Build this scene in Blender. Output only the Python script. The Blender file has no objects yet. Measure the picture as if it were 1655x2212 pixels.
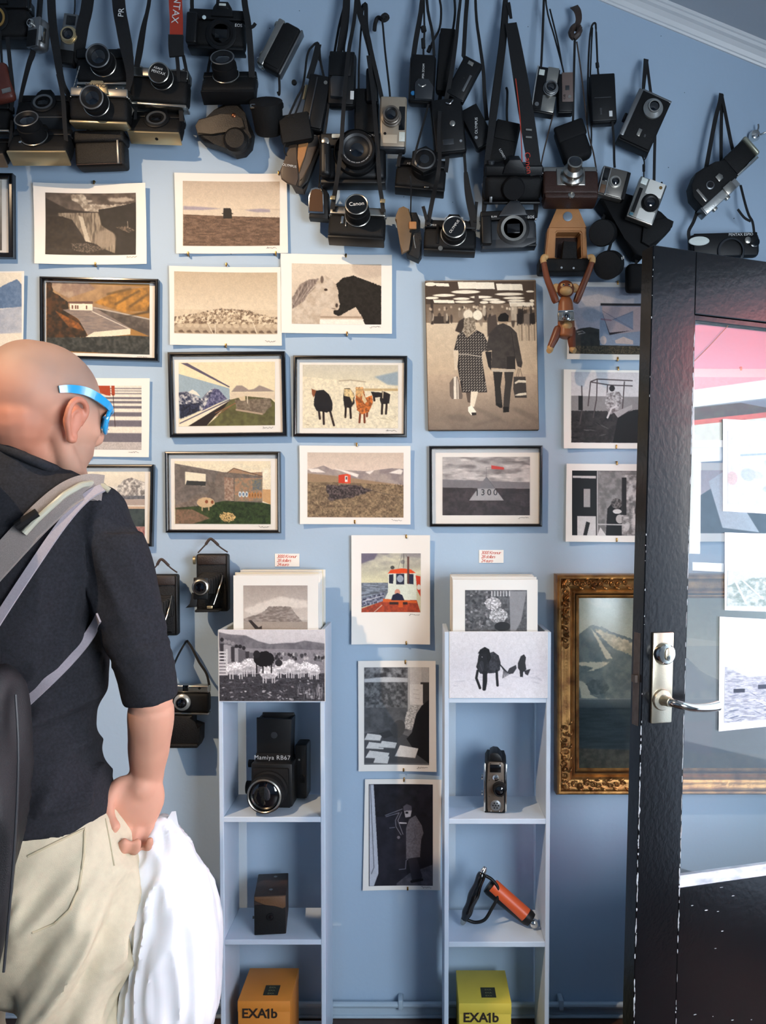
import bpy, bmesh, math, random
import numpy as np
from mathutils import Vector, Matrix, Euler
C = bpy.context.scene.collection
random.seed(7); RNG = np.random.default_rng(7)
PI = math.pi
# ---------------------------------------------------------------- camera
F, PX, PY0, PITCH = 1850.0, 900.0, 1130.0, math.radians(2.0)
PYP = PY0 + F*math.tan(PITCH)
DW = 2.35; CAMZ = 1.37
cam = bpy.data.cameras.new('camera'); camo = bpy.data.objects.new('camera', cam); C.objects.link(camo)
cam.sensor_fit = 'AUTO'; cam.sensor_width = 36.0; cam.lens = 36.0*F/2212
cam.shift_x = -(PX-827.5)/2212; cam.shift_y = (PYP-1106)/2212
cam.clip_start = 0.02; cam.clip_end = 200
camo.location = (0, -DW, CAMZ); camo.rotation_euler = (PI/2-PITCH, 0, 0)
bpy.context.scene.camera = camo
vs = bpy.context.scene.view_settings
vs.view_transform = 'Standard'; vs.look = 'None'; vs.gamma = 1.0; vs.use_curve_mapping = False
vs.exposure = 0.1
# ---------------------------------------------------------------- world and lights
wd = bpy.data.worlds.new('sky'); bpy.context.scene.world = wd; wd.use_nodes = True
_n = wd.node_tree; _bg = _n.nodes['Background']
_sk = _n.nodes.new('ShaderNodeTexSky'); _sk.sky_type = 'HOSEK_WILKIE'; _sk.sun_direction = (-0.45, -0.35, 0.8); _sk.turbidity = 3.5
_n.links.new(_sk.outputs[0], _bg.inputs[0]); _bg.inputs[1].default_value = 4.5
def lamp(name, typ, loc, aim, energy, col, **kw):
    l = bpy.data.lights.new(name, typ); l.energy = energy; l.color = col
    for k, v in kw.items(): setattr(l, k, v)
    o = bpy.data.objects.new(name, l); C.objects.link(o); o.location = loc
    o.rotation_euler = (Vector(aim)-Vector(loc)).to_track_quat('-Z', 'Y').to_euler()
    return o
lamp('sun', 'SUN', (-4, -3, 8), (-4+0.62, -3+0.28, 8-0.73), 55, (1, .97, .92), angle=.01)
# halogen spots hung under the roof at the left, behind the visitor
lamp('halogen_spot_light', 'SPOT', (-1.45, -1.75, 3.12), (-0.33, 0, 1.34), 225, (1, .72, .46), spot_size=math.radians(51), spot_blend=.75, shadow_soft_size=.022)
# added ambient fill light, set at an invented window out of view
lamp('added_fill_light', 'AREA', (1.27, -2.62, 1.35), (-.5, -.6, .95), 68, (.82, .91, 1.0), shape='RECTANGLE', size=1.1, size_y=1.2)
# daylight entering by the open shop door
lamp('doorway_daylight', 'AREA', (1.34, -.75, 1.1), (-.2, -.45, .7), 10, (.58, .76, 1.0), shape='RECTANGLE', size=.78, size_y=1.9)
# ---------------------------------------------------------------- helpers
def W(px, py, dep=0.0):
    """point of the place seen at this spot of the photo, dep metres in front of the back wall"""
    a = px-PX; b = PYP-py
    d = Vector((a, F*math.cos(PITCH)+b*math.sin(PITCH), -F*math.sin(PITCH)+b*math.cos(PITCH)))
    t = (DW-dep)/d.y
    return Vector((0, -DW, CAMZ))+d*t
def S(px, py, dep=0.0): return (W(px+1, py, dep)-W(px, py, dep)).length
def lin(c):
    if isinstance(c, str):
        c = [int(c[i:i+2], 16)/255 for i in (0, 2, 4)]
    return tuple((x/12.92 if x <= .04045 else ((x+.055)/1.055)**2.4) for x in c)
MATS = {}
def mat(name, col, rough=.5, metal=0.0, noise=0.0, nscale=40, bump=0.0, bscale=200, col2=None, spec=.5, coat=0.0, trans=0.0, stretch=None):
    if name in MATS: return MATS[name]
    m = bpy.data.materials.new(name); m.use_nodes = True; MATS[name] = m
    nt = m.node_tree; p = nt.nodes['Principled BSDF']; c = lin(col)
    p.inputs['Base Color'].default_value = (*c, 1); p.inputs['Roughness'].default_value = rough
    p.inputs['Metallic'].default_value = metal; p.inputs['Specular IOR Level'].default_value = spec
    p.inputs['Coat Weight'].default_value = coat; p.inputs['Transmission Weight'].default_value = trans
    tc = nt.nodes.new('ShaderNodeTexCoord'); mp = nt.nodes.new('ShaderNodeMapping'); nt.links.new(tc.outputs['Object'], mp.inputs[0])
    if stretch: mp.inputs['Scale'].default_value = stretch
    if noise > 0 or col2:
        n = nt.nodes.new('ShaderNodeTexNoise'); n.inputs['Scale'].default_value = nscale; n.inputs['Detail'].default_value = 5
        nt.links.new(mp.outputs[0], n.inputs['Vector'])
        r = nt.nodes.new('ShaderNodeMapRange'); r.inputs['From Min'].default_value = .3; r.inputs['From Max'].default_value = .7
        nt.links.new(n.outputs['Fac'], r.inputs['Value'])
        mx = nt.nodes.new('ShaderNodeMix'); mx.data_type = 'RGBA'
        c2 = lin(col2) if col2 else tuple(x*(1-noise) for x in c)
        mx.inputs[6].default_value = (*c, 1); mx.inputs[7].default_value = (*c2, 1)
        nt.links.new(r.outputs[0], mx.inputs[0]); nt.links.new(mx.outputs[2], p.inputs['Base Color'])
    if bump > 0:
        n = nt.nodes.new('ShaderNodeTexNoise'); n.inputs['Scale'].default_value = bscale; n.inputs['Detail'].default_value = 4
        nt.links.new(mp.outputs[0], n.inputs['Vector'])
        b = nt.nodes.new('ShaderNodeBump'); b.inputs['Strength'].default_value = bump; b.inputs['Distance'].default_value = .002
        nt.links.new(n.outputs['Fac'], b.inputs['Height']); nt.links.new(b.outputs[0], p.inputs['Normal'])
    return m
def glass_mat(name, tint=(1, 1, 1), f0=.04, rough=.0, haze=0.0):
    if name in MATS: return MATS[name]
    m = bpy.data.materials.new(name); m.use_nodes = True; MATS[name] = m; nt = m.node_tree; nt.nodes.clear()
    o = nt.nodes.new('ShaderNodeOutputMaterial'); mx = nt.nodes.new('ShaderNodeMixShader')
    t = nt.nodes.new('ShaderNodeBsdfTransparent'); t.inputs[0].default_value = (*tint, 1)
    g = nt.nodes.new('ShaderNodeBsdfGlossy'); g.inputs['Roughness'].default_value = rough
    lw = nt.nodes.new('ShaderNodeLayerWeight'); lw.inputs[0].default_value = .5
    pw = nt.nodes.new('ShaderNodeMath'); pw.operation = 'POWER'; pw.inputs[1].default_value = 5
    nt.links.new(lw.outputs['Facing'], pw.inputs[0])
    ma = nt.nodes.new('ShaderNodeMath'); ma.operation = 'MULTIPLY_ADD'; ma.inputs[1].default_value = 1-f0; ma.inputs[2].default_value = f0
    nt.links.new(pw.outputs[0], ma.inputs[0]); nt.links.new(ma.outputs[0], mx.inputs[0])
    nt.links.new(t.outputs[0], mx.inputs[1]); nt.links.new(g.outputs[0], mx.inputs[2])
    if haze > 0:
        df = nt.nodes.new('ShaderNodeBsdfDiffuse'); df.inputs[0].default_value = (.8, .85, .9, 1)
        m2 = nt.nodes.new('ShaderNodeMixShader'); m2.inputs[0].default_value = haze
        nt.links.new(mx.outputs[0], m2.inputs[1]); nt.links.new(df.outputs[0], m2.inputs[2]); nt.links.new(m2.outputs[0], o.inputs[0])
    else: nt.links.new(mx.outputs[0], o.inputs[0])
    return m
def attr_mat(name, rough=.45, spec=.4, coat=0.0):
    if name in MATS: return MATS[name]
    m = bpy.data.materials.new(name); m.use_nodes = True; MATS[name] = m
    nt = m.node_tree; p = nt.nodes['Principled BSDF']; a = nt.nodes.new('ShaderNodeAttribute'); a.attribute_name = 'Col'
    nt.links.new(a.outputs['Color'], p.inputs['Base Color']); p.inputs['Roughness'].default_value = rough
    p.inputs['Specular IOR Level'].default_value = spec; p.inputs['Coat Weight'].default_value = coat; p.inputs['Coat Roughness'].default_value = .12
    return m
def thing(name, label, cat, loc=(0, 0, 0), rot=(0, 0, 0), group=None):
    o = bpy.data.objects.new(name, None); C.objects.link(o); o.empty_display_size = .02
    o.location = loc; o.rotation_euler = rot; o['label'] = label; o['category'] = cat
    if group: o['group'] = group
    return o
def tag(o, label, cat, group=None, kind=None):
    o['label'] = label; o['category'] = cat
    if group: o['group'] = group
    if kind: o['kind'] = kind
    return o
def link(name, me, m, parent=None, label=None, smooth=None):
    if m is not None: me.materials.append(m)
    o = bpy.data.objects.new(name, me); C.objects.link(o)
    if parent is not None: o.parent = parent
    if label: o['label'] = label
    if smooth is not None:
        for p in me.polygons: p.use_smooth = True
        try: me.set_sharp_from_angle(angle=math.radians(smooth))
        except Exception: pass
    return o
def obj(name, bm, m, parent=None, label=None, smooth=35):
    bmesh.ops.recalc_face_normals(bm, faces=bm.faces)
    me = bpy.data.meshes.new(name); bm.to_mesh(me); bm.free()
    return link(name, me, m, parent, label, smooth)
def struct(name, bm, m, smooth=None):
    o = obj(name, bm, m, smooth=smooth); o['kind'] = 'structure'; return o
def BM(): return bmesh.new()
def bx(bm, x0, x1, y0, y1, z0, z1, bev=0.0, seg=2):
    """box; with a bevel its edges are rounded"""
    r = bmesh.ops.create_cube(bm, size=1.0)['verts']
    for v in r:
        v.co = Vector(((x0+x1)/2+v.co.x*(x1-x0), (y0+y1)/2+v.co.y*(y1-y0), (z0+z1)/2+v.co.z*(z1-z0)))
    if bev > 0:
        bev = min(bev, .49*min(abs(x1-x0), abs(y1-y0), abs(z1-z0)))
        es = list({e for v in r for e in v.link_edges})
        bmesh.ops.bevel(bm, geom=es, offset=bev, segments=seg, affect='EDGES', profile=.5)
    return bm
def poly_prism(bm, pts, f0, f1, ax, bev=0.0, seg=2):
    """pts 2D outline, swept between f0 and f1; ax maps (a,b,f) to a 3D point"""
    A = [bm.verts.new(ax(a, b, f0)) for a, b in pts]; B = [bm.verts.new(ax(a, b, f1)) for a, b in pts]
    n = len(pts); fs = [bm.faces.new(A), bm.faces.new(B)]
    for i in range(n): fs.append(bm.faces.new((A[i], A[(i+1) % n], B[(i+1) % n], B[i])))
    if bev > 0:
        es = list({e for f in fs[1:2] for e in f.edges})
        try: bmesh.ops.bevel(bm, geom=es, offset=bev, segments=seg, affect='EDGES', profile=.5)
        except Exception: pass
    return bm
def lathe(bm, prof, n=28, M=None, cap=True, cap0=True):
    """prof = [(r, h)], turned about the axis h"""
    rings = []
    for r, h in prof:
        r = max(r, 1e-5)
        ring = [bm.verts.new((r*math.cos(2*PI*k/n), r*math.sin(2*PI*k/n), h)) for k in range(n)]
        rings.append(ring)
    for A, B in zip(rings, rings[1:]):
        for k in range(n): bm.faces.new((A[k], A[(k+1) % n], B[(k+1) % n], B[k]))
    if cap0: bm.faces.new(rings[0][::-1])
    if cap: bm.faces.new(rings[-1])
    if M is not None:
        vs_ = [v for r in rings for v in r]; bmesh.ops.transform(bm, matrix=M, verts=vs_)
    return bm
def smooth_path(pts, k=5):
    pts = [Vector(p) for p in pts]
    if len(pts) < 3: return pts
    out = []
    for i in range(len(pts)-1):
        p0 = pts[max(i-1, 0)]; p1 = pts[i]; p2 = pts[i+1]; p3 = pts[min(i+2, len(pts)-1)]
        for j in range(k):
            t = j/k
            out.append(.5*((2*p1)+(-p0+p2)*t+(2*p0-5*p1+4*p2-p3)*t*t+(-p0+3*p1-3*p2+p3)*t**3))
    out.append(pts[-1]); return out
def tube(bm, pts, r, n=8, k=5, smooth=True):
    P = smooth_path(pts, k) if smooth else [Vector(p) for p in pts]
    m = len(P); rr = r if callable(r) else (lambda t: r)
    rings = []; up = Vector((0, 0, 1))
    for i, p in enumerate(P):
        t = (P[min(i+1, m-1)]-P[max(i-1, 0)]); t = t.normalized() if t.length > 1e-9 else Vector((0, 0, 1))
        a = t.cross(up if abs(t.z) < .95 else Vector((1, 0, 0))).normalized()
        if rings and a.dot(lasta) < 0: a = -a
        lasta = a; b = t.cross(a).normalized(); q = rr(i/max(m-1, 1))
        rings.append([bm.verts.new(p+(a*math.cos(2*PI*j/n)+b*math.sin(2*PI*j/n))*q) for j in range(n)])
    for A, B in zip(rings, rings[1:]):
        for j in range(n): bm.faces.new((A[j], A[(j+1) % n], B[(j+1) % n], B[j]))
    bm.faces.new(rings[0][::-1]); bm.faces.new(rings[-1]); return bm
def ribbon(bm, pts, wid, th=.0016, face=Vector((0, -1, 0)), k=4, smooth=True):
    """a flat strap along pts; wid may be a function of 0..1"""
    P = smooth_path(pts, k) if smooth else [Vector(p) for p in pts]
    m = len(P); ww = wid if callable(wid) else (lambda t: wid); rings = []
    for i, p in enumerate(P):
        t = (P[min(i+1, m-1)]-P[max(i-1, 0)]).normalized()
        s = t.cross(face)
        s = s.normalized() if s.length > 1e-4 else Vector((1, 0, 0))
        if rings and s.dot(ls) < 0: s = -s
        ls = s; nn = s.cross(t).normalized(); h = ww(i/max(m-1, 1))/2
        rings.append([bm.verts.new(p+s*a*h+nn*b*th/2) for a, b in ((-1, -1), (1, -1), (1, 1), (-1, 1))])
    for A, B in zip(rings, rings[1:]):
        for j in range(4): bm.faces.new((A[j], A[(j+1) % 4], B[(j+1) % 4], B[j]))
    bm.faces.new(rings[0][::-1]); bm.faces.new(rings[-1]); return bm
def text_bm(s, size, M, depth=.0006, align='CENTER', shear=0.0, space=1.0, bold=0.0):
    cu = bpy.data.curves.new('t', 'FONT'); cu.body = s; cu.size = size; cu.align_x = align; cu.align_y = 'CENTER'
    cu.extrude = depth/2; cu.shear = shear; cu.space_character = space; cu.resolution_u = 3; cu.offset = bold*size
    o = bpy.data.objects.new('t', cu); C.objects.link(o)
    dg = bpy.context.evaluated_depsgraph_get(); me = bpy.data.meshes.new_from_object(o.evaluated_get(dg))
    bm = BM(); bm.from_mesh(me); bmesh.ops.transform(bm, matrix=M, verts=bm.verts)
    bpy.data.objects.remove(o); bpy.data.curves.remove(cu); bpy.data.meshes.remove(me); return bm
def vnoise(h, w, cell, seed=0, octv=3):
    """value noise on an h x w grid; cell = feature size in pixels, or (cy, cx)"""
    r = np.random.default_rng(seed); cy, cx = cell if isinstance(cell, tuple) else (cell, cell); out = np.zeros((h, w)); amp = 1; tot = 0
    for o in range(octv):
        gy = max(2, int(h/cy)+3); gx = max(2, int(w/cx)+3); g = r.random((gy, gx))
        y = np.arange(h)/cy; x = np.arange(w)/cx; y = np.clip(y, 0, gy-1.001); x = np.clip(x, 0, gx-1.001)
        yi = y.astype(int); xi = x.astype(int); fy = (y-yi)[:, None]; fx = (x-xi)[None, :]
        fy = fy*fy*(3-2*fy); fx = fx*fx*(3-2*fx)
        a = g[yi][:, xi]; b = g[yi][:, xi+1]; c = g[yi+1][:, xi]; d = g[yi+1][:, xi+1]
        out += amp*((a*(1-fx)+b*fx)*(1-fy)+(c*(1-fx)+d*fx)*fy); tot += amp; amp *= .55; cy = max(1, cy/2); cx = max(1, cx/2)
    return out/tot
# ================================================================ THE SETTING
def wall_paint(name, col, col2):
    m = mat(name, col, rough=.55, noise=.04, nscale=3, bump=.25, bscale=60, col2=col2)
    return m
M_WALL = wall_paint('blue_wall_paint', 'a8bed3', 'a4bad0')
M_WHITE = mat('white_gloss_paint', 'd9dcde', .35, noise=.05, nscale=8, bump=.2, bscale=25)
M_CEIL = mat('ceiling_paint', 'b4bcc4', .8, noise=.03, nscale=5)
M_FLOOR = mat('dark_wood_floor', '4a3226', .45, noise=.4, nscale=12, bump=.3, bscale=30, stretch=(1, .15, 1))
XL, XR, YB = -3.2, 1.30, -4.0
c0 = W(1290, 0); c1 = W(1655, 150); SL = (c1.z-c0.z)/(c1.x-c0.x)   # slope of the roof line on the back wall
def roofz(x, up=0.0):
    if x < -1.5: x = -3.0-x
    return c0.z+SL*(x-c0.x)+up
UP = .048
bm = BM(); poly_prism(bm, [(XL, 0), (XR, 0), (XR, roofz(XR, UP)), (-1.5, roofz(-1.5, UP)), (XL, roofz(XL, UP))], 0, .12, lambda a, b, f: Vector((a, f, b)))
struct('wall_back', bm, M_WALL)
bm = BM(); bx(bm, XL-.12, XL, YB, .12, 0, roofz(XL, UP)+.1); struct('wall_left', bm, M_WALL)
bm = BM()   # right wall with the doorway and an opening for the added window
dy0, dy1, dz = -1.16, -.335, 2.02; wy0, wy1, wz0, wz1 = -3.25, -2.02, .7, 2.0
bx(bm, XR, XR+.16, dy1, .12, 0, roofz(XR, UP)+.1); bx(bm, XR, XR+.16, YB, wy0, 0, roofz(XR, UP)+.1); bx(bm, XR, XR+.16, wy1, dy0, 0, roofz(XR, UP)+.1); bx(bm, XR, XR+.16, wy0, wy1, 0, wz0); bx(bm, XR, XR+.16, wy0, wy1, wz1, roofz(XR, UP)+.1); bx(bm, XR, XR+.16, dy0, dy1, dz, roofz(XR, UP)+.1)
struct('wall_right', bm, M_WALL)
bm = BM()   # wall behind the photographer
poly_prism(bm, [(XL, 0), (XR+.16, 0), (XR+.16, roofz(XR+.16, UP)), (-1.5, roofz(-1.5, UP)), (XL, roofz(XL, UP))], YB-.12, YB, lambda a, b, f: Vector((a, f, b)))
struct('wall_front', bm, M_WALL)
bm = BM(); bx(bm, XL-.12, XR+.16, YB-.12, .12, -.1, 0); struct('floor', bm, M_FLOOR)
bm = BM()
for a, b in ((XL-.12, -1.5), (-1.5, XR+.16)):
    poly_prism(bm, [(a, roofz(a, UP)), (b, roofz(b, UP)), (b, roofz(b, UP)+.12), (a, roofz(a, UP)+.12)], YB-.12, .12, lambda p, q, f: Vector((p, f, q)))
struct('ceiling', bm, M_CEIL)
# cornice along the roof line: moulded profile (out from the wall, down from the ceiling)
prof = [(0, 0), (.005, 0), (.007, .005), (.010, .007), (.014, .018), (.022, .028), (.030, .032), (.034, .038), (.038, .040), (.040, UP+.004), (0, UP+.004)]
bm = BM()
for a, b in ((XL, -1.5), (-1.5, XR)):
    A = [bm.verts.new((a, -o, roofz(a, u))) for o, u in prof]; B = [bm.verts.new((b, -o, roofz(b, u))) for o, u in prof]
    for i in range(len(prof)): bm.faces.new((A[i], A[(i+1) % len(prof)], B[(i+1) % len(prof)], B[i]))
    bm.faces.new(A); bm.faces.new(B)
struct('trim_1', bm, M_WHITE)
# skirting board with the pipe that runs along its top
zb = W(800, 2162).z; M_SKIRT = mat('blue_grey_skirting_paint', 'a9bccb', .4, noise=.08, nscale=10, bump=.5, bscale=30)
bm = BM(); bx(bm, XL, XR, -.022, 0, 0, zb, .004); bx(bm, XL, XR, -.03, 0, 0, zb*.25, .004); struct('baseboard_back', bm, M_SKIRT, 35)
pr = thing('heating_pipe', 'thin painted pipe running along the top of the skirting board', 'pipe', (0, -.03, zb+.006))
bm = BM(); tube(bm, [(XL+.01, 0, 0), (-.6, 0, .001), (0, 0, 0), (XR-.01, 0, -.001)], .0085, 10); obj('pipe', bm, M_SKIRT, pr)
for xx in (W(866, 2150).x, W(1208, 2150).x, W(200, 2150).x):
    bm = BM(); bx(bm, xx-.007, xx+.007, -.011, .03, -.012, .018, .004); obj('clamp', bm, M_SKIRT, pr)
# ---- the street outside, seen only in the door glass
M_STREET = mat('street_asphalt', '4b4e52', .9, noise=.15, nscale=6)
bm = BM(); bx(bm, XR+.16, 14, -12, 6, -.15, -.02); struct('ground_street', bm, M_STREET)
M_FAC = mat('white_house_paint', 'f2f2ee', .8, noise=.05, nscale=4); M_RED = mat('red_house_paint', 'd6443c', .7, noise=.1, nscale=5)
hs = thing('street_house', 'white house across the street with red upper wall, seen reflected in the door glass', 'building', (8, -4, 0))
bm = BM(); bx(bm, 0, .3, -8, 7, -.02, 2.55); obj('wall', bm, M_FAC, hs)
bm = BM(); bx(bm, -.04, .1, -8, 7, -.02, 1.0); obj('plinth', bm, mat('dark_plinth', '3a4048', .8), hs, 'dark plinth')
bm = BM(); bx(bm, .0, .3, -8, 7, 2.55, 4.4); obj('upper_wall', bm, M_RED, hs, 'red upper wall')
bm = BM(); bx(bm, -.12, .2, -8, 7, 2.75, 2.95); obj('ledge', bm, M_FAC, hs)
M_WIN = mat('dark_window', '31404a', .1)
for k in range(5):
    yy = -7+k*2.8
    bm = BM(); bx(bm, -.02, .1, yy, yy+1.1, .9, 2.1); obj('window', bm, M_WIN, hs)
    bm = BM(); bx(bm, -.05, .05, yy-.08, yy+1.18, .8, .9); obj('window_sill', bm, M_FAC, hs)
# ---- unseen window frame, added to go with the fill light
bm = BM()
for a, b, c, d in ((wy0, wy1, wz0, wz0+.06), (wy0, wy1, wz1-.06, wz1), (wy0, wy0+.06, wz0, wz1), (wy1-.06, wy1, wz0, wz1), (-2.66, -2.60, wz0, wz1)):
    bx(bm, XR+.05, XR+.1, a, b, c, d)
struct('added_window_1', bm, M_WHITE)
# ================================================================ THE DOOR (open, its free edge towards us)
AL = math.radians(19); DD = 1.78
X0 = (1393-900)/F*DD; dep0 = DW-DD
door = bpy.data.objects.new('door_1', None); C.objects.link(door); door['kind'] = 'structure'
door['label'] = 'half-glazed black painted shop door standing open in front of the blue wall'; door['category'] = 'door'
door.location = (X0, -dep0, 0); door.rotation_euler = (math.radians(0), math.radians(1.1), AL)
# in-plane lean is taken about mid height
_off = Vector((-.02, 0, 0)); door.location += _off
def dpx(py):   # height on the door at its free edge
    return W(1393, py, dep0).z
M_DOOR = mat('black_door_paint', '0e0f12', .24, noise=.25, nscale=14, bump=.22, bscale=95, spec=.38, coat=.06, stretch=(1, 1, .8))
M_CHIP = mat('bare_primer', 'c9cfd2', .7, noise=.3, nscale=90)
TH, STW, DWID = .042, .107, .82
ztop = dpx(524); zrail = dpx(663); zgl = W(1462, 1924, dep0-.02).z; zbot = .012
# local: x along the door, y away (thickness), z up
bm = BM(); bx(bm, 0, STW, 0, TH, zbot, ztop, .002, 1); obj('stile', bm, M_DOOR, door)
bm = BM(); bx(bm, DWID-STW, DWID, 0, TH, zbot, ztop, .002, 1); obj('stile', bm, M_DOOR, door)
bm = BM(); bx(bm, STW, DWID-STW, .0008, TH-.001, zrail, ztop-.0005, .0015, 1); obj('top_rail', bm, M_DOOR, door)
bm = BM(); bx(bm, STW, DWID-STW, .0008, TH-.001, zbot, zgl, .0015, 1); obj('bottom_panel', bm, M_DOOR, door)
bm = BM()   # glazing beads
bx(bm, STW, DWID-STW, .006, .030, zrail-.013, zrail, .002, 1); bx(bm, STW, STW+.006, .004, .030, zgl, zrail, .002, 1); bx(bm, DWID-STW-.006, DWID-STW, .004, .03, zgl, zrail, .002, 1)
obj('glazing_bead', bm, M_DOOR, door)
M_SILLW = mat('worn_bead_paint', '9fa8b0', .4, noise=.3, nscale=60, col2='e6eaec', bump=.6, bscale=90, stretch=(.4, 1, 1))
bm = BM(); poly_prism(bm, [(.001, zgl), (.018, zgl+.018), (.03, zgl+.018), (.03, zgl)], STW, DWID-STW, lambda a, b, f: Vector((f, a, b))); obj('glazing_bead', bm, M_SILLW, door, 'worn white-grey bottom glazing bead')
bm = BM(); bx(bm, STW, DWID-STW, .018, .0215, zgl, zrail); obj('glass', bm, glass_mat('door_glass', (.95, .98, .99), .06, haze=0), door)
bm = BM(); g0 = Vector((STW+.004, .0165, zrail-.105)); g1 = Vector((STW+.105, .0165, zrail-.006))
tube(bm, [g0, g0.lerp(g1, .4)+Vector((.002, 0, 0)), g1], .0007, 5); obj('crack', bm, mat('crack_tape', 'b0785f', .5), door, 'reddish crack line in the glass corner')
# paint chips along the arrises
bm = BM(); rr = random.Random(5)
def chip(cx, cz, w, h, y=-.0006):
    n = rr.randint(5, 7); pts = []
    for k in range(n):
        a = 2*PI*k/n; pts.append((cx+math.cos(a)*w*rr.uniform(.5, 1), cz+math.sin(a)*h*rr.uniform(.5, 1)))
    poly_prism(bm, pts, y, y+.0006, lambda a, b, f: Vector((a, f, b)))
for k in range(120):
    z = rr.uniform(.05, ztop) if k % 4 == 0 else rr.uniform(.05, .95); chip(rr.uniform(-.0003, .0022), z, rr.uniform(.0005, .0022)*(1 if z < .95 else .6), rr.uniform(.0015, .014)*(1 if z < .95 else .3))
for k in range(46):
    z = rr.uniform(.1, .75); chip(STW+rr.uniform(-.001, .001), z, rr.uniform(.0006, .002), rr.uniform(.003, .014))
for k in range(60):
    z = rr.uniform(.75, zrail); chip(STW-rr.uniform(.0, .0012), z, rr.uniform(.0005, .0012), rr.uniform(.006, .022))
for k in range(30): chip(rr.uniform(STW+.02, DWID-STW), rr.uniform(.1, zgl-.01), rr.uniform(.002, .006), rr.uniform(.0006, .0014))
o = obj('paint_chips', bm, M_CHIP, door, 'chipped paint showing pale primer along the edges'); o['kind'] = 'stuff'
# lock plate in the free edge
M_OLDM = mat('aged_steel', '6a5d55', .5, .7, noise=.3, nscale=60)
bm = BM(); bx(bm, -.0012, .001, .010, .032, dpx(1572), dpx(1370)); obj('lock_faceplate', bm, M_OLDM, door, 'brown metal lock faceplate in the door edge')
bm = BM(); bx(bm, -.008, 0, .014, .028, dpx(1478), dpx(1462)); obj('latch', bm, M_OLDM, door)
# escutcheon, cylinder and lever
M_BRN = mat('brushed_nickel', 'b9b09c', .33, .9, noise=.08, nscale=30, bump=.1, bscale=300)
M_CHR = mat('polished_nickel', 'd6d2c8', .12, 1.0)
s_ = DD/F/.86
def dx(px, py=1465):  # px on the face of the stile -> local x
    e = 1393-(py-524)*.0165-5
    return (px-e)*s_
hz = (dpx(1367)+dpx(1565))/2
hd = bpy.data.objects.new('door_handle', None); C.objects.link(hd); hd.parent = door; hd['label'] = 'brushed metal escutcheon with lock cylinder and lever handle'
hc = dx(1414)
bm = BM(); bx(bm, hc-.0255, hc+.0255, -.007, 0, dpx(1565), dpx(1367), .003, 2); obj('escutcheon', bm, M_BRN, hd)
RX = Matrix.Rotation(PI/2, 4, 'X')   # lathe axis towards -y
def on_door(x, z): return Matrix.Translation((x, 0, z)) @ RX
zc = dpx(1413)
bm = BM(); lathe(bm, [(.0235, .006), (.0235, .013), (.0215, .020), (.019, .022), (.0001, .0225)], 36, on_door(hc-.001, zc)); obj('lock_cylinder', bm, M_CHR, hd)
bm = BM()
pts = [(.008*math.cos(a), .005+.009*math.sin(a)) for a in np.linspace(0, PI, 12)]+[(.008*math.cos(a), -.006+.007*math.sin(a)) for a in np.linspace(PI, 2*PI, 12)]
poly_prism(bm, [(hc+.001+a, zc+b) for a, b in pts], -.0225, -.0245, lambda a, b, f: Vector((a, f, b)), .0008); obj('key_plug_surround', bm, M_BRN, hd)
bm = BM(); lathe(bm, [(.0062, .0240), (.0062, .0265), (.0001, .0267)], 20, on_door(hc+.002, zc-.007)); bx(bm, hc+.0015, hc+.0027, -.0275, -.026, zc-.0105, zc-.0035); obj('key_plug', bm, M_CHR, hd)
zl = dpx(1513)
bm = BM(); lathe(bm, [(.0225, .006), (.0225, .011), (.021, .0135), (.012, .0145), (.0105, .016), (.010, .040), (.0001, .0405)], 36, on_door(hc-.002, zl)); obj('rose', bm, M_BRN, hd)
bm = BM(); xs = hc-.002
tube(bm, [(xs, -.02, zl), (xs+.002, -.045, zl), (xs+.014, -.058, zl-.003), (xs+.04, -.062, zl-.008), (xs+.075, -.060, zl-.010), (xs+.106, -.054, zl-.009)], lambda t: .0098-.002*math.sin(t*PI)+.001*t, 14, 6)
obj('lever', bm, M_CHR, hd)
# hinge side jamb
bm = BM(); bx(bm, XR-.02, XR+.16, dy1, dy1+.03, 0, dz+.03); bx(bm, XR-.02, XR+.16, dy0-.03, dy0, 0, dz+.03); bx(bm, XR-.02, XR+.16, dy0, dy1, dz, dz+.03)
struct('trim_2', bm, M_DOOR)
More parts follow.
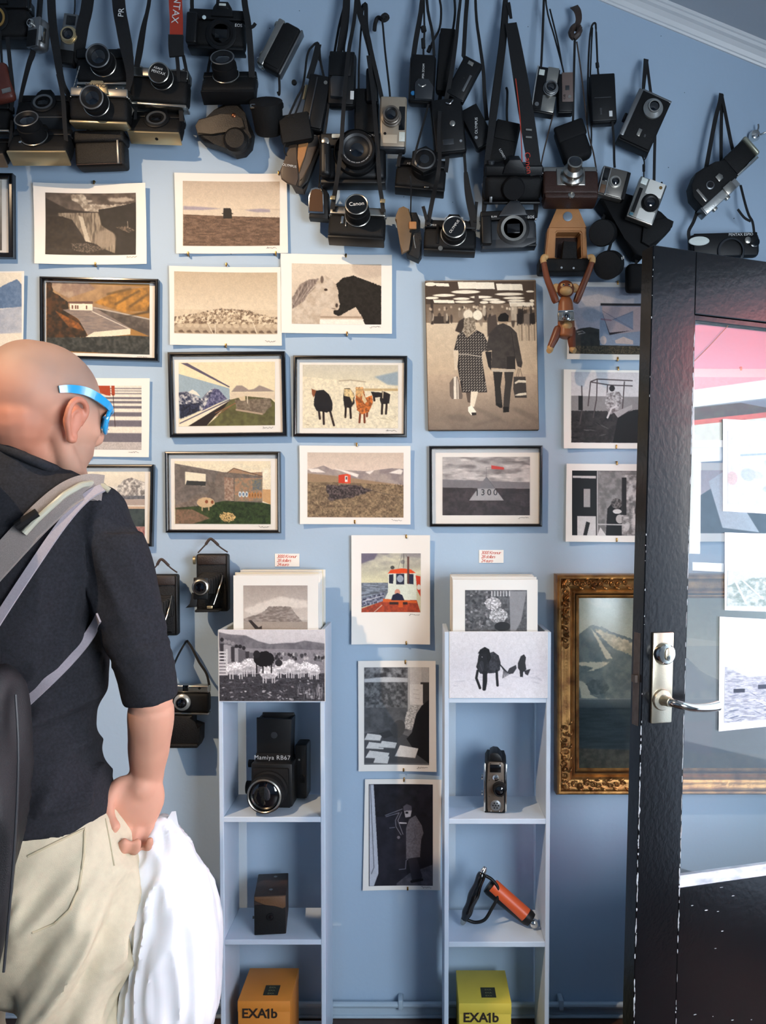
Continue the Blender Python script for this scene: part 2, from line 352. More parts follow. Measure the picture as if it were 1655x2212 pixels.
# ================================================================ PICTURES (drawn as coloured grids on the paper they are printed on)
def hx(c): return np.array([int(c[i:i+2], 16)/255 for i in (0, 2, 4)]) if isinstance(c, str) else np.array(c, float)
def blur(a, n):
    for _ in range(n):
        p = np.pad(a, 1, mode='edge'); a = (p[:-2, 1:-1]+p[2:, 1:-1]+p[1:-1, :-2]+p[1:-1, 2:]+2*p[1:-1, 1:-1])/6
    return a
class Pic:
    def __init__(s, box, z=(0, 0, 1.0), base='888888', seed=1):
        s.box = box; x0, y0, x1, y1 = box; s.w = int(x1-x0)+1; s.h = int(y1-y0)+1; s.z = z; s.seed = seed
        s.im = np.ones((s.h, s.w, 3))*hx(base); s.Y, s.X = np.mgrid[0:s.h, 0:s.w].astype(float)
    def t(s, x, y): ox, oy, k = s.z; return ox+x/k-s.box[0], oy+y/k-s.box[1]
    def n(s, cell, o=3): s.seed += 1; k = s.z[2]; c = (cell[0]/k, cell[1]/k) if isinstance(cell, tuple) else cell/k; return vnoise(s.h, s.w, c, s.seed, o)
    def put(s, m, c, tex=0, cell=20, c2=None):
        m = m[..., None]; c = hx(c)
        if c2 is not None or tex:
            q = np.clip((s.n(cell)-.5)*2.4+.5, 0, 1)[..., None]
            c = c*(1-q)+(hx(c2) if c2 is not None else np.clip(c*(1+tex), 0, 1))*q if c2 is not None else c*(1+(q-.5)*2*tex)
        s.im = s.im*(1-m)+np.clip(c, 0, 1)*m; return s
    def mask(s, pts, soft=0, rough=0):
        P = [s.t(*p) for p in pts]; acc = np.zeros((s.h, s.w)); dx_ = dy_ = 0
        if rough:
            r = s.n(14, 3)-.5; r2 = s.n(14, 3)-.5; dx_ = r*rough*2/s.z[2]; dy_ = r2*rough*2/s.z[2]
        for ox, oy in ((-.25, -.25), (.25, -.25), (-.25, .25), (.25, .25)):
            X = s.X+ox+dx_; Y = s.Y+oy+dy_; ins = np.zeros((s.h, s.w), bool)
            for (xa, ya), (xb, yb) in zip(P, P[1:]+P[:1]):
                if ya == yb: continue
                ins ^= ((ya > Y) != (yb > Y)) & (X < (xb-xa)*(Y-ya)/(yb-ya)+xa)
            acc += ins*.25
        return blur(acc, soft) if soft else acc
    def poly(s, pts, c, tex=0, cell=20, c2=None, soft=0, rough=0, a=1.0): return s.put(s.mask(pts, soft, rough)*a, c, tex, cell, c2)
    def rect(s, x0, y0, x1, y1, c, **k): return s.poly([(x0, y0), (x1, y0), (x1, y1), (x0, y1)], c, **k)
    def ell(s, cx, cy, rx, ry, c, rot=0, soft=0, a=1.0, tex=0, cell=20, c2=None, rough=0):
        x, y = s.t(cx, cy); k = s.z[2]; X = s.X-x; Y = s.Y-y
        if rough: r = s.n(12, 2)-.5; X = X+r*rough*2/k; Y = Y+r*rough*2/k
        ca, sa = math.cos(rot), math.sin(rot); u = (X*ca+Y*sa)/(rx/k); v = (-X*sa+Y*ca)/(ry/k)
        d = np.sqrt(u*u+v*v); e = max(.7/(min(rx, ry)/k), .02)
        m = np.clip((1-d)/e+.5, 0, 1); m = blur(m, soft) if soft else m; return s.put(m*a, c, tex, cell, c2)
    def line(s, pts, c, w=4, a=1.0, soft=0):
        P = [s.t(*p) for p in pts]; k = s.z[2]; best = np.full((s.h, s.w), 1e9)
        for (xa, ya), (xb, yb) in zip(P, P[1:]):
            L = (xb-xa)**2+(yb-ya)**2+1e-9; t = np.clip(((s.X-xa)*(xb-xa)+(s.Y-ya)*(yb-ya))/L, 0, 1)
            best = np.minimum(best, np.hypot(s.X-xa-t*(xb-xa), s.Y-ya-t*(yb-ya)))
        m = np.clip(w/2/k-best+.5, 0, 1); m *= min(1, w/k+.15); return s.put((blur(m, soft) if soft else m)*a, c)
    def grad(s, y0, y1, c0_, c1_, a=1.0):
        _, a0 = s.t(0, y0); _, a1 = s.t(0, y1); t = np.clip((s.Y-a0)/(a1-a0+1e-9), 0, 1)[..., None]; m = ((s.Y >= a0) & (s.Y <= a1+1))[..., None]*a
        s.im = s.im*(1-m)+(hx(c0_)*(1-t)+hx(c1_)*t)*m; return s
    def tex(s, amt, cell=8, y0=None, y1=None):
        q = (s.n(cell, 4)-.5)*2*amt; m = 1.0
        if y0 is not None:
            _, a0 = s.t(0, y0); _, a1 = s.t(0, y1); m = ((s.Y >= a0) & (s.Y <= a1))
        s.im = np.clip(s.im*(1+(q*m)[..., None]), 0, 1); return s
    def blobs(s, n, box, rx, ry, cols, seed=3, **k):
        r = random.Random(seed)
        for _ in range(n): s.ell(r.uniform(box[0], box[2]), r.uniform(box[1], box[3]), rx*r.uniform(.6, 1.4), ry*r.uniform(.6, 1.4), r.choice(cols), rot=r.uniform(-.6, .6), **k)
        return s
M_PRINT = attr_mat('photo_print_ink', .5, .25)
M_CANVAS = attr_mat('canvas_print_ink', .7, .3)
M_OIL = attr_mat('oil_painting_varnish', .16, .6)
def curve_off(u, v, c): return c*(max(0, abs(u)-.1)**2*.8+.5*v*v)+c*.25
def pic_mesh(name, pic, root, P, m, thick=None, img=None, label=None):
    """P(u, v) -> local point; img box gives the place of the picture on the sheet"""
    pic.tex(.06, 1.6*pic.z[2]); pic.tex(.04, 7*pic.z[2])
    H, Wd = pic.h, pic.w; x0, y0, x1, y1 = img if img else pic.box
    xs = np.linspace(x0, x1, Wd); ys = np.linspace(y0, y1, H); V = P(xs, ys).reshape(-1, 3)
    idx = np.arange(H*Wd).reshape(H, Wd)
    Q = np.stack([idx[:-1, :-1], idx[1:, :-1], idx[1:, 1:], idx[:-1, 1:]], -1).reshape(-1, 4)
    me = bpy.data.meshes.new(name); me.vertices.add(len(V)); me.vertices.foreach_set('co', V.astype(np.float32).ravel())
    me.loops.add(Q.size); me.loops.foreach_set('vertex_index', Q.astype(np.int32).ravel()); me.polygons.add(len(Q))
    me.polygons.foreach_set('loop_start', np.arange(0, Q.size, 4, dtype=np.int32)); me.polygons.foreach_set('loop_total', np.full(len(Q), 4, np.int32))
    me.update(calc_edges=True); a = me.color_attributes.new('Col', 'FLOAT_COLOR', 'POINT')
    im = np.clip(pic.im, 0, 1); L = np.where(im <= .04045, im/12.92, ((im+.055)/1.055)**2.4)
    a.data.foreach_set('color', np.concatenate([L.reshape(-1, 3), np.ones((H*Wd, 1))], 1).astype(np.float32).ravel())
    me.polygons.foreach_set('use_smooth', np.ones(len(Q), bool))
    return link(name, me, m, root, label)
M_PAPER = mat('white_photo_paper', 'f0ebe4', .42, noise=.02, nscale=3)
M_MAT = mat('mat_board', 'efeae2', .7)
M_BRASS = mat('brass_clip', 'a9824a', .3, 1.0)
M_FRAME = mat('black_frame_lacquer', '0d0c0d', .22, spec=.7, coat=.3)
M_FGLASS = glass_mat('picture_glass', (1, 1, 1), .035, .03)
M_SLEEVE = glass_mat('clear_plastic_sleeve', (.99, .99, .99), .045, .07)
M_INK = mat('pencil_signature', '55504c', .8)
def frame4(q, t):  # four corners (px) -> bilinear map
    pass
def signature(root, px, py, s, loc, seed=1):
    r = random.Random(seed); pts = []; n = 11
    for k in range(n): pts.append(Vector((px+k*1.9, loc, 0)) )
    bm = BM(); L = []
    for k in range(16): L.append((k*1.5+r.uniform(-.8, .8), r.uniform(-2.2, 2.2)*(1.3 if k < 3 else .7)))
    tube(bm, [s(px-24+a, py+b) for a, b in L], .00035, 4, 3)
    obj('signature', bm, M_INK, root)
class Sheet:
    """a loose photo print held off the wall by brass clips; quad = corners in px (tl, tr, br, bl)"""
    def __init__(s, name, label, quad, dep=.004, curl=.010, lean=0.0):
        (x0, y0), (x1, y1), (x2, y2), (x3, y3) = quad; s.q = [np.array(W(*p, dep)) for p in quad]; s.quad = quad; s.curl = curl; s.lean = lean
        base = (s.q[2]+s.q[3])/2; s.root = thing(name, label, 'photo print', base); s.base = base
        s.bx = (min(x0, x3), min(y0, y1), max(x1, x2), max(y2, y3))
    def uv(s, px, py):
        q = s.quad; x0, y0, x1, y1 = s.bx
        v = (py-(q[0][1]+q[1][1])/2)/((q[3][1]+q[2][1])/2-(q[0][1]+q[1][1])/2)
        v = np.asarray(v, float); xl = q[0][0]*(1-v)+q[3][0]*v; xr = q[1][0]*(1-v)+q[2][0]*v; u = (px-xl)/(xr-xl); return u, v
    def at(s, u, v, off=0.0):
        u = np.asarray(u, float)[..., None]; v = np.asarray(v, float)[..., None]; a, b, c, d = s.q
        p = (a*(1-u)+b*u)*(1-v)+(d*(1-u)+c*u)*v; U = np.abs(2*u-1); V = np.abs(2*v-1)
        lift = s.curl*(U**2*.7+V**2*.25+.05)+s.lean*(1-v)+off
        p = p-np.concatenate([np.zeros_like(lift), lift, np.zeros_like(lift)], -1); return p-s.base
    def P(s, off):
        def f(xs, ys):
            X, Y = np.meshgrid(xs, ys); u, v = s.uv(X, Y); return s.at(u, v, off)
        return f
    def loc(s, px, py, off=.001):
        u, v = s.uv(px, py); return Vector(s.at(u, v, off))
    def paper(s, m=None, thick=.0007, name='paper'):
        n = 12; U, V = np.meshgrid(np.linspace(0, 1, n), np.linspace(0, 1, n)); A = s.at(U, V, thick).reshape(-1, 3); B = s.at(U, V, 0).reshape(-1, 3)
        bm = BM(); va = [bm.verts.new(p) for p in A]; vb = [bm.verts.new(p) for p in B]
        for i in range(n-1):
            for j in range(n-1):
                k = i*n+j; bm.faces.new((va[k], va[k+n], va[k+n+1], va[k+1])); bm.faces.new((vb[k], vb[k+1], vb[k+n+1], vb[k+n]))
        ed = [j for j in range(n)]+[i*n+n-1 for i in range(1, n)]+[(n-1)*n+j for j in range(n-2, -1, -1)]+[i*n for i in range(n-2, 0, -1)]
        for a, b in zip(ed, ed[1:]+ed[:1]): bm.faces.new((va[a], va[b], vb[b], vb[a]))
        return obj(name, bm, m or M_PAPER, s.root, smooth=40)
    def pic(s, p, img=None, m=None): return pic_mesh('photograph', p, s.root, s.P(.0012), m or M_PRINT, img=img)
    def clip(s, px, py, up=True):
        p = s.loc(px, py, .002); bm = BM(); d = 1 if up else -1
        bx(bm, p.x-.0022, p.x+.0022, p.y-.0025, p.y+.0005, p.z-.005, p.z+.005, .001); bx(bm, p.x-.0018, p.x+.0018, p.y-.001, max(p.y+.004, -s.base[1]-.0003), p.z+d*.0045-.0012, p.z+d*.0045+.0012, .0006)
        obj('clip', bm, M_BRASS, s.root)
    def sleeve(s, grow=3):
        """clear cellophane bag, a little crumpled at its open end"""
        n = 16; rr_ = random.Random(int(s.bx[0])); bm = BM(); V = {}
        for i in range(n+1):
            for j in range(n+1):
                u = -.012+j/n*1.024; v = -.03+i/n*1.045; w_ = .0022+rr_.uniform(-.0006, .0016)*(1.6 if v < .12 else .6)
                V[i, j] = bm.verts.new(s.at(u, v, w_))
        for i in range(n):
            for j in range(n): bm.faces.new((V[i, j], V[i+1, j], V[i+1, j+1], V[i, j+1]))
        me = bpy.data.meshes.new('plastic_sleeve'); bm.to_mesh(me); bm.free(); link('plastic_sleeve', me, M_SLEEVE, s.root, 'clear plastic sleeve', 80)
def framed(label, quad, pic, img, border=8, dep=.019, sig=None, seed=0):
    """black lacquered frame, mat, picture behind glass"""
    q = [W(*p, dep) for p in quad]; base = (q[2]+q[3])/2; base.y = 0
    root = thing('picture_frame', label, 'framed photo', base)
    sc = (q[1]-q[0]).length/max(1, abs(quad[1][0]-quad[0][0])); b = border*sc
    ctr = sum(q, Vector())/4
    def inset(p, d):
        r = []
        for k in range(4):
            e1 = (q[(k+1) % 4]-q[k]).normalized(); e2 = (q[k-1]-q[k]).normalized(); r.append(q[k]+(e1+e2)*d)
        return r
    bm = BM(); prof = [(0, -.001), (0, dep-.003), (.0015, dep), (b*.55, dep+.001), (b*.8, dep-.001), (b, dep-.006), (b, dep-.012)]
    rings = []
    for d, h in prof:
        rings.append([bm.verts.new(Vector((p.x, -h, p.z))-base) for p in inset(None, d)])
    for A, B in zip(rings, rings[1:]):
        for k in range(4): bm.faces.new((A[k], A[(k+1) % 4], B[(k+1) % 4], B[k]))
    bm.faces.new(rings[0])
    obj('frame', bm, M_FRAME, root, smooth=20)
    i = inset(None, b*.9); bm = BM(); vv = [Vector((p.x, -(dep-.0135), p.z))-base for p in i]
    A = [bm.verts.new(p) for p in vv]; B = [bm.verts.new(p+Vector((0, .002, 0))) for p in vv]; bm.faces.new(A); bm.faces.new(B)
    for k in range(4): bm.faces.new((A[k], A[(k+1) % 4], B[(k+1) % 4], B[k]))
    obj('mat_board', bm, M_MAT, root, 'off-white mat')
    y = -(dep-.0128)
    def P(xs, ys):
        X, Y = np.meshgrid(xs, ys); a, b_, c, d = [np.array(W(*p, dep-.0128)) for p in quad]
        v = (Y-(quad[0][1]+quad[1][1])/2)/((quad[3][1]+quad[2][1])/2-(quad[0][1]+quad[1][1])/2); xl = quad[0][0]*(1-v)+quad[3][0]*v; xr = quad[1][0]*(1-v)+quad[2][0]*v; u = ((X-xl)/(xr-xl))[..., None]; v = v[..., None]
        p = (a*(1-u)+b_*u)*(1-v)+(d*(1-u)+c*u)*v; p[..., 1] = y; return p-np.array(base)
    pic_mesh('photograph', pic, root, P, M_PRINT, img=img)
    if sig: signature(root, sig[0], sig[1], lambda a, b_: Vector(P(np.array([a]), np.array([b_]))[0, 0])+Vector((0, -.0005, 0)), 0, seed)
    bm = BM(); vv = [Vector((p.x, -(dep-.0095), p.z))-base for p in i]; A = [bm.verts.new(p) for p in vv]; B = [bm.verts.new(p+Vector((0, .0015, 0))) for p in vv]; bm.faces.new(A); bm.faces.new(B)
    for k in range(4): bm.faces.new((A[k], A[(k+1) % 4], B[(k+1) % 4], B[k]))
    obj('glass', bm, M_FGLASS, root); return root
def Q(x0, y0, x1, y1, dr=0, db=0): return [(x0, y0), (x1, y0+dr), (x1+db, y1+dr), (x0+db, y1)]
def loose(label, quad, pic, img=None, clips=(), sig=None, curl=.010, sleeve=False, name='photo_print', dep=.004, seed=1):
    s = Sheet(name, label, quad, dep, curl); s.paper(); s.pic(pic, img)
    for c in clips: s.clip(*c)
    if sig: signature(s.root, sig[0], sig[1], lambda a, b: s.loc(a, b, .0014), 0, seed)
    if sleeve: s.sleeve()
    return s
ZA, ZB, ZC, ZD, ZE, ZF, ZG, ZH, ZI, ZJ, ZK, ZL, ZM = (0, 360, 4.729), (340, 360, 5.517), (600, 540, 5.267), (340, 740, 5.267), (630, 940, 2.955), (900, 580, 5.707), (1200, 580, 3.567), (0, 730, 3.88), (320, 1150, 4.037), (740, 1150, 4.336), (950, 1180, 3.457), (770, 1660, 3.678), (1190, 1200, 3.559)
# waterfall -----------------------------------------------------------------
p = Pic((101, 419, 296, 552), ZA, '2b2422', 11); p.tex(.25, 30)
p.poly([(475, 280), (1400, 280), (1400, 375), (1250, 400), (1120, 430), (1000, 465), (860, 460), (690, 440), (475, 330)], '6d5f55', c2='4a403a', cell=60, soft=3)
p.poly([(730, 300), (860, 285), (890, 340), (960, 355), (880, 385), (1150, 395), (1400, 380), (1180, 415), (1010, 465), (870, 455), (830, 400), (740, 340)], 'd8cbb8', c2='8d7f70', cell=35, soft=2, rough=12)
p.poly([(1110, 330), (1300, 320), (1390, 350), (1250, 375), (1120, 355)], 'b3a595', soft=3, rough=10)
p.poly([(475, 440), (700, 445), (860, 462), (1010, 468), (1010, 500), (475, 500)], '221c1b', soft=1)
p.poly([(1010, 440), (1130, 425), (1250, 405), (1400, 372), (1400, 905), (1010, 905)], '251f1f', c2='15120f', cell=30)
p.poly([(600, 480), (1010, 472), (1040, 600), (1170, 690), (1190, 800), (1180, 890), (1080, 850), (900, 800), (830, 680), (740, 545), (600, 510)], 'a2937f', c2='5e5246', cell=(90, 14), soft=1)
p.poly([(800, 500), (850, 520), (930, 790), (880, 780), (830, 600)], 'c8bba6', soft=1, rough=6)
p.poly([(470, 520), (640, 515), (740, 550), (790, 690), (860, 760), (1000, 800), (1110, 905), (470, 905)], '1b1514', c2='30261f', cell=25, rough=6)
p.ell(1080, 740, 110, 90, '9c8c7a', soft=6, a=.85); p.poly([(730, 790), (900, 785), (1080, 850), (900, 890), (760, 860)], '4d433b', tex=.5, cell=10, soft=1, rough=10)
p.poly([(1180, 620), (1300, 610), (1395, 660), (1320, 680)], '55493f', tex=.5, cell=10, soft=1); p.line([(1310, 565), (1315, 630)], 'b0a090', 5)
loose('unframed print of a dark sepia waterfall under a stormy sky', Q(76, 398, 317, 572, 1, 3), p, None, [(205, 396, True), (208, 572, False)], (300, 557), .013, True, seed=2)
# lone van on a brown beach ---------------------------------------------------
p = Pic((396, 393, 605, 532), ZB, 'cdbba6', 21); p.grad(180, 500, 'c6b29d', 'dccbb4')
p.poly([(315, 480), (500, 482), (770, 500), (1060, 515), (1240, 500), (1340, 515), (1460, 530), (1460, 620), (315, 585)], 'd9c9b4'); p.poly([(315, 478), (500, 482), (770, 502), (560, 520), (315, 520)], 'a59aa3', soft=2); p.poly([(1040, 520), (1230, 503), (1345, 515), (1345, 545), (1180, 545)], 'a59aa3', soft=2)
p.poly([(315, 575), (1465, 610), (1465, 950), (315, 950)], '7d6250', c2='5c4638', cell=(14, 60)); p.tex(.28, 7, 600, 950); p.blobs(14, (350, 640, 1440, 900), 45, 12, ['4f3c31', '8f7460'], soft=1, a=.5)
p.poly([(790, 498), (870, 495), (885, 520), (892, 622), (785, 622), (788, 520)], '191617'); p.line([(775, 560), (900, 562)], '191617', 10)
loose('unframed print of one dark van on a wide brown beach', [(378, 375), (620, 377), (623, 548), (382, 549)], p, None, [(603, 375, True), (408, 549, False), (597, 549, False)], (600, 537), .006, True, seed=3)
# flock of sheep ----------------------------------------------------------------
p = Pic((378, 589, 600, 722), ZB, 'd8c7ad', 31); p.grad(1255, 1700, 'c3b096', 'dfcfb6')
p.poly([(210, 1800), (300, 1790), (450, 1760), (620, 1720), (760, 1690), (850, 1695), (1000, 1710), (1100, 1710), (1200, 1750), (1280, 1800), (1435, 1790), (1435, 2000), (210, 2000)], '94806b', tex=.4, cell=9, soft=1, rough=16)
r_ = random.Random(4)
for row in range(7):
    yy = 1725+row*30
    for k in range(44):
        xx = 220+k*28+r_.uniform(-9, 9); lim = 1690+abs(xx-830)*.19
        if yy < lim: continue
        p.ell(xx, yy+r_.uniform(-8, 8), 19+row*2, 14+row*2, r_.choice(['c6b296', 'a8937a', 'e6d6ba', '7a6450']), a=.9); p.ell(xx+6, yy-14, 6, 7, r_.choice(['4e3c30', 'e2d3b8']), a=.8)
for k in range(13): p.ell(270+k*95, 1935, 62, 58, 'b7a48c', a=.9); p.ell(282+k*95, 1900, 38, 26, 'd6c5a9', a=.7, soft=1); p.ell(300+k*95, 1975, 40, 22, '5a4637', soft=2, a=.8)
p.rect(200, 1985, 1440, 2010, 'c9b89f', soft=1)
for a, b in ((600, 670), (690, 695), (1145, 1195)): p.line([(a, 1865), (b, 2005)], 'e6d9c2', 9)
loose('unframed cream print of a packed flock of sheep', [(367, 576), (607, 579), (610, 748), (369, 746)], p, None, [(490, 573, True), (489, 747, False)], (598, 738), .008, True, seed=4)
# white horse and black horse ----------------------------------------------------
p = Pic((631, 571, 824, 701), ZC, 'cdbca8', 41); p.grad(160, 860, 'd8c9b5', 'ccb9a4'); p.ell(1050, 200, 200, 120, 'b9a695', soft=10, a=.6)
p.rect(160, 755, 1180, 775, 'a08a76', soft=2); p.rect(470, 790, 1000, 860, 'efe7da', soft=1)
p.poly([(160, 540), (260, 390), (330, 360), (480, 330), (540, 290), (600, 330), (670, 400), (690, 480), (700, 560), (708, 620), (690, 680), (620, 690), (560, 650), (500, 680), (475, 860), (160, 860)], 'cfc0ae', c2='b9a793', cell=50, soft=1, rough=6)
p.poly([(165, 560), (260, 400), (360, 340), (470, 330), (430, 400), (360, 480), (300, 590), (170, 680)], '9b8b80', c2='6e6058', cell=(40, 12), soft=1, rough=8)
for k in range(16): p.line([(300+k*9, 380+k*3), (170+k*12, 640-k*9)], r_.choice(['d8cabb', '5d5049', 'c0b0a2']), 4, .6)
p.ell(505, 340, 18, 42, '6a5a50', soft=1); p.ell(548, 455, 20, 14, '3a2c26'); p.ell(672, 632, 15, 24, '3f322c', soft=1); p.line([(615, 665), (655, 672)], '5b4a40', 6)
p.poly([(665, 390), (740, 320), (860, 290), (960, 330), (1090, 375), (1180, 410), (1180, 860), (1000, 860), (960, 760), (890, 650), (810, 690), (740, 735), (690, 752), (640, 730), (630, 690), (690, 680), (708, 620), (690, 540), (690, 470)], '16130f', c2='231f1c', cell=30, rough=8)
loose('unframed print of a white horse nuzzling a black horse', [(607, 549), (847, 552), (847, 722), (609, 720)], p, None, [(748, 553, True), (750, 721, False)], (823, 706), .006, seed=5, dep=.008)
# framed: pool in an orange valley -------------------------------------------------
p = Pic((100, 611, 323, 763), ZA, 'a5793f', 51)
p.poly([(475, 1185), (1530, 1220), (1530, 1480), (475, 1480)], 'b59268', c2='9a7a5a', cell=90); p.poly([(475, 1185), (900, 1190), (980, 1250), (700, 1350), (560, 1280)], 'b59d86', c2='93796a', cell=60, soft=2)
p.poly([(960, 1390), (1200, 1260), (1530, 1215), (1530, 1460), (1250, 1480)], 'c68c3c', c2='8d6530', cell=50, soft=2)
for a in ((1100, 1300, 1330, 1240), (1180, 1400, 1420, 1260), (1330, 1420, 1510, 1290)): p.line([a[:2], a[2:]], '5f4a2c', 24, .7, 3)
p.poly([(475, 1190), (530, 1200), (540, 1290), (700, 1390), (700, 1470), (830, 1600), (900, 1740), (475, 1780)], '5a3a20', c2='2b2318', cell=35, rough=10); p.poly([(560, 1480), (800, 1600), (860, 1680), (700, 1640)], 'a8632b', c2='6b4423', cell=25, soft=2)
p.poly([(640, 1470), (950, 1430), (1330, 1640), (1290, 1660), (900, 1730), (800, 1560)], '98877c', c2='7f7470', cell=(12, 60)); p.poly([(950, 1430), (1530, 1540), (1530, 1720), (1330, 1640)], '4e4640', c2='6f635a', cell=40)
p.line([(960, 1440), (1530, 1545)], 'b9ada0', 14); p.line([(940, 1480), (1325, 1650)], 'd8cfc0', 8)
p.poly([(710, 1400), (945, 1405), (945, 1470), (715, 1470)], 'f1e6d0'); p.poly([(690, 1385), (950, 1375), (950, 1402), (700, 1405)], '6d5145')
for x in (740, 775, 795, 885): p.rect(x-8, 1420, x+6, 1460, '6e4433')
p.poly([(870, 1745), (960, 1690), (1335, 1645), (1330, 1705), (1000, 1745)], 'ece0c8'); p.poly([(475, 1760), (870, 1745), (1340, 1715), (1530, 1720), (1530, 1910), (475, 1890)], '2a2d2a', c2='4c4d48', cell=25); p.poly([(1130, 1560), (1500, 1460), (1530, 1380), (1530, 1480)], '2d2417', soft=3, a=.6)
framed('black framed colour photo of a white bath house and pool in an orange valley', [(84, 596), (341, 602), (340, 780), (85, 773)], p, None, 8, sig=(320, 769), seed=1)
# framed: mural wall beside a grassy field ------------------------------------------
p = Pic((386, 782, 594, 920), ZD, 'eadcb9', 61)
p.poly([(240, 225), (310, 228), (820, 500), (820, 530), (240, 350)], 'efe0ba'); p.poly([(265, 228), (340, 228), (825, 500), (815, 510)], '5d5568')
p.poly([(240, 350), (820, 520), (825, 640), (245, 860)], '9fb1bb'); p.poly([(240, 560), (330, 550), (420, 590), (500, 640), (570, 560), (650, 510), (720, 570), (800, 640), (260, 870)], '2d3148', c2='d9d6d2', cell=22, rough=4)
p.poly([(350, 560), (400, 530), (450, 560), (490, 610)], 'ece4d4'); p.poly([(560, 690), (640, 520), (700, 530), (790, 640), (500, 780)], '3a3a5c', c2='8684a0', cell=16); p.poly([(250, 700), (480, 680), (480, 770), (260, 860)], '171a26', c2='3c3f58', cell=18)
p.poly([(255, 880), (830, 640), (830, 655), (350, 945), (255, 945)], 'efe3c8'); p.line([(258, 912), (640, 735), (825, 650)], '4c4760', 12)
p.poly([(350, 945), (830, 655), (900, 640), (660, 830), (560, 945)], '2c211b')
p.poly([(840, 560), (900, 490), (965, 490), (1040, 540), (1100, 530), (1160, 490), (1220, 510), (1335, 560)], '9c8d84', soft=1); p.rect(830, 570, 1340, 650, 'dccab0')
p.poly([(830, 650), (1000, 610), (1290, 640), (1340, 690), (1340, 945), (560, 945), (680, 840)], '6d6a3d', c2='565231', cell=40); p.poly([(880, 650), (1290, 640), (1300, 720), (1200, 830), (900, 760)], '6b5c4c', c2='8d7f6c', cell=20, rough=10)
p.poly([(920, 620), (1000, 610), (1000, 660), (950, 665)], 'd8c3a0'); p.line([(1022, 560), (1026, 690)], 'd9cab0', 10); p.line([(900, 765), (1190, 815)], 'b39c84', 20); p.line([(660, 800), (890, 690)], 'a8704c', 7); p.line([(665, 835), (880, 690)], '8f5c3e', 7)
framed('black framed photo of a mountain mural on a wall beside a green field', [(361, 760), (615, 758), (619, 942), (366, 945)], p, None, 9.5, .021, sig=(592, 925), seed=2)
# framed: five ponies in snow --------------------------------------------------------
p = Pic((654, 788, 860, 925), ZC, 'e7dcc0', 71); p.grad(1310, 1480, 'cfc8b6', 'ddd4ba'); p.poly([(1100, 1440), (1370, 1380), (1370, 1540), (1250, 1530)], '9aa9b2', soft=5)
p.poly([(285, 1440), (600, 1470), (820, 1480), (1370, 1560), (1370, 2030), (285, 2030)], 'e8ddc2', tex=.05, cell=20); p.line([(700, 1490), (830, 1480), (1000, 1500)], '8c7a60', 12, .6, 1); p.rect(980, 1575, 1370, 1600, 'c4a877', soft=1)
def pony(pts, legs, c, lc='2a1a12', cell=20):
    for l in legs: p.line(l, lc, 24)
    p.poly(pts, c, tex=.25, cell=cell, rough=4)
pony([(385, 1585), (440, 1600), (520, 1590), (590, 1650), (625, 1740), (620, 1830), (560, 1850), (440, 1830), (410, 1760), (420, 1650)], [[(465, 1800), (480, 1920)], [(520, 1820), (525, 1980)], [(590, 1810), (640, 1995)]], '1d1815'); p.poly([(385, 1580), (440, 1600), (410, 1680), (390, 1640)], '8a4f2d')
pony([(755, 1575), (820, 1570), (870, 1640), (875, 1740), (830, 1800), (760, 1790), (745, 1690)], [[(775, 1780), (770, 1900)], [(825, 1780), (832, 1910)]], '2a211c'); p.poly([(755, 1580), (830, 1580), (870, 1650), (850, 1740), (820, 1670), (755, 1660)], 'd9bf8c', tex=.15)
pony([(890, 1560), (970, 1560), (1000, 1680), (1075, 1650), (1085, 1730), (1040, 1840), (960, 1870), (900, 1820), (885, 1700)], [[(940, 1840), (930, 1960)], [(985, 1840), (988, 1960)], [(1020, 1800), (1015, 1890)]], 'b5652b', '7a3d20'); p.poly([(885, 1565), (970, 1562), (975, 1640), (930, 1680), (890, 1650)], 'cfa46c', tex=.15); p.poly([(965, 1620), (1015, 1720), (990, 1750), (960, 1700)], 'dcc69a')
pony([(1190, 1600), (1280, 1640), (1270, 1740), (1180, 1760), (1160, 1700)], [[(1190, 1740), (1185, 1860)], [(1240, 1740), (1232, 1860)]], '241b17'); pony([(1060, 1610), (1180, 1620), (1180, 1670), (1090, 1680)], [[(1095, 1670), (1100, 1710)]], '1f1815')
p.line([(1200, 1590), (1195, 1680)], 'd8c7a8', 10); p.blobs(20, (300, 1850, 1350, 2010), 24, 5, ['cbbd9e', 'b7a888'], a=.6)
framed('black framed photo of five shaggy ponies standing in snow', [(633, 767), (880, 768), (879, 944), (633, 943)], p, None, 8, sig=(858, 930), seed=3)
# framed: roofless concrete ruin -----------------------------------------------------
p = Pic((377, 996, 585, 1132), ZD, 'ece0c4', 81)
p.poly([(195, 1375), (500, 1430), (760, 1475), (900, 1480), (1195, 1520), (1195, 1850), (200, 1900)], '82776e', c2='6b625b', cell=40); p.tex(.1, 12, 1380, 1850)
p.poly([(800, 1478), (868, 1425), (1060, 1480), (1195, 1470), (1195, 1520), (1060, 1500)], 'a5866c'); p.line([(795, 1480), (868, 1428), (1195, 1520)], '58443a', 8)
p.poly([(315, 1468), (550, 1495), (552, 1635), (315, 1615)], 'efe4ca'); p.poly([(335, 1570), (550, 1580), (552, 1632), (320, 1620)], '3b3a36'); p.poly([(760, 1530), (865, 1540), (870, 1800), (765, 1790)], 'b39d8a', c2='8b6f60', cell=18)
p.poly([(880, 1540), (1195, 1540), (1190, 1800), (880, 1800)], '857d6c', c2='b0876a', cell=22); p.poly([(1080, 1560), (1190, 1550), (1190, 1680), (1085, 1680)], '5d6a76', c2='8a8064', cell=18)
for k in range(3): p.ell(940+k*38, 1725, 17, 32, 'd4dfe2'); p.ell(940+k*38, 1725, 8, 18, '4b6486')
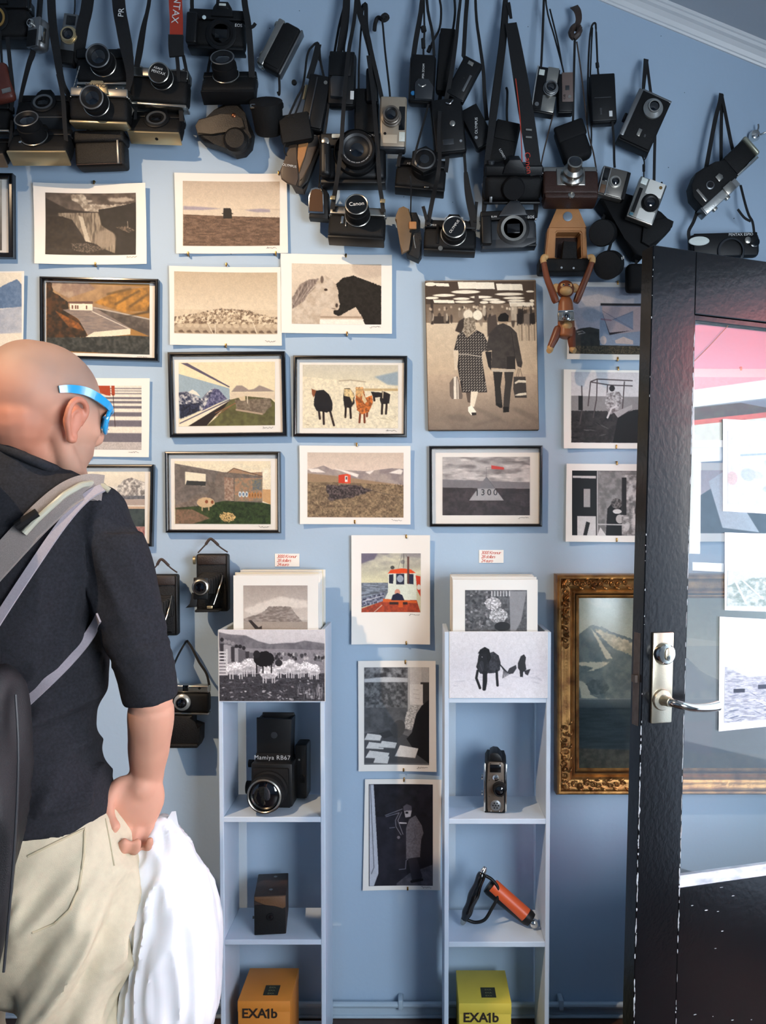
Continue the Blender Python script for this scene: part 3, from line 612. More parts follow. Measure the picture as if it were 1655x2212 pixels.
for k in range(5): p.ell(1050+k*32, 1735, 13, 34, 'c2803f'); p.ell(1050+k*32, 1735, 6, 18, '6e5238')
p.poly([(1195, 1668), (1290, 1670), (1290, 1840), (1195, 1800)], 'cda271'); p.poly([(205, 1880), (460, 1860), (760, 1800), (1200, 1820), (1290, 1840), (1290, 2065), (205, 2065)], '3e4f30', c2='2b3826', cell=30); p.tex(.25, 8, 1850, 2065)
p.poly([(205, 1900), (400, 1900), (600, 2000), (400, 2065), (205, 2065)], '6f5f4c', c2='8e6f5c', cell=20, soft=1); p.ell(800, 1985, 85, 55, 'b59a68', tex=.35, cell=10, rough=18); p.ell(550, 1820, 100, 58, 'cfb28c', rough=6); p.ell(560, 1810, 18, 20, '8a4f35'); p.ell(625, 1815, 16, 20, '8a4f35'); p.line([(510, 1860), (510, 1910)], 'cfb28c', 12); p.line([(585, 1865), (585, 1905)], 'cfb28c', 12)
framed('black framed photo of a sheep grazing by a roofless graffitied concrete ruin', [(355, 975), (605, 975), (606, 1152), (357, 1151)], p, None, 7.5, sig=(583, 1138), seed=4)
# red hut -------------------------------------------------------------------------------
p = Pic((665, 978, 872, 1118), ZE, 'd8c4b4', 91); p.grad(110, 240, 'cbb9a8', 'dbc8b8')
p.poly([(102, 225), (170, 205), (205, 195), (260, 220), (380, 225), (480, 230), (640, 210), (715, 215), (715, 330), (102, 300)], '8d8180', c2='a89a92', cell=40); p.poly([(102, 215), (170, 215), (220, 240), (130, 238)], 'e9dfd6', soft=1); p.poly([(470, 235), (530, 222), (500, 250)], 'e9dfd6', soft=1); p.poly([(620, 240), (690, 215), (712, 225), (700, 250)], 'e9dfd6', soft=1); p.poly([(270, 215), (340, 225), (430, 250), (420, 270), (330, 235)], 'e9dfd6', soft=1)
p.poly([(102, 245), (300, 262), (500, 290), (712, 318), (712, 345), (102, 330)], '9a8065', soft=2); p.poly([(102, 300), (300, 300), (715, 320), (715, 525), (102, 525)], '8f7a5e', c2='6f5d49', cell=(18, 30)); p.tex(.4, 8, 310, 525)
p.poly([(220, 320), (420, 318), (520, 350), (380, 400), (240, 420)], '4b4140', tex=.4, cell=9, soft=2, rough=10); p.line([(480, 345), (712, 400)], '5d5148', 4, .7)
p.poly([(300, 255), (355, 247), (377, 255), (376, 308), (300, 306)], 'c8402a'); p.poly([(355, 247), (377, 255), (376, 308), (340, 308), (338, 252)], 'd9573c'); p.rect(341, 262, 358, 298, 'e8e2dc'); p.rect(346, 266, 354, 284, '38383c')
loose('unframed print of a small red hut on a mossy lava field', [(648, 963), (887, 964), (887, 1133), (649, 1132)], p, None, [(771, 961, True), (767, 1127, False)], (870, 1124), .009, seed=7)
# framed pyramid marker 1300 ----------------------------------------------------------
p = Pic((956, 987, 1145, 1113), ZE, 'b3aeac', 101); p.grad(140, 330, 'b5b0ad', 'cfc9c5'); p.put(np.clip(p.n((30, 90))*2.6-1.1, 0, 1)*(p.Y < 62), '77716f'); p.put(np.clip(p.n((20, 70))*2.6-1.3, 0, 1)*(p.Y < 62)*.8, 'ece6e0')
p.poly([(962, 280), (1180, 290), (1520, 300), (1520, 342), (962, 335)], '7f7b7d', soft=2); p.poly([(962, 333), (1520, 342), (1520, 512), (962, 512)], '4a4141', c2='37302f', cell=30); p.tex(.25, 6, 345, 512)
p.poly([(1243, 265), (1356, 417), (1133, 417)], 'a9a7a8'); p.poly([(1243, 265), (1300, 341), (1185, 341)], '7d7c7f'); p.line([(1243, 265), (1356, 417)], '4c4949', 2); p.line([(1243, 205), (1243, 268)], '5c5858', 2)
p.poly([(1275, 192), (1357, 206), (1355, 220), (1275, 216)], 'c9443a'); p.line([(1243, 205), (1275, 205)], '5c5858', 2)
fr1300 = framed('black framed photo of a concrete pyramid marked 1300 below a red windsock', [(927, 963), (1173, 962), (1172, 1138), (928, 1138)], p, None, 7, sig=(1143, 1118), seed=5)
dd = .0070
for k_, ch in enumerate('1300'):
    q = W(1030+k_*13.5, 1064, dd)-Vector(fr1300.location); sc = S(1050, 1064, dd); lm_ = mat('dark_lettering', '3a3738', .7)
    if ch == '1':
        bm = BM(); poly_prism(bm, [(q.x+a*sc, q.z+b_*sc) for a, b_ in ((0, -7), (2, -7), (2, 7), (.4, 7), (-3, 4.2), (-2.2, 3), (0, 4.4))], q.y, q.y-.0004, lambda a, b_, f: Vector((a, f, b_))); obj('lettering', bm, lm_, fr1300)
    else: obj('lettering', text_bm(ch, 19*sc, Matrix.Translation(q) @ Matrix.Rotation(PI/2, 4, 'X'), .0004), lm_, fr1300)
# canvas: couple walking from behind -------------------------------------------------------
p = Pic((919, 606, 1163, 927), ZF, 'c8b59c', 111); p.grad(150, 700, '57483c', '8d7a66'); p.grad(660, 1300, 'd3c0a5', 'c2ab90'); p.grad(1300, 1990, 'bda58c', '75675b'); p.tex(.05, 60, 700, 1990); p.blobs(6, (200, 1700, 1450, 1950), 160, 40, ['6a5d52', '8d7d6c'], soft=12, a=.5)
p.rect(100, 150, 1480, 430, '4a3c31')
for a, b, c, d in ((100, 165, 240, 205), (230, 170, 410, 215), (515, 160, 985, 250), (1000, 185, 1340, 270), (435, 265, 795, 300), (990, 300, 1340, 328), (1380, 275, 1480, 292), (200, 310, 480, 335), (100, 342, 270, 365), (670, 335, 945, 360), (455, 355, 665, 378), (1090, 350, 1355, 374), (820, 370, 1045, 390), (200, 375, 470, 420), (470, 392, 720, 415), (790, 400, 900, 425), (910, 395, 1115, 425), (1145, 385, 1360, 405), (1420, 385, 1480, 410), (1160, 410, 1480, 470)):
    p.ell((a+c)/2, (b+d)/2, (c-a)/2, (d-b)/2+4, 'f3e8d2', soft=0) if d-b < 45 else p.poly([(a, b), (c-10, b+8), (c, d), (a+14, d-6)], 'f5ebd6')
p.rect(725, 330, 778, 520, '55483f'); p.rect(165, 370, 200, 680, '3a3029'); p.rect(200, 580, 400, 670, '3d332c')
r_ = random.Random(9)
for k in range(46):
    x = r_.uniform(110, 1480); p.ell(x, r_.uniform(520, 640), r_.uniform(14, 26), r_.uniform(45, 90), r_.choice(['3d332c', '6e6053', 'cbbba4', '8c7c6b', '2b2420']), soft=1, a=.85); p.ell(x, r_.uniform(465, 500), 14, 16, r_.choice(['b8a48c', 'e2d2b8', '4e4238']), soft=1)
p.rect(1180, 430, 1260, 640, 'ddceb6', soft=3, a=.7)
for x in (1290, 1380, 1450): p.poly([(x-35, 560), (x+30, 540), (x+40, 680), (x-35, 700)], r_.choice(['2a2422', '7d7166']), soft=1); p.line([(x-12, 690), (x-5, 880)], 'b9a78f', 22, 1, 1); p.line([(x+25, 690), (x+25, 880)], '8d7c69', 18, 1, 1)
p.poly([(470, 760), (520, 640), (590, 600), (600, 780), (540, 790)], '3a302a', soft=1); p.ell(640, 560, 60, 60, 'e6d8c0', soft=2); p.ell(760, 570, 60, 60, 'f0e4cc', soft=1); p.poly([(880, 600), (990, 560), (1010, 700), (880, 840)], '4b4039', soft=1)
p.poly([(585, 620), (650, 590), (715, 610), (735, 740), (620, 850), (540, 790), (580, 720)], 'b5a691', c2='6e6151', cell=16); p.poly([(440, 990), (505, 1000), (490, 1240), (455, 1240)], 'd7c4aa'); p.poly([(450, 1000), (500, 820), (560, 760), (620, 850), (740, 750), (830, 800), (920, 990), (810, 1020), (800, 1080), (860, 1520), (540, 1520), (490, 1200), (510, 1040), (505, 1000)], '2b2523')
for yy in range(770, 1520, 33):
    for xx in range(460, 920, 34):
        if p.mask([(450, 1000), (500, 820), (560, 760), (620, 850), (740, 750), (830, 800), (920, 990), (810, 1020), (800, 1080), (850, 1500), (545, 1500), (490, 1200), (510, 1040)])[int(np.clip(p.t(xx, yy)[1], 0, p.h-1)), int(np.clip(p.t(xx, yy)[0], 0, p.w-1))] > .9: p.line([(xx-7, yy+10), (xx+6+(yy % 3)*2, yy-8)], 'd9cdbb', 7, .85)
p.line([(510, 1050), (620, 1050), (790, 1080)], 'cbbfae', 8); p.poly([(590, 1520), (655, 1520), (640, 1650), (610, 1640)], '5a4c42'); p.poly([(655, 1510), (745, 1510), (690, 1700), (640, 1690)], 'e3d3ba'); p.poly([(615, 1700), (660, 1680), (715, 1760), (700, 1800), (650, 1800), (612, 1750)], 'efe4d0'); p.poly([(655, 1770), (715, 1770), (715, 1800), (660, 1805)], '2a2321')
p.poly([(385, 1400), (430, 1340), (490, 1320), (550, 1560), (540, 1600), (410, 1600), (385, 1560)], '6e6055', soft=0); p.poly([(440, 1330), (470, 1320), (470, 1600), (435, 1600)], 'e0d3c0'); p.poly([(480, 1320), (500, 1400), (500, 1600), (480, 1600)], 'c2b4a2')
p.poly([(1015, 600), (1050, 555), (1110, 540), (1155, 580), (1145, 650), (1060, 655), (1015, 640)], '14110f'); p.poly([(1020, 650), (1140, 650), (1130, 690), (1030, 690)], 'b39c82')
p.poly([(870, 930), (900, 800), (1010, 690), (1080, 670), (1170, 710), (1250, 790), (1315, 1160), (1300, 1220), (1250, 1200), (1220, 1080), (1225, 1240), (1080, 1230), (915, 1220), (930, 1000), (860, 1020)], '453f3a', c2='38322f', cell=60); p.poly([(845, 1020), (925, 1020), (915, 1250), (880, 1200)], '262120'); p.poly([(1115, 1080), (1225, 1080), (1225, 1245), (1115, 1240)], '2c2725'); p.line([(1185, 780), (1220, 1080)], '2d2826', 8)
p.poly([(920, 1240), (1220, 1235), (1210, 1275), (930, 1265)], 'bcae9b'); p.poly([(940, 1265), (1060, 1270), (1030, 1450), (1050, 1700), (1020, 1715), (965, 1680), (955, 1450)], '2b2724'); p.poly([(1080, 1270), (1200, 1270), (1160, 1500), (1130, 1760), (1055, 1770), (1070, 1560), (1090, 1400)], '393430'); p.poly([(1055, 1700), (1130, 1700), (1130, 1765), (1060, 1770)], '191614'); p.poly([(965, 1650), (1045, 1670), (1045, 1715), (1010, 1710)], '191614')
p.poly([(1200, 1330), (1350, 1330), (1360, 1590), (1210, 1590), (1190, 1480)], '403a36'); p.poly([(1210, 1400), (1260, 1370), (1355, 1375), (1355, 1405), (1260, 1400), (1215, 1420)], 'dccfb9'); p.poly([(1205, 1560), (1260, 1535), (1355, 1525), (1355, 1555), (1260, 1565)], 'dccfb9')
for a in ((1230, 1340, 1260, 1230), (1310, 1340, 1285, 1230), (1255, 1340, 1275, 1240)): p.line([a[:2], a[2:]], '5d5046', 6)
cv = [(918, 606), (1158, 604), (1165, 929), (925, 930)]; q = [W(*c, .022) for c in cv]; base = (q[2]+q[3])/2; base.y = 0
root = thing('canvas_print', 'large unframed canvas of an elderly couple walking away through a market hall', 'canvas print', base)
bm = BM(); A = [bm.verts.new(v-base) for v in q]; B = [bm.verts.new(Vector((v.x, -.001, v.z))-base) for v in q]; bm.faces.new(A); bm.faces.new(B)
for k in range(4): bm.faces.new((A[k], A[(k+1) % 4], B[(k+1) % 4], B[k]))
bmesh.ops.bevel(bm, geom=list(bm.edges), offset=.0015, segments=2, affect='EDGES'); obj('stretched_canvas', bm, mat('canvas_edge', '6e5d4d', .8, noise=.4, nscale=30), root)
def Pc(xs, ys):
    X, Y = np.meshgrid(xs, ys); a, b, c, d = [np.array(W(*k, .0226)) for k in cv]; v = ((Y-606)/(929-606))[..., None]; X0_ = 918*(1-v[..., 0])+925*v[..., 0]; u = ((X-X0_)/240)[..., None]
    u = np.clip((np.arange(len(xs))/(len(xs)-1))[None, :, None]*.99+.005+0*v, 0, 1); v = np.clip((np.arange(len(ys))/(len(ys)-1))[:, None, None]*.99+.005+0*u, 0, 1)
    return (a*(1-u)+b*u)*(1-v)+(d*(1-u)+c*u)*v-np.array(base)
pic_mesh('photograph', p, root, Pc, M_CANVAS)
# prints right of the toy monkey -------------------------------------------------------------
Z8 = (1120, 320, 4.809)
p = Pic((1228, 621, 1466, 766), Z8, 'aeb1bd', 121); p.grad(1440, 1900, 'a3aab9', 'b9b4bb'); p.poly([(620, 1560), (830, 1520), (1100, 1580), (1200, 1560), (1200, 1640), (700, 1650)], 'cfc6c5', soft=4); p.ell(760, 1740, 100, 70, '98a2b2', soft=6, a=.7)
p.poly([(520, 1930), (640, 1880), (740, 1865), (840, 1885), (840, 2000), (1700, 2020), (1700, 2145), (520, 2145)], '3b3934', c2='2b2a27', cell=30); p.line([(605, 1920), (660, 1905), (690, 1925), (620, 1940)], 'b4b1ad', 6); p.rect(520, 2060, 1700, 2150, '4c4433', tex=.4, cell=10)
p.poly([(845, 1640), (1700, 1640), (1700, 2060), (845, 2050)], '93a0b4'); p.rect(850, 1615, 1700, 1640, '1c1a1e'); p.poly([(865, 1645), (1700, 1650), (1700, 1850), (945, 1940), (870, 1700)], 'b9a9ac'); p.poly([(980, 1780), (1190, 1690), (1190, 1890)], '8391a8'); p.poly([(865, 1700), (945, 1945), (1170, 1895), (945, 1920)], '25222a'); p.line([(865, 1690), (1190, 1880)], '6a6a7c', 4); p.line([(1190, 1700), (975, 1785)], '6a6a7c', 4); p.line([(860, 1780), (960, 1790)], '8c5c66', 16, .6)
p.ell(880, 2000, 34, 46, 'd6c3bc'); p.poly([(1000, 2000), (1090, 1960), (1190, 2000), (1190, 2040), (1010, 2030)], 'd6c3bc')
loose('unframed print of dark hills with a painted billboard', [(1227, 610), (1470, 612), (1470, 779), (1224, 777)], p, None, [(1334, 612, True), (1334, 776, False)], None, .008, True, seed=8)
p = Pic((1233, 805, 1462, 957), ZG, 'cdc6c8', 131); p.rect(100, 800, 1000, 990, 'd2cacb'); p.poly([(118, 985), (960, 990), (960, 1110), (118, 1110)], '8d8686'); p.poly([(118, 1100), (960, 1095), (960, 1345), (118, 1345)], '252222', c2='383333', cell=30, rough=4); p.blobs(20, (130, 1150, 580, 1330), 26, 5, ['6c6566', '151313'], a=.6)
for a in ([(270, 875), (320, 855), (590, 865)], [(320, 858), (315, 1010), (290, 1150)], [(268, 880), (250, 1060)], [(530, 875), (515, 1090)], [(270, 878), (420, 900), (590, 905)], [(400, 900), (395, 1010)], [(200, 910), (205, 1080), (185, 1200)]): p.line(a, '4e4244', 9)
p.ell(435, 925, 22, 24, '2b2526'); p.poly([(395, 960), (490, 950), (520, 1000), (480, 1100), (410, 1130), (380, 1040)], '6f6566', c2='c4bcbc', cell=14, rough=5); p.line([(400, 1150), (430, 1080), (470, 1060)], 'd2caca', 14); p.poly([(450, 1110), (590, 1050), (590, 1080), (480, 1150)], 'aaa2a2'); p.poly([(480, 1150), (600, 1090), (960, 1060), (960, 1345), (440, 1345)], '131112'); p.rect(175, 985, 208, 1095, '1d1a1a')
loose('unframed black and white print of children on a metal climbing frame', [(1217, 799), (1470, 801), (1470, 970), (1217, 969)], p, None, [(1335, 797, True), (1331, 965, False)], None, .008, False, seed=9)
p = Pic((1235, 1017, 1464, 1157), ZG, '6b6766', 141); p.rect(125, 1560, 330, 2060, '121011'); p.rect(330, 1560, 1000, 2060, '84807f', tex=.15, cell=40); p.poly([(130, 1600), (310, 1600), (310, 1620), (130, 1615)], 'c7c3c2'); p.rect(318, 1560, 328, 2060, 'b9b4b3'); p.rect(215, 1700, 265, 1840, 'a6a1a0'); p.rect(165, 1910, 310, 2060, 'cdc9c8'); p.poly([(210, 2060), (235, 1950), (265, 1960), (240, 2060)], '181616'); p.poly([(385, 2060), (400, 1850), (450, 1790), (520, 1830), (560, 1950), (560, 2060)], '161314'); p.ell(470, 1810, 42, 40, '5c5655', tex=.4, cell=10); p.ell(475, 1872, 34, 18, 'd8d4d2'); p.ell(495, 1930, 30, 34, 'b5b0ae'); p.rect(510, 1590, 1000, 2060, '9d9897', tex=.3, cell=30); p.rect(510, 1610, 545, 1900, '242122'); p.poly([(320, 2060), (345, 1995), (390, 2060)], 'd5d0ce'); p.line([(330, 1972), (560, 1975)], 'c9c5c4', 8); p.blobs(12, (540, 1650, 900, 2040), 20, 30, ['2a2727', 'd0cccb'], a=.7)
loose('unframed black and white print of a market stall figure', [(1223, 1002), (1470, 1003), (1470, 1172), (1221, 1170)], p, None, [(1332, 1001, True), (1332, 1166, False)], None, .008, False, seed=10)
# two prints seen through the door glass
p = Pic((1499, 815, 1705, 951), (0, 0, 1), '9fb0b8', 151); p.grad(815, 890, 'b4c3cc', '8fa1ac'); p.poly([(1499, 880), (1600, 870), (1705, 890), (1705, 951), (1499, 951)], '56684f', c2='3f4b3c', cell=10)
loose('unframed landscape print seen through the door glass, the upper of two', Q(1487, 797, 1718, 966), p, None, [(1600, 797, True)], None, .006)
p = Pic((1512, 1016, 1705, 1152), (0, 0, 1), 'c8b9c0', 161); p.poly([(1512, 1070), (1590, 1020), (1705, 1060), (1705, 1152), (1512, 1152)], '3d4a58', c2='27323f', cell=14); p.poly([(1530, 1040), (1560, 1020), (1640, 1150), (1560, 1140)], 'dfe0e6', soft=1)
loose('unframed mountain print seen through the door glass, the lower of two', Q(1497, 1000, 1718, 1170, 0, -1), p, None, [(1600, 1000, True)], None, .006)
# crosswalk print ----------------------------------------------------------------------------
p = Pic((100, 833, 307, 971), ZH, 'e3dccd', 171)
for k, (a, b) in enumerate(((420, 426), (440, 447), (462, 470), (495, 512), (528, 548), (568, 590), (620, 655), (688, 742), (795, 872))): p.rect(380, a, 1200, b, '6f6a72', soft=1)
p.rect(380, 872, 1200, 940, 'b9b0ac', tex=.06, cell=8); p.tex(.05, 6)
p.poly([(600, 400), (925, 400), (930, 485), (890, 480), (800, 440), (600, 440)], 'a8452a'); p.line([(950, 400), (952, 470)], 'a8452a', 28); p.line([(950, 470), (967, 742)], '3b2c2a', 5); p.poly([(870, 600), (930, 610), (900, 680), (875, 680)], 'd8a78c'); p.line([(845, 640), (850, 690)], 'd8a78c', 16); p.poly([(830, 700), (870, 690), (912, 762), (880, 765), (826, 735)], 'e6e2de'); p.poly([(840, 680), (870, 680), (905, 690), (880, 715)], '3a3233'); p.line([(866, 738), (912, 766)], '4a4344', 6)
loose('unframed print of walking feet on a striped pedestrian crossing', [(80, 816), (325, 818), (323, 988), (80, 985)], p, None, [(195, 984, False)], (303, 976), .006, seed=11)
# frame half hidden by the shoulder: snowy mountain over a bay ----------------------------
p = Pic((110, 1019, 313, 1166), ZH, 'e6dfd2', 181); p.grad(1110, 1240, 'efe6d2', 'e2d8c6'); p.poly([(940, 1290), (1040, 1190), (1100, 1170), (1215, 1210), (1215, 1320), (900, 1330)], 'e9e2d8', c2='7d7772', cell=20, rough=5); p.poly([(430, 1330), (1215, 1320), (1215, 1350), (430, 1360)], '7b7a7c', c2='55565a', cell=16); p.rect(430, 1350, 1215, 1400, 'b3a398'); p.rect(430, 1410, 1215, 1430, 'c7a98e'); p.rect(430, 1430, 1215, 1580, '4a5350', c2='394241', cell=30); p.rect(430, 1580, 1215, 1700, 'b98a80', c2='8a5c5c', cell=20)
framed('black framed photo of a snowy mountain over a bay, behind the visitor\'s shoulder', [(84, 1003), (331, 1003), (328, 1181), (84, 1179)], p, None, 7.5, seed=6)
# left edge: blue mountain print and a cut-off frame ------------------------------------------
p = Pic((-180, 590, 50, 828), ZA, 'dcd9d2', 191); p.grad(1080, 1300, 'efe4cf', 'e2dacd'); p.poly([(-900, 1300), (-300, 1200), (0, 1240), (100, 1190), (190, 1155), (262, 1230), (262, 1440), (-900, 1480)], '5d7696', c2='6f86a5', cell=30, rough=5); p.poly([(-900, 1430), (0, 1460), (262, 1430), (262, 1740), (-900, 1760)], 'a8aebb', c2='b9bcc4', cell=40, soft=3); p.poly([(-900, 1730), (262, 1700), (262, 2280), (-900, 2280)], 'e6dccb', soft=3); p.poly([(-900, 1950), (0, 1930), (100, 1990), (60, 2060), (-900, 2200)], '7d7f86', c2='e9e0d0', cell=20, rough=10)
loose('large unframed print of a blue snowy mountain at the left edge', [(-190, 586), (56, 588), (51, 832), (-190, 832)], p, None, (), None, .010, seed=12)
p = Pic((-210, 388, 4, 540), (0, 0, 1), 'b8b0a4', 201); p.grad(388, 540, 'cfc6b8', '5c554e'); p.tex(.2, 20)
framed('black framed photo cut off by the left edge of the view', [(-230, 371), (26, 373), (27, 555), (-230, 553)], p, None, 11, .022, seed=7)
# fishing boat -----------------------------------------------------------------------------------
p = Pic((781, 1195, 909, 1322), ZJ, 'c9c6a9', 211); p.grad(195, 460, '8f8a8c', 'd6d2ae'); p.put(np.clip(p.n((60, 110))*2.4-1, 0, 1)*(p.Y < 60)*.7, 'e6e2c2'); p.poly([(178, 195), (330, 195), (300, 250), (178, 290)], '6c6576', soft=3); p.rect(178, 470, 430, 620, '77808c', tex=.2, cell=(8, 30))
p.poly([(180, 620), (390, 560), (400, 640), (180, 700)], '3c3f52', c2='9a9fb2', cell=14); p.line([(180, 590), (420, 545)], '4c4a55', 4); p.line([(200, 640), (385, 590)], 'dfe0e2', 5)
p.poly([(385, 640), (425, 560), (430, 380), (690, 380), (695, 640)], 'dadfd0'); p.poly([(425, 385), (450, 350), (560, 335), (640, 345), (690, 380)], 'dc4b1e'); p.poly([(685, 400), (730, 410), (730, 600), (700, 540)], 'c9402a'); p.ell(715, 510, 18, 26, 'd9d4cc')
p.poly([(435, 395), (478, 390), (475, 480), (435, 475)], '26283c'); p.poly([(503, 385), (578, 385), (578, 485), (503, 485)], '25283c'); p.ell(540, 432, 30, 34, '9ba4b3'); p.poly([(608, 385), (665, 390), (665, 485), (608, 480)], '2b2c44'); p.rect(608, 225, 624, 480, '5b3d38'); p.ell(468, 328, 19, 17, '4c4a48'); p.ell(565, 275, 20, 20, '908c88'); p.line([(575, 195), (572, 330)], '4c4a4c', 5); p.line([(560, 200), (520, 340)], '5c5a5c', 3); p.line([(590, 200), (610, 240)], '5c5a5c', 3)
p.poly([(178, 745), (180, 710), (385, 640), (695, 630), (730, 745)], 'b5482a', c2='8e3a26', cell=20); p.poly([(380, 620), (695, 640), (695, 660), (380, 650)], 'd4622c'); p.rect(440, 650, 610, 675, '3a2320'); p.rect(525, 640, 565, 700, 'cf5a28'); p.line([(300, 742), (370, 680)], 'e0d3c0', 5); p.ell(515, 560, 26, 30, 'd0957f'); p.poly([(455, 635), (470, 585), (515, 565), (560, 585), (580, 635)], '20233a')
loose('unframed square colour print of an orange and white fishing boat', Q(760, 1156, 929, 1391, 0, 0), p, None, [(878, 1159, True), (878, 1388, False)], (908, 1327), .012, seed=13)
# book market (the cut-out cartoon figure of the photo is left out) -------------------------------------
p = Pic((787, 1441, 927, 1651), ZJ, '6a6a6c', 221); p.rect(205, 1262, 612, 1360, '3c3b3d', c2='8d8e90', cell=40); p.poly([(205, 1370), (400, 1352), (612, 1362), (612, 1420), (205, 1420)], 'bcbdbf', soft=1); p.rect(205, 1400, 612, 1640, '77787a', c2='3f4042', cell=26); p.rect(205, 1640, 612, 1860, '5c5d60', c2='48494b', cell=50)
p.rect(612, 1262, 812, 1700, 'b5b2af'); p.rect(630, 1262, 740, 1430, 'c7c3bf'); p.rect(730, 1400, 812, 1600, '3a3838'); p.rect(630, 1420, 752, 1610, 'dbd7d2')
for a, b, t in ((690, 1470, 'x'), (690, 1510, 'x'), (700, 1550, 'x')): p.line([(a-24, b), (a+22, b+4)], 'a9a39d', 5, .7)
p.poly([(205, 1880), (430, 1840), (600, 1900), (812, 2000), (812, 2160), (205, 2160)], '4a4b4e'); p.poly([(570, 1830), (600, 1680), (660, 1615), (720, 1620), (700, 1700), (650, 1850)], 'b3b0ac', tex=.2, cell=8, rough=5); p.ell(520, 1840, 62, 90, '454546', rot=.4); p.poly([(650, 1870), (690, 1700), (740, 1620), (812, 1560), (812, 2160), (700, 2080), (600, 1930)], '1b1a1c')
def bk(x0, y0, x1, y1, sk=0): p.poly([(x0+sk, y0), (x1, y0+sk*.6), (x1-sk*.6, y1), (x0, y1-sk*.3)], 'd3d1ce'); p.line([(x0+2, y1-sk*.3), (x1-sk*.6, y1)], '7b7976', 5)
bk(205, 1880, 370, 1950, 30); bk(220, 1960, 400, 2030, 30); bk(340, 1950, 510, 2020, 30); bk(215, 2040, 440, 2120, 40); bk(290, 2080, 440, 2165, 30); bk(490, 1990, 710, 2110, 50); p.poly([(340, 1880), (440, 1850), (475, 1900), (390, 1930)], '38393b')
loose('unframed black and white print of a reader at an outdoor book stall', [(774, 1427), (941, 1427), (943, 1666), (775, 1665)], p, None, [(876, 1430, True), (872, 1662, False)], (925, 1657), .006, seed=14)
# man by a doorway --------------------------------------------------------------------------------------
p = Pic((797, 1693, 935, 1912), ZL, '1c1b22', 231); p.rect(105, 125, 605, 380, '16151b', c2='23222b', cell=60); p.rect(105, 380, 400, 925, '26252f', c2='1d1c25', cell=60); p.poly([(105, 125), (138, 125), (175, 780), (175, 830), (140, 925), (105, 925)], 'b9bcc6'); p.line([(112, 130), (140, 780), (120, 830)], '4a4b55', 5)
for a in ([(230, 370), (365, 320)], [(235, 380), (340, 350), (310, 410), (315, 460), (355, 525)], [(360, 345), (330, 410), (370, 520)], [(265, 470), (305, 465)], [(340, 800), (390, 795), (395, 730), (410, 715)]): p.line(a, '8d8e9c', 5, .8)
p.poly([(320, 910), (420, 830), (605, 760), (605, 925), (320, 925)], '5a5861', c2='44424b', cell=40); p.poly([(395, 470), (420, 400), (470, 370), (520, 450), (533, 510), (515, 560), (505, 700), (395, 715)], '605e67', tex=.1, cell=10); p.poly([(372, 300), (400, 280), (438, 295), (440, 330), (375, 335)], '4c4a55'); p.poly([(380, 335), (440, 330), (430, 380), (390, 388)], 'a6a4ad'); p.rect(390, 340, 412, 356, '141318'); p.line([(345, 430), (395, 432)], 'b9b7bf', 10); p.poly([(410, 715), (480, 710), (525, 860), (480, 900), (440, 880)], '2c2a33'); p.line([(440, 895), (520, 880)], '141318', 22); p.line([(460, 480), (470, 540), (440, 580)], '4a4851', 5); p.ell(335, 545, 12, 12, '6a6873')
loose('unframed dark print of a man in a long coat standing by a doorway', [(789, 1682), (954, 1683), (951, 1921), (784, 1922)], p, None, [(873, 1684, True), (881, 1918, False)], (933, 1916), .006, seed=15)
# ---- price notes
def note(label, x0, y0, x1, y1, lines):
    c = W((x0+x1)/2, (y0+y1)/2, .002); r = thing('price_note', label, 'price note', c); s_ = S(x0, y0, .002); w, h = (x1-x0)*s_, (y1-y0)*s_
    bm = BM(); bx(bm, -w/2, w/2, -.0004, .0016, -h/2, h/2); obj('paper', bm, M_PAPER, r)
    for k, t in enumerate(lines):
        obj('handwriting', text_bm(t, h*.36, Matrix.Translation((-w*.43, -.0007, h*(.28-.31*k))) @ Matrix.Rotation(PI/2, 4, 'X'), .0003, 'LEFT', .3, .8), mat('red_ink', 'c9523c', .7), r, 'red handwriting')
note('handwritten red price note above the left stack of prints', 594, 1196, 647, 1224, ['3000 Kronur', '28 dollars', '24 euro'])
note('handwritten red price note above the right stack of prints', 1035, 1188, 1088, 1216, ['3000 Kronur', '28 dollars', '24 euro'])

# ---- posters fixed to the door glass
bpy.context.view_layer.update()
MD = door.matrix_world.copy(); MDi = MD.inverted()
def DG(px, py, y=.016):
    o = MDi @ Vector((0, -DW, CAMZ)); d = (MDi.to_3x3() @ (W(px, py, 0)-Vector((0, -DW, CAMZ)))); return o+d*((y-o.y)/d.y)
M_POST = mat('white_poster_paper', 'f4f5f5', .5)
def poster(label, quad, pic, img):
    P4 = [DG(*p) for p in quad]; c = MD @ ((P4[2]+P4[3])/2); r = thing('poster', label, 'poster', c, door.rotation_euler); base = (P4[2]+P4[3])/2
    bm = BM(); A = [bm.verts.new(p-base) for p in P4]; B = [bm.verts.new(p-base+Vector((0, .0008, 0))) for p in P4]; bm.faces.new(A); bm.faces.new(B)
    for i in range(4): bm.faces.new((A[i], A[(i+1) % 4], B[(i+1) % 4], B[i]))
    obj('paper', bm, M_POST, r)
    pic.im = pic.im*.85
    I4 = [np.array(DG(*p)-base) for p in img]
    def P(xs, ys):
        u = np.linspace(0, 1, len(xs))[None, :, None]; v = np.linspace(0, 1, len(ys))[:, None, None]; a, b, c_, d = I4; p = (a*(1-u)+b*u)*(1-v)+(d*(1-u)+c_*u)*v; p[..., 1] -= .0006; return p
    pic_mesh('photograph', pic, r, P, M_PRINT)
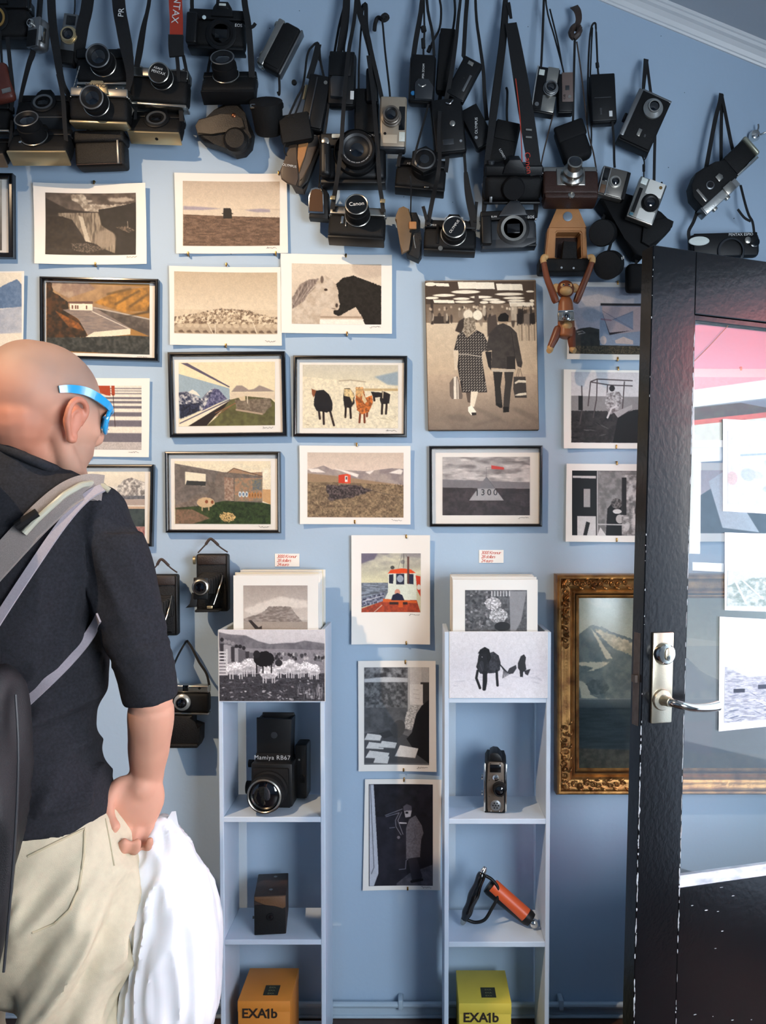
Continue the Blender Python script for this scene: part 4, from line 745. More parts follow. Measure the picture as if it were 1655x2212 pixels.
p = Pic((1566, 1440, 1760, 1562), ZM, 'e8ebee', 301); p.poly([(1340, 860), (1500, 940), (2100, 900), (2100, 1300), (1340, 1300)], 'a9aeb9', c2='e0e3ea', cell=(8, 30), soft=1); p.rect(1400, 1030, 1480, 1060, '3d4656'); p.rect(1575, 1000, 1800, 1035, '4a5262'); p.blobs(60, (1340, 1060, 2000, 1290), 26, 5, ['6d7a90', 'f2f4f7', '8c97aa'], a=.8)
poster('white bordered poster of a snowy lava field on the door glass', [(1555, 1332), (1790, 1345), (1790, 1556), (1553, 1580)], p, [(1566, 1438), (1770, 1442), (1770, 1545), (1564, 1562)])
p = Pic((1568, 1230, 1760, 1318), ZM, 'dfeae6', 311); p.poly([(1345, 240), (1500, 170), (1800, 160), (2100, 200), (2100, 410), (1345, 410)], '9db3ab', c2='dbe6e0', cell=26, soft=1, rough=10); p.line([(1400, 200), (1480, 390)], 'f0f5f0', 14); p.line([(1450, 190), (1600, 350)], 'f0f5f0', 10)
poster('white bordered poster of pale green rocks on the door glass', [(1566, 1150), (1790, 1158), (1790, 1326), (1566, 1318)], p, [(1572, 1232), (1775, 1236), (1775, 1314), (1570, 1310)])
p = Pic((1566, 1000, 1760, 1140), ZG, 'e6ecef', 321); p.tex(.06, 30); p.blobs(16, (1310, 1560, 1900, 1980), 60, 40, ['b9cdd6', 'c9d6da', 'd8b9b4', 'f3f6f7'], soft=2, a=.7); p.line([(1400, 1660), (1640, 1640)], '8fb3cc', 14, .6)
poster('pale notice sheet, uppermost on the door glass', [(1562, 905), (1790, 918), (1790, 1118), (1562, 1104)], p, [(1572, 930), (1775, 938), (1775, 1100), (1572, 1090)])
# ================================================================ BUILDER FOR SMALL THINGS (local units = photo pixels at the thing's own distance)
class K:
    def __init__(s, name, label, cat, cx, cy, dep, roll=0, pitch=0, yaw=0, group=None, at=None):
        loc = at if at is not None else W(cx, cy, dep); s.s = S(cx, cy, dep); s.c = (cx, cy)
        s.root = thing(name, label, cat, loc, (0, 0, 0), group)
        R = Matrix.Rotation(math.radians(-roll), 4, 'Y') @ Matrix.Rotation(math.radians(yaw), 4, 'Z') @ Matrix.Rotation(math.radians(pitch), 4, 'X')
        s.root.rotation_euler = R.to_euler(); s.inv = (Matrix.Translation(loc) @ R).inverted()
        s.last = s.root
    def v(s, a, b, c): return Vector((a, -c, b))*s.s
    def add(s, name, bm, m, par=None, label=None, smooth=35, dup=None):
        o = obj(name, bm, m, par or s.root, label, smooth); s.last = o; return o
    def box(s, name, x0, x1, y0, y1, z0, z1, m, bev=1.5, par=None, label=None, seg=2):
        bm = BM(); bx(bm, x0*s.s, x1*s.s, -z1*s.s, -z0*s.s, y0*s.s, y1*s.s, bev*s.s, seg); return s.add(name, bm, m, par, label)
    def prism(s, name, pts, z0, z1, m, bev=1.2, par=None, label=None):
        bm = BM(); poly_prism(bm, pts, z0, z1, lambda a, b, f: s.v(a, b, f), bev*s.s); return s.add(name, bm, m, par, label)
    def turn(s, name, x, y, prof, m, z=0, tx=0, ty=0, n=28, par=None, label=None):
        M = Matrix.Translation(s.v(x, y, z)) @ Matrix.Rotation(math.radians(ty), 4, 'Z') @ Matrix.Rotation(math.radians(tx), 4, 'X') @ Matrix.Rotation(PI/2, 4, 'X')
        hol = 'ring' in name or 'bezel' in name or 'surround' in name or name == 'lens_mount'; bm = BM(); lathe(bm, [(r*s.s, h*s.s) for r, h in prof], n, M, cap=not (hol or name in ('lens_barrel', 'lens_housing')), cap0=not hol); return s.add(name, bm, m, par, label)
    def knob(s, name, x, y, r, h, m, z=0, par=None, side='y'):   # a small cylinder standing on the top edge
        bm = BM(); M = Matrix.Translation(s.v(x, y, z)); lathe(bm, [(r*s.s, 0), (r*s.s, h*.8*s.s), (r*.85*s.s, h*s.s)], 18, M); return s.add(name, bm, m, par)
    def wire(s, name, pts, r, m, par=None, label=None, k=5):
        bm = BM(); tube(bm, [s.v(*p) for p in pts], r*s.s, 8, k); return s.add(name, bm, m, par, label)
    def text(s, t, x, y, z, size, m, roll=0, par=None, align='CENTER', shear=0, label=None, tx=0, space=1):
        M = Matrix.Translation(s.v(x, y, z)) @ Matrix.Rotation(math.radians(tx), 4, 'X') @ Matrix.Rotation(math.radians(-roll), 4, 'Y') @ Matrix.Rotation(PI/2, 4, 'X')
        return s.add('lettering', text_bm(t, size*s.s, M, .35*s.s, align, shear, space), m, par, label, 30)
    # straps are given in photo pixels (px, py, dep)
    def strap(s, pts, wid, m=None, name='strap', par=None, label=None, th=1.4, k=4):
        P = [s.inv @ W(*p) for p in pts]; sc = s.s; w_ = (lambda t: wid(t)*sc) if callable(wid) else wid*sc
        f = s.inv.to_3x3() @ Vector((0, -1, 0)); bm = BM(); ribbon(bm, P, w_, th*sc, f, k); return s.add(name, bm, m or M_STRAP, par, label)
    def cord(s, pts, r, m=None, name='cord', par=None, label=None):
        P = [s.inv @ W(*p) for p in pts]; bm = BM(); tube(bm, P, r*s.s, 7, 4); return s.add(name, bm, m or M_STRAP, par, label)
M_LEATH = mat('black_leatherette', '0d0d0e', .6, spec=.3, bump=.5, bscale=900, noise=.2, nscale=60)
M_BLACK = mat('black_plastic', '0d0e10', .45, spec=.35, noise=.15, nscale=40, bump=.12, bscale=600)
M_BLKG = mat('black_gloss_plastic', '0c0d0f', .15, coat=.3)
M_BLKM = mat('matt_black', '0c0c0e', .75, spec=.25)
M_DGREY = mat('dark_grey_plastic', '2c2f33', .42, noise=.1, nscale=50)
M_SILV = mat('satin_chrome', 'bcb8ae', .28, 1.0, noise=.08, nscale=80)
M_CHROME = mat('bright_chrome', 'dcdad4', .12, 1.0)
M_GREYM = mat('grey_metal', '7d7f80', .38, .8)
M_CREAM = mat('champagne_metal', 'c9b68f', .3, .8)
M_BEIGE = mat('champagne_plastic', 'a39684', .35, .35)
M_LENS = mat('coated_lens_glass', '07090f', .04, spec=.9, coat=.8)
M_RED = mat('red_strap_webbing', 'a8341f', .75, bump=.3, bscale=700)
M_STRAP = mat('black_strap_webbing', '0d0d0f', .75, bump=.5, bscale=900)
M_BROWNS = mat('brown_leather_strap', '3e3029', .6, noise=.3, nscale=60)
M_WHITEL = mat('white_lettering', 'd9dad8', .5)
M_REDL = mat('red_lettering', 'b8301f', .5)
M_BROWN = mat('brown_leather', '3a2219', .45, noise=.35, nscale=25, bump=.5, bscale=500)
M_TAN = mat('tan_leather', 'b47c49', .6, noise=.18, nscale=22, bump=.4, bscale=400)
M_TANB = mat('worn_brown_leather', '6b4c33', .55, noise=.3, nscale=22, bump=.4, bscale=400)
M_FLASH = mat('flash_diffuser', 'cfd6cf', .12, spec=.8, bump=.5, bscale=400)
M_BCASE = mat('black_leather_case', '0e0b09', .5, spec=.35, noise=.3, nscale=30, bump=.6, bscale=500)
# ================================================================ NARROW SHELF UNITS
M_SHELF = mat('pale_blue_shelf_paint', 'c6d5e6', .42, noise=.05, nscale=12, bump=.25, bscale=40)
SD = .223
def unit(label, xl, xr, ytop, boards):
    a = W(xl, 1700, SD).x; b = W(xr, 1700, SD).x; t = .0112; zt = W(xl, ytop, SD).z
    r = thing('narrow_shelf_unit', label, 'shelf unit', ((a+b)/2, -SD/2, 0)); o = r.location; h = (b-a)/2
    for x0, x1 in ((-h, -h+t), (h-t, h)):
        bm = BM(); bx(bm, x0, x1, -SD/2, SD/2-.042, 0, zt, .0015, 1); obj('side_panel', bm, M_SHELF, r)
    zs = []
    for y in boards:
        z = W(xl, y, SD).z; zs.append(z)
        bm = BM(); bx(bm, -h+t, h-t, -SD/2+.0005, SD/2-.042, z-.0135, z, .001, 1); obj('shelf_board', bm, M_SHELF, r)
    bm = BM(); bx(bm, -h+t, h-t, -SD/2+.0005, -SD/2+.010, zs[0]-.002, zt-.001, .001, 1); obj('front_panel', bm, M_SHELF, r)
    return r, a, b, zt, zs
U1, a1, b1, zt1, zs1 = unit('pale blue shelf unit beside the white plastic bag, holding prints and an orange box', 473, 702, 1361, (1506, 1765, 2030, 2294))
U2, a2, b2, zt2, zs2 = unit('pale blue shelf unit beside the gilt framed painting, holding prints and a yellow box', 960, 1189, 1365, (1507, 1769, 2035, 2299))
# front prints glued to the units
p = Pic((472, 1361, 703, 1515), ZI, 'c9c6cc', 241); p.grad(860, 1040, 'cfcccf', 'bbb8bd'); p.poly([(610, 870), (700, 890), (850, 900), (960, 950), (1060, 975), (1200, 965), (1280, 965), (1370, 945), (1545, 970), (1545, 1030), (610, 1010)], '77757b', c2='636168', cell=40, soft=1); p.poly([(610, 1010), (1545, 1030), (1545, 1480), (610, 1480)], '87848a'); p.tex(.15, 12, 1030, 1200)
p.poly([(610, 1240), (1545, 1230), (1545, 1480), (610, 1480)], '47464c', c2='353439', cell=(10, 40)); p.tex(.4, 9, 1240, 1480)
r_ = random.Random(12)
for k in range(60): p.ell(r_.uniform(720, 1540), r_.uniform(1060, 1120), 12, 14, r_.choice(['3d3b40', 'bdbabd', '66646a', '2b292d']), a=.9)
for k in range(9):
    x = 640+k*32; p.ell(x, 940+k*12+r_.uniform(-10, 10), 16, 18, r_.choice(['2a282d', '8c8a8f'])); p.poly([(x-18, 970+k*10), (x+18, 970+k*10), (x+16, 1130), (x-16, 1130)], r_.choice(['39373c', '9a989d', '605e64']))
for k in range(8): p.rect(612, 1040+k*28, 690, 1052+k*28, 'd1cfd2')
p.rect(672, 1020, 690, 1240, 'c5c3c6')
for x, y, w_, h_ in ((760, 1190, 85, 55), (880, 1160, 75, 60), (1050, 1225, 80, 55), (1180, 1180, 75, 55), (1290, 1190, 60, 50), (1380, 1180, 60, 50), (1450, 1200, 55, 50), (1240, 1150, 50, 40)):
    p.ell(x, y, w_, h_, 'd8d6da', tex=.18, cell=12, rough=10); p.ell(x, y+h_*.6, w_*.8, h_*.4, '8f8d93', soft=2, a=.6)
    for q in (-.6, -.3, .4, .65): p.line([(x+q*w_, y+h_*.7), (x+q*w_, y+h_*1.6)], 'c9c7cb', 9)
p.ell(1010, 1105, 92, 68, '1a181b', rough=8); p.ell(945, 1065, 30, 34, '242226')
for x in (945, 1000, 1075): p.line([(x, 1150), (x, 1225)], '1a181b', 12)
p.ell(1140, 1140, 32, 30, '2e2c30'); p.blobs(70, (630, 1290, 1530, 1470), 12, 6, ['a5a3a8', '1f1e22', 'c4c2c6'], a=.7)
for k in range(40): x = r_.uniform(1280, 1540); y = r_.uniform(1380, 1470); p.line([(x, y), (x+r_.uniform(-10, 10), y-60)], 'a3a1a6', 4, .6)
def fronted(label, x0, x1, y0, y1, pic):
    d = SD+.0018; c = W((x0+x1)/2, y1, d); r = thing('photo_print', label, 'photo print', c); A = W(x0, y0, d)-c; B = W(x1, y1, d)-c
    bm = BM(); bx(bm, A.x, B.x, 0, .0012, B.z, A.z); obj('paper', bm, M_PAPER, r)
    def P(xs, ys):
        t = (xs-xs[0])/(xs[-1]-xs[0]); u = (ys-ys[0])/(ys[-1]-ys[0]); X, Z = np.meshgrid(A.x+(B.x-A.x)*(.004+.992*t), A.z+(B.z-A.z)*(.004+.992*u)); return np.stack([X, X*0-.0004, Z], -1)
    pic_mesh('photograph', pic, r, P, M_PRINT)
fronted('black and white print of sheep being herded, on the left shelf unit front', 472, 703, 1360, 1515, p)
p = Pic((971, 1364, 1183, 1508), ZK, 'd6d5db', 251); p.grad(640, 930, 'd9d8dc', 'cfced6'); p.grad(930, 1130, 'd3d2da', 'dddce2')
p.blobs(30, (90, 930, 790, 1060), 24, 4, ['b5b4bf', 'c3c2cc'], soft=1, a=.6)
p.poly([(360, 800), (400, 785), (440, 815), (455, 870), (450, 925), (420, 945), (370, 950), (345, 940)], '24252b', c2='3c3e46', cell=14)
p.poly([(270, 900), (285, 850), (330, 820), (370, 840), (372, 930), (350, 960), (300, 950)], '1d1e23', c2='2e3037', cell=12); p.ell(320, 840, 36, 78, '1a1b20', rot=.12); p.ell(308, 900, 20, 46, '2c2e35', rot=.1); p.poly([(283, 800), (300, 770), (335, 750), (368, 768), (385, 830), (360, 880), (345, 800)], '121317', tex=.3, cell=8)
for a in ([(282, 930), (272, 985), (295, 1045), (300, 1060)], [(345, 940), (345, 1010), (335, 1070)], [(330, 940), (328, 1070)], [(425, 930), (428, 990), (432, 1040)]): p.line(a, '17181c', 19)
for q in range(7): p.line([(448, 880), (478+q*5, 925+q*3), (470+q*9, 985-q*5)], '1f2026', 5, .8)
p.ell(315, 826, 3, 3, 'd0d2d8'); p.line([(300, 880), (318, 930)], '55575f', 4, .6)
p.poly([(505, 940), (520, 910), (570, 885), (575, 910), (550, 950), (520, 955)], '35353c'); p.poly([(585, 870), (605, 820), (630, 805), (645, 830), (640, 870), (648, 920), (625, 940), (622, 978), (600, 975), (598, 930), (585, 910)], '25262b'); p.poly([(630, 930), (680, 915), (660, 965), (640, 955)], '303138')
fronted('black and white print of dark horses in snow, on the right shelf unit front', 971, 1183, 1364, 1508, p)
# stacks of matted prints standing in the open tops
M_MATS = [mat('ivory_board', 'ece5cf', .6), mat('white_board', 'ecebe6', .5), mat('cream_board', 'e6dcbb', .6)]
def stack(unit_x0, unit_x1, zs, ytop, front_pic, side, x0, x1, img, seed):
    r = random.Random(seed); n = 9; zt = W(x0, ytop, .2).z; w_ = W(x1, ytop, .2).x-W(x0, ytop, .2).x; cxx = (W(x1, 1300, .2).x+W(x0, 1300, .2).x)/2
    for k in range(n):
        y = -(.203-k*.0185); dzt = 0 if k == 0 else r.uniform(-.002, .006)+k*.0006; dxx = 0 if k == 0 else r.uniform(-.004, .007)
        c = Vector((min(max(cxx+dxx, unit_x0+.0125+w_/2), unit_x1-.0125-w_/2), y, zs[0]))
        lab = ('matted print at the front of the %s stack, %s' % (side, 'showing a cloud-capped mountain' if side == 'left' else 'showing sheep by a fence')) if k == 0 else 'matted print in a clear sleeve standing in the %s stack behind its front print' % side
        t = thing('matted_print', lab, 'matted print', c, (math.radians(-1.2), 0, 0), None if k == 0 else 'matted prints in the %s shelf stack' % side)
        h = zt+dzt-zs[0]; bm = BM(); bx(bm, -w_/2, w_/2, -.0015, .0015, 0.0005, h, .0005, 1); obj('mat_board', bm, M_MATS[1 if k == 0 else r.randint(0, 2)], t)
        if k == 0:
            def P(xs, ys):
                d = .2045; X = np.array([W(q, 1300, d).x for q in xs])-c.x; Z = np.array([W(x0, q, d).z for q in ys])-c.z; X, Z = np.meshgrid(X, Z); return np.stack([X, X*0-.0019, Z], -1)
            pic_mesh('photograph', front_pic, t, P, M_PRINT)
        nn = 10; bm = BM(); V = {}
        for i in range(nn+1):
            for j in range(nn+1): V[i, j] = bm.verts.new((-w_/2-.002+(w_+.004)*j/nn, -.0034-r.uniform(0, .0018), .002+(h+.004)*i/nn))
        for i in range(nn):
            for j in range(nn): bm.faces.new((V[i, j], V[i, j+1], V[i+1, j+1], V[i+1, j]))
        obj('plastic_sleeve', bm, M_SLEEVE, t, 'clear plastic sleeve', smooth=80)
p = Pic((525, 1265, 664, 1440), ZI, 'b5aca4', 261); p.grad(462, 760, 'a79d96', 'cdc4bb'); p.poly([(830, 680), (960, 620), (1150, 560), (1390, 600), (1390, 660), (1100, 660), (900, 720)], 'dad2c9', soft=6, rough=12); p.poly([(830, 750), (940, 720), (1010, 690), (1050, 650), (1120, 645), (1240, 650), (1290, 720), (1350, 790), (830, 780)], '7d736d', c2='a59b94', cell=(10, 30), rough=6); p.rect(830, 782, 1390, 845, 'a2978d'); p.poly([(870, 770), (895, 765), (960, 830), (990, 815), (990, 845), (930, 845)], '332c2a')
stack(a1, b1, zs1, 1243, p, 'left', 504, 688, None, 3)
p = Pic((1005, 1275, 1139, 1440), ZK, '57585b', 271); p.tex(.5, 16); p.blobs(60, (195, 335, 380, 620), 10, 8, ['8b8c90', '2c2d30', 'b5b6ba'], a=.6); p.ell(400, 430, 60, 48, 'bdbdc0', tex=.25, cell=10, rough=10); p.ell(440, 520, 70, 55, 'a9aaad', tex=.3, cell=10, rough=10); p.ell(470, 600, 60, 35, '222326'); p.poly([(520, 335), (650, 335), (640, 400), (610, 560), (570, 635), (530, 635)], '8f9094', soft=1)
for k in range(7): p.rect(385+k*22, 335, 396+k*22, 375, 'b9babd')
stack(a2, b2, zs2, 1252, p, 'right', 978, 1162, None, 5)
# ================================================================ THINGS ON THE SHELVES
def rest(px, py, dep, z):  # world point under a pixel column, standing on height z
    q = W(px, py, dep); q.z = z; return q
# studio camera with raised hood
k = K('studio_camera', 'black medium format camera with raised viewing hood and large lens', 'camera', 594, 1737, .11, yaw=-3, at=rest(596, 1740, .11, zs1[1]))
k.box('body', -44, 44, 3, 96, -38, 40, M_BLACK, 4); k.box('film_back', 40, 66, 6, 124, -60, -8, M_BLACK, 4); k.box('front_plate', -38, 38, 8, 88, 40, 50, M_BLKM, 3)
k.box('feet', -38, 38, 0, 3.5, -30, 34, M_BLKM, 1)
k.prism('viewing_hood', [(-36, 96), (36, 96), (40, 186), (-36, 188)], 14, 22, M_BLACK, 2); k.box('hood_back', -34, 36, 96, 190, -30, -24, M_BLACK, 1.5); k.prism('hood_side', [(-35, 96), (-35, 185), (-31, 185), (-31, 96)], -28, 16, M_BLACK, .5); k.prism('hood_side', [(35, 96), (38, 185), (34, 185), (31, 96)], -28, 16, M_BLACK, .5)
k.text('Mamiya RB67', -2, 104, 24, 13, mat('grey_lettering', 'a9adb3', .5), par=None, space=1.1); k.box('name_bar', -37, 37, 95, 113, 20, 23.5, M_BLKM, 1); k.turn('badge', 2, 152, [(7, 0), (7, 1), (4, 1.4)], M_DGREY, 22)
k.turn('lens_barrel', -3, 44, [(40, 0), (40, 10), (36, 12), (36, 26), (38, 28), (38, 40), (34, 44)], M_BLKM, 48, n=40); k.turn('filter_ring', -3, 44, [(34, 0), (35.5, 1), (35.5, 8), (33, 9), (31.5, 8), (31.5, 2)], M_SILV, 90, n=44)
k.turn('lens_glass', -3, 44, [(31.5, 0), (25, 4), (14, 6.5), (.1, 7.5)], M_LENS, 90, n=40)
k.turn('focus_knob', -50, 34, [(14, 0), (14, 12)], M_BLKM, 6, ty=-90); k.turn('focus_knob', -47, 86, [(8, 0), (8, 10)], M_BLKM, 6, ty=-90); k.turn('winding_knob', 52, 50, [(15, 0), (15, 10), (8, 11)], M_BLKM, -20, ty=90); k.turn('screw', 50, 92, [(2.4, 0), (2.4, 2)], M_CHROME, -8)
# box camera
k = K('box_camera', 'worn brown and black box camera with small round lens window', 'camera', 584, 2031, .195, yaw=6, at=rest(584, 2031, .195, zs1[2]))
k.box('body', -34, 34, 0, 85, -118, 0, mat('worn_black_leathercloth', '241d1a', .6, noise=.4, nscale=30, col2='3d2a21', bump=.6, bscale=400), 1.5); k.box('front_plate', -33, 33, 1, 66, 0, 2.5, M_LEATH, 1); k.prism('torn_cover', [(-33, 84), (33, 84), (33, 60), (27, 57), (10, 64), (-10, 66), (-33, 77)], 0, 3.4, M_TANB, .5, label='peeling brown leather strip')
k.turn('lens_window', 1, 40, [(8, 0), (8, 2.5), (6.5, 3), (6, 1.5)], M_BLKM, 2.4); k.turn('lens_glass', 1, 40, [(6, 0), (.1, 1)], M_LENS, 3.6); k.turn('button', 0, 86, [(4, 0), (4, 2), (2, 2.6)], M_GREYM, -30, tx=90); k.turn('button', 6, 86, [(4, 0), (4, 2)], M_GREYM, -98, tx=90); k.turn('winding_key', -35, 30, [(3, 0), (3, 4)], M_GREYM, -20, ty=-90)
# cartons
def carton(label, px, dep, z, col, top, txt):
    k = K('camera_carton', label, 'box', px, 2290, dep, at=rest(px, 2290, dep, z)); m = mat('carton_'+top, col, .6, noise=.06, nscale=20)
    k.box('carton', -56, 56, 0, 131, -136, 0, m, .8); k.box('lid_edge', -56.6, 56.6, 108, 131.6, -136.6, .6, m, .6)
    yy = 104 if top == 'orange' else 100; dm = mat('dark_print', '2b2018', .6); M_ = lambda x: Matrix.Translation(k.v(x, yy, 1.4)) @ Matrix.Rotation(PI/2, 4, 'X')
    k.add('lettering', text_bm('EXA', 29*k.s, M_(-48), .35*k.s, 'LEFT', 0, .98, .022), dm); k.add('lettering', text_bm('b', 29*k.s, M_(15), .35*k.s, 'LEFT', 0, 1, .022), dm)
    k.prism('lettering', [(8, yy-10.5), (12, yy-10.5), (12, yy+11.5), (9, yy+11.5), (3, yy+7), (4.5, yy+4.5), (8, yy+6.5)], 1.2, 1.6, dm, 0)
    k.box('printed_square', -6, 26, 131.6, 132.2, -62, -22, mat('print_green_black', '33352a', .6, noise=.4, nscale=60), 0)
    for q in range(3): k.text('EXA', 10, 132.5, -52+q*12, 8, mat('olive_print', '6c6e4f', .7), tx=-90)
carton('orange cardboard camera carton lettered EXA 1b on the left unit', 571, .218, zs1[3], 'd98a35', 'orange', 'EXA1b'); carton('yellow cardboard camera carton lettered EXA 1b on the right unit', 1048, .218, zs2[3], 'd8c24a', 'yellow', 'EXA1b')
# small cine camera seen from its lens side
k = K('cine_camera', 'small vintage grey cine camera standing upright seen from the lens side', 'cine camera', 1070, 1752, .18, yaw=-5, at=rest(1070, 1752, .18, zs2[1]))
k.prism('body', [(-22, 0), (20, 0), (23, 6), (24, 100), (20, 112), (-18, 113), (-23, 104), (-24, 6)], -95, 0, M_LEATH, 2); k.box('edge_trim', -25, -21, 4, 108, -8, 2, M_CHROME, 1.2); k.box('edge_trim', 21, 25, 4, 108, -8, 2, M_CHROME, 1.2)
k.prism('front_plate', [(-15, 4), (15, 4), (19, 10), (18, 108), (14, 112), (-13, 112), (-16, 108), (-18, 60), (-17, 10)], 0, 4, mat('worn_grey_enamel', '6d6258', .38, .5, noise=.2, nscale=50), 1.5)
k.prism('top_housing', [(-13, 110), (-12, 126), (-5, 130), (5, 129), (12, 122), (16, 110)], -60, -6, M_BLACK, 2.5); k.box('viewfinder_window', -12, 12, 90, 107, 3, 5.5, M_BLKG, 2); k.turn('winding_button', 1, 79, [(7, 0), (7, 3), (4, 6), (.1, 6.6)], M_CHROME, 4)
k.turn('lens_barrel', 9, 56, [(15, 0), (15, 6), (12.5, 8), (12.5, 22), (11, 24), (9.5, 23)], M_BLKM, 2); k.turn('lens_glass', 9, 56, [(9.5, 0), (.1, 3)], M_LENS, 22); k.turn('speaker_disc', 1, 19, [(11.5, 0), (11.5, 3), (10, 4)], M_GREYM, 3.5)
for a in range(7): k.turn('disc_hole', 1+6*math.cos(a*PI/3)*(a < 6), 19+6*math.sin(a*PI/3)*(a < 6), [(1.6, 0), (1.6, .6)], M_BLKM, 7.4, n=10)
for x, y in ((-10, 109), (10, 109), (-13, 73), (14, 73), (-13, 38), (14, 38), (-9, 6), (9, 6)): k.turn('screw', x, y, [(1.4, 0), (1.2, 1)], M_CHROME, 4, n=10)
k.turn('side_knob', -27, 70, [(7, 0), (7, 3)], M_CHROME, -30, ty=-90); k.turn('side_dial', -27, 35, [(6, 0), (6, 3)], M_CHROME, -30, ty=-90)
# flash handle grip
k = K('flash_bracket', 'black curved camera handle with orange and black cylinder resting on shelf', 'camera handle', 1070, 2020, .13, at=rest(1070, 2020, .13, zs2[2]))
zz = lambda x, y: (x-1070, 2014-y)
def bar(name, P, r, m, n=14, **kw):
    bm = BM(); tube(bm, [k.v(*p) for p in P], r if callable(r) else r*k.s, n, 5); return k.add(name, bm, m, **kw)
bar('grip', [(-29, 116, 6), (-38, 92, 8), (-50, 62, 10), (-60, 35, 10), (-68, 16, 10)], lambda t: (8+3.5*math.sin(t*PI)+1.2*math.sin(t*18))*k.s, M_BLKG)
bar('end_cap', [(-28, 117, 6), (-23, 130, 4)], lambda t: (6.5-3*t*t)*k.s, M_CHROME, smooth=40) if False else bar('end_cap', [(-28, 117, 6), (-25, 123, 5), (-22, 129, 4)], lambda t: (7-4*t*t)*k.s, M_CHROME)
bar('end_cap', [(-68, 17, 10), (-70, 11, 10), (-73, 6, 10)], lambda t: (7-3.5*t*t)*k.s, M_SILV)
bar('guard', [(-22, 110, 6), (-8, 102, 8), (4, 86, 10), (4, 66, 12), (-10, 40, 14), (-24, 18, 14), (-44, 11, 12), (-62, 16, 10)], 3.6, M_BLACK)
A = Vector((-16, 82, -10)); B = Vector((76, 16, 12)); bar('battery_tube', [A, A.lerp(B, .5), B], lambda t: (17.5 if .03 < t < .97 else 15)*k.s, M_BLACK, 20)
A2 = A+Vector((6, 6, 6)); B2 = B+Vector((-2, 4, 5)); bar('orange_sleeve', [A2.lerp(B2, .05), A2.lerp(B2, .5), A2.lerp(B2, .88)], 15.5, mat('orange_plastic', 'c8552a', .4), 20, label='orange sleeve')
e = (B-A).normalized(); q = B+e*3+Vector((0, 0, 14)); k.turn('end_button', B.x+4, B.y-2, [(8, 0), (8, 4), (5, 6), (.1, 7)], M_CHROME, B.z+13)
# ================================================================ GILT FRAMED PAINTING
M_GILT = mat('antique_gilt', 'c28c4e', .32, .75, noise=.35, nscale=26, col2='6d4322', bump=.35, bscale=160)
M_GILTD = mat('dark_gilt', '5a3d24', .45, .6, noise=.4, nscale=50)
px0, px1, py0, py1 = 1203, 1858, 1241, 1719; dep = .052
c = W((px0+px1)/2, py1, 0); root = thing('gilt_framed_painting', 'large gilt framed oil painting of snowy mountains over dark water', 'framed painting', c)
s_ = S(1400, 1450, dep); q = [W(px0, py0, dep), W(px1, py0, dep), W(px1, py1, dep), W(px0, py1, dep)]
def gring(prof, name, m, label=None):
    bm = BM(); rings = []
    for d, h in prof:
        d *= s_; sg = ((1, -1), (-1, -1), (-1, 1), (1, 1)); rings.append([bm.verts.new(Vector((p.x+d*a, -h*dep, p.z+d*b))-c) for p, (a, b) in zip(q, sg)])
    for A, B in zip(rings, rings[1:]):
        for i in range(4): bm.faces.new((A[i], A[(i+1) % 4], B[(i+1) % 4], B[i]))
    return obj(name, bm, m, root, label, 25)
gring([(0, .02), (0, .8), (2, .95), (5, 1), (9, .97), (11, .86), (16, .78), (24, .74), (31, .68), (36, .55), (37, .5), (41, .55), (43, .5)], 'frame_moulding', M_GILT, 'gilt outer moulding')
gring([(41, .5), (44, .42), (46, .36), (47, .36)], 'bead_strip', M_GILTD, 'dark beaded strip'); gring([(45, .3), (46, .42), (49, .45), (53, .36), (54, .25)], 'inner_moulding', M_GILT)
# carved scrolls at the corners
bm = BM(); r = random.Random(8)
def at(a, b, h): return Vector((q[0].x+a*s_, -h*dep, q[0].z-b*s_))-c
def scroll(a, b, rad, turns=1.4, ph=0, sgn=1):
    pts = [];
    for i in range(14):
        t = i/13; ang = ph+sgn*t*turns*2*PI; rr_ = rad*(1-t*.8); pts.append(at(a+rr_*math.cos(ang), b+rr_*math.sin(ang), .84+.1*t))
    tube(bm, pts, lambda t: (2.1-1.1*t)*s_, 6, 2)
def leaf(a, b, ang, L): tube(bm, [at(a, b, .82), at(a+math.cos(ang)*L*.5, b+math.sin(ang)*L*.5, .95), at(a+math.cos(ang)*L, b+math.sin(ang)*L, .82)], lambda t: (.8+2.0*math.sin(t*PI))*s_, 6, 3)
H_ = py1-py0; W_ = px1-px0
for cy, sy in ((20, 1), (H_-20, -1)):
    for a in range(7): leaf(16, cy-6*sy, (PI/4+(a-3)*.33)*sy if sy > 0 else -(PI/4+(a-3)*.33), 17)
    for j in range(9):
        d = 20+j*13; sz = 7-j*.25; scroll(22+2.5*math.sin(j*2), cy+sy*d, sz, 1.3, r.uniform(0, 6), 1 if j % 2 else -1); leaf(22+(-1)**j*7, cy+sy*(d+6), sy*PI/2+(-1)**j*.6, 14)
        if j < 10: scroll(24+d, cy-sy*(-3)-sy*3+2.5*math.sin(j*2.2), sz, 1.3, r.uniform(0, 6), 1 if j % 2 else -1); leaf(24+d+5, cy+(-1)**j*7, (-1)**j*.6, 14)
o = obj('carved_scrolls', bm, M_GILT, root, 'carved scroll and leaf ornament', 60); o['kind'] = 'stuff'
p = Pic((1254, 1292, 1808, 1666), ZM, '8f958a', 281); p.grad(325, 700, '7f877c', 'a3a592'); p.blobs(10, (230, 330, 1700, 560), 160, 26, ['8d9386', '98998a'], soft=10, a=.5)
p.poly([(225, 620), (330, 540), (430, 560), (500, 600), (575, 620), (800, 700), (1000, 730), (1060, 770), (1200, 900), (1400, 1000), (1700, 940), (2210, 980), (2210, 1170), (225, 1170)], '68706a', c2='545e5c', cell=50, rough=8)
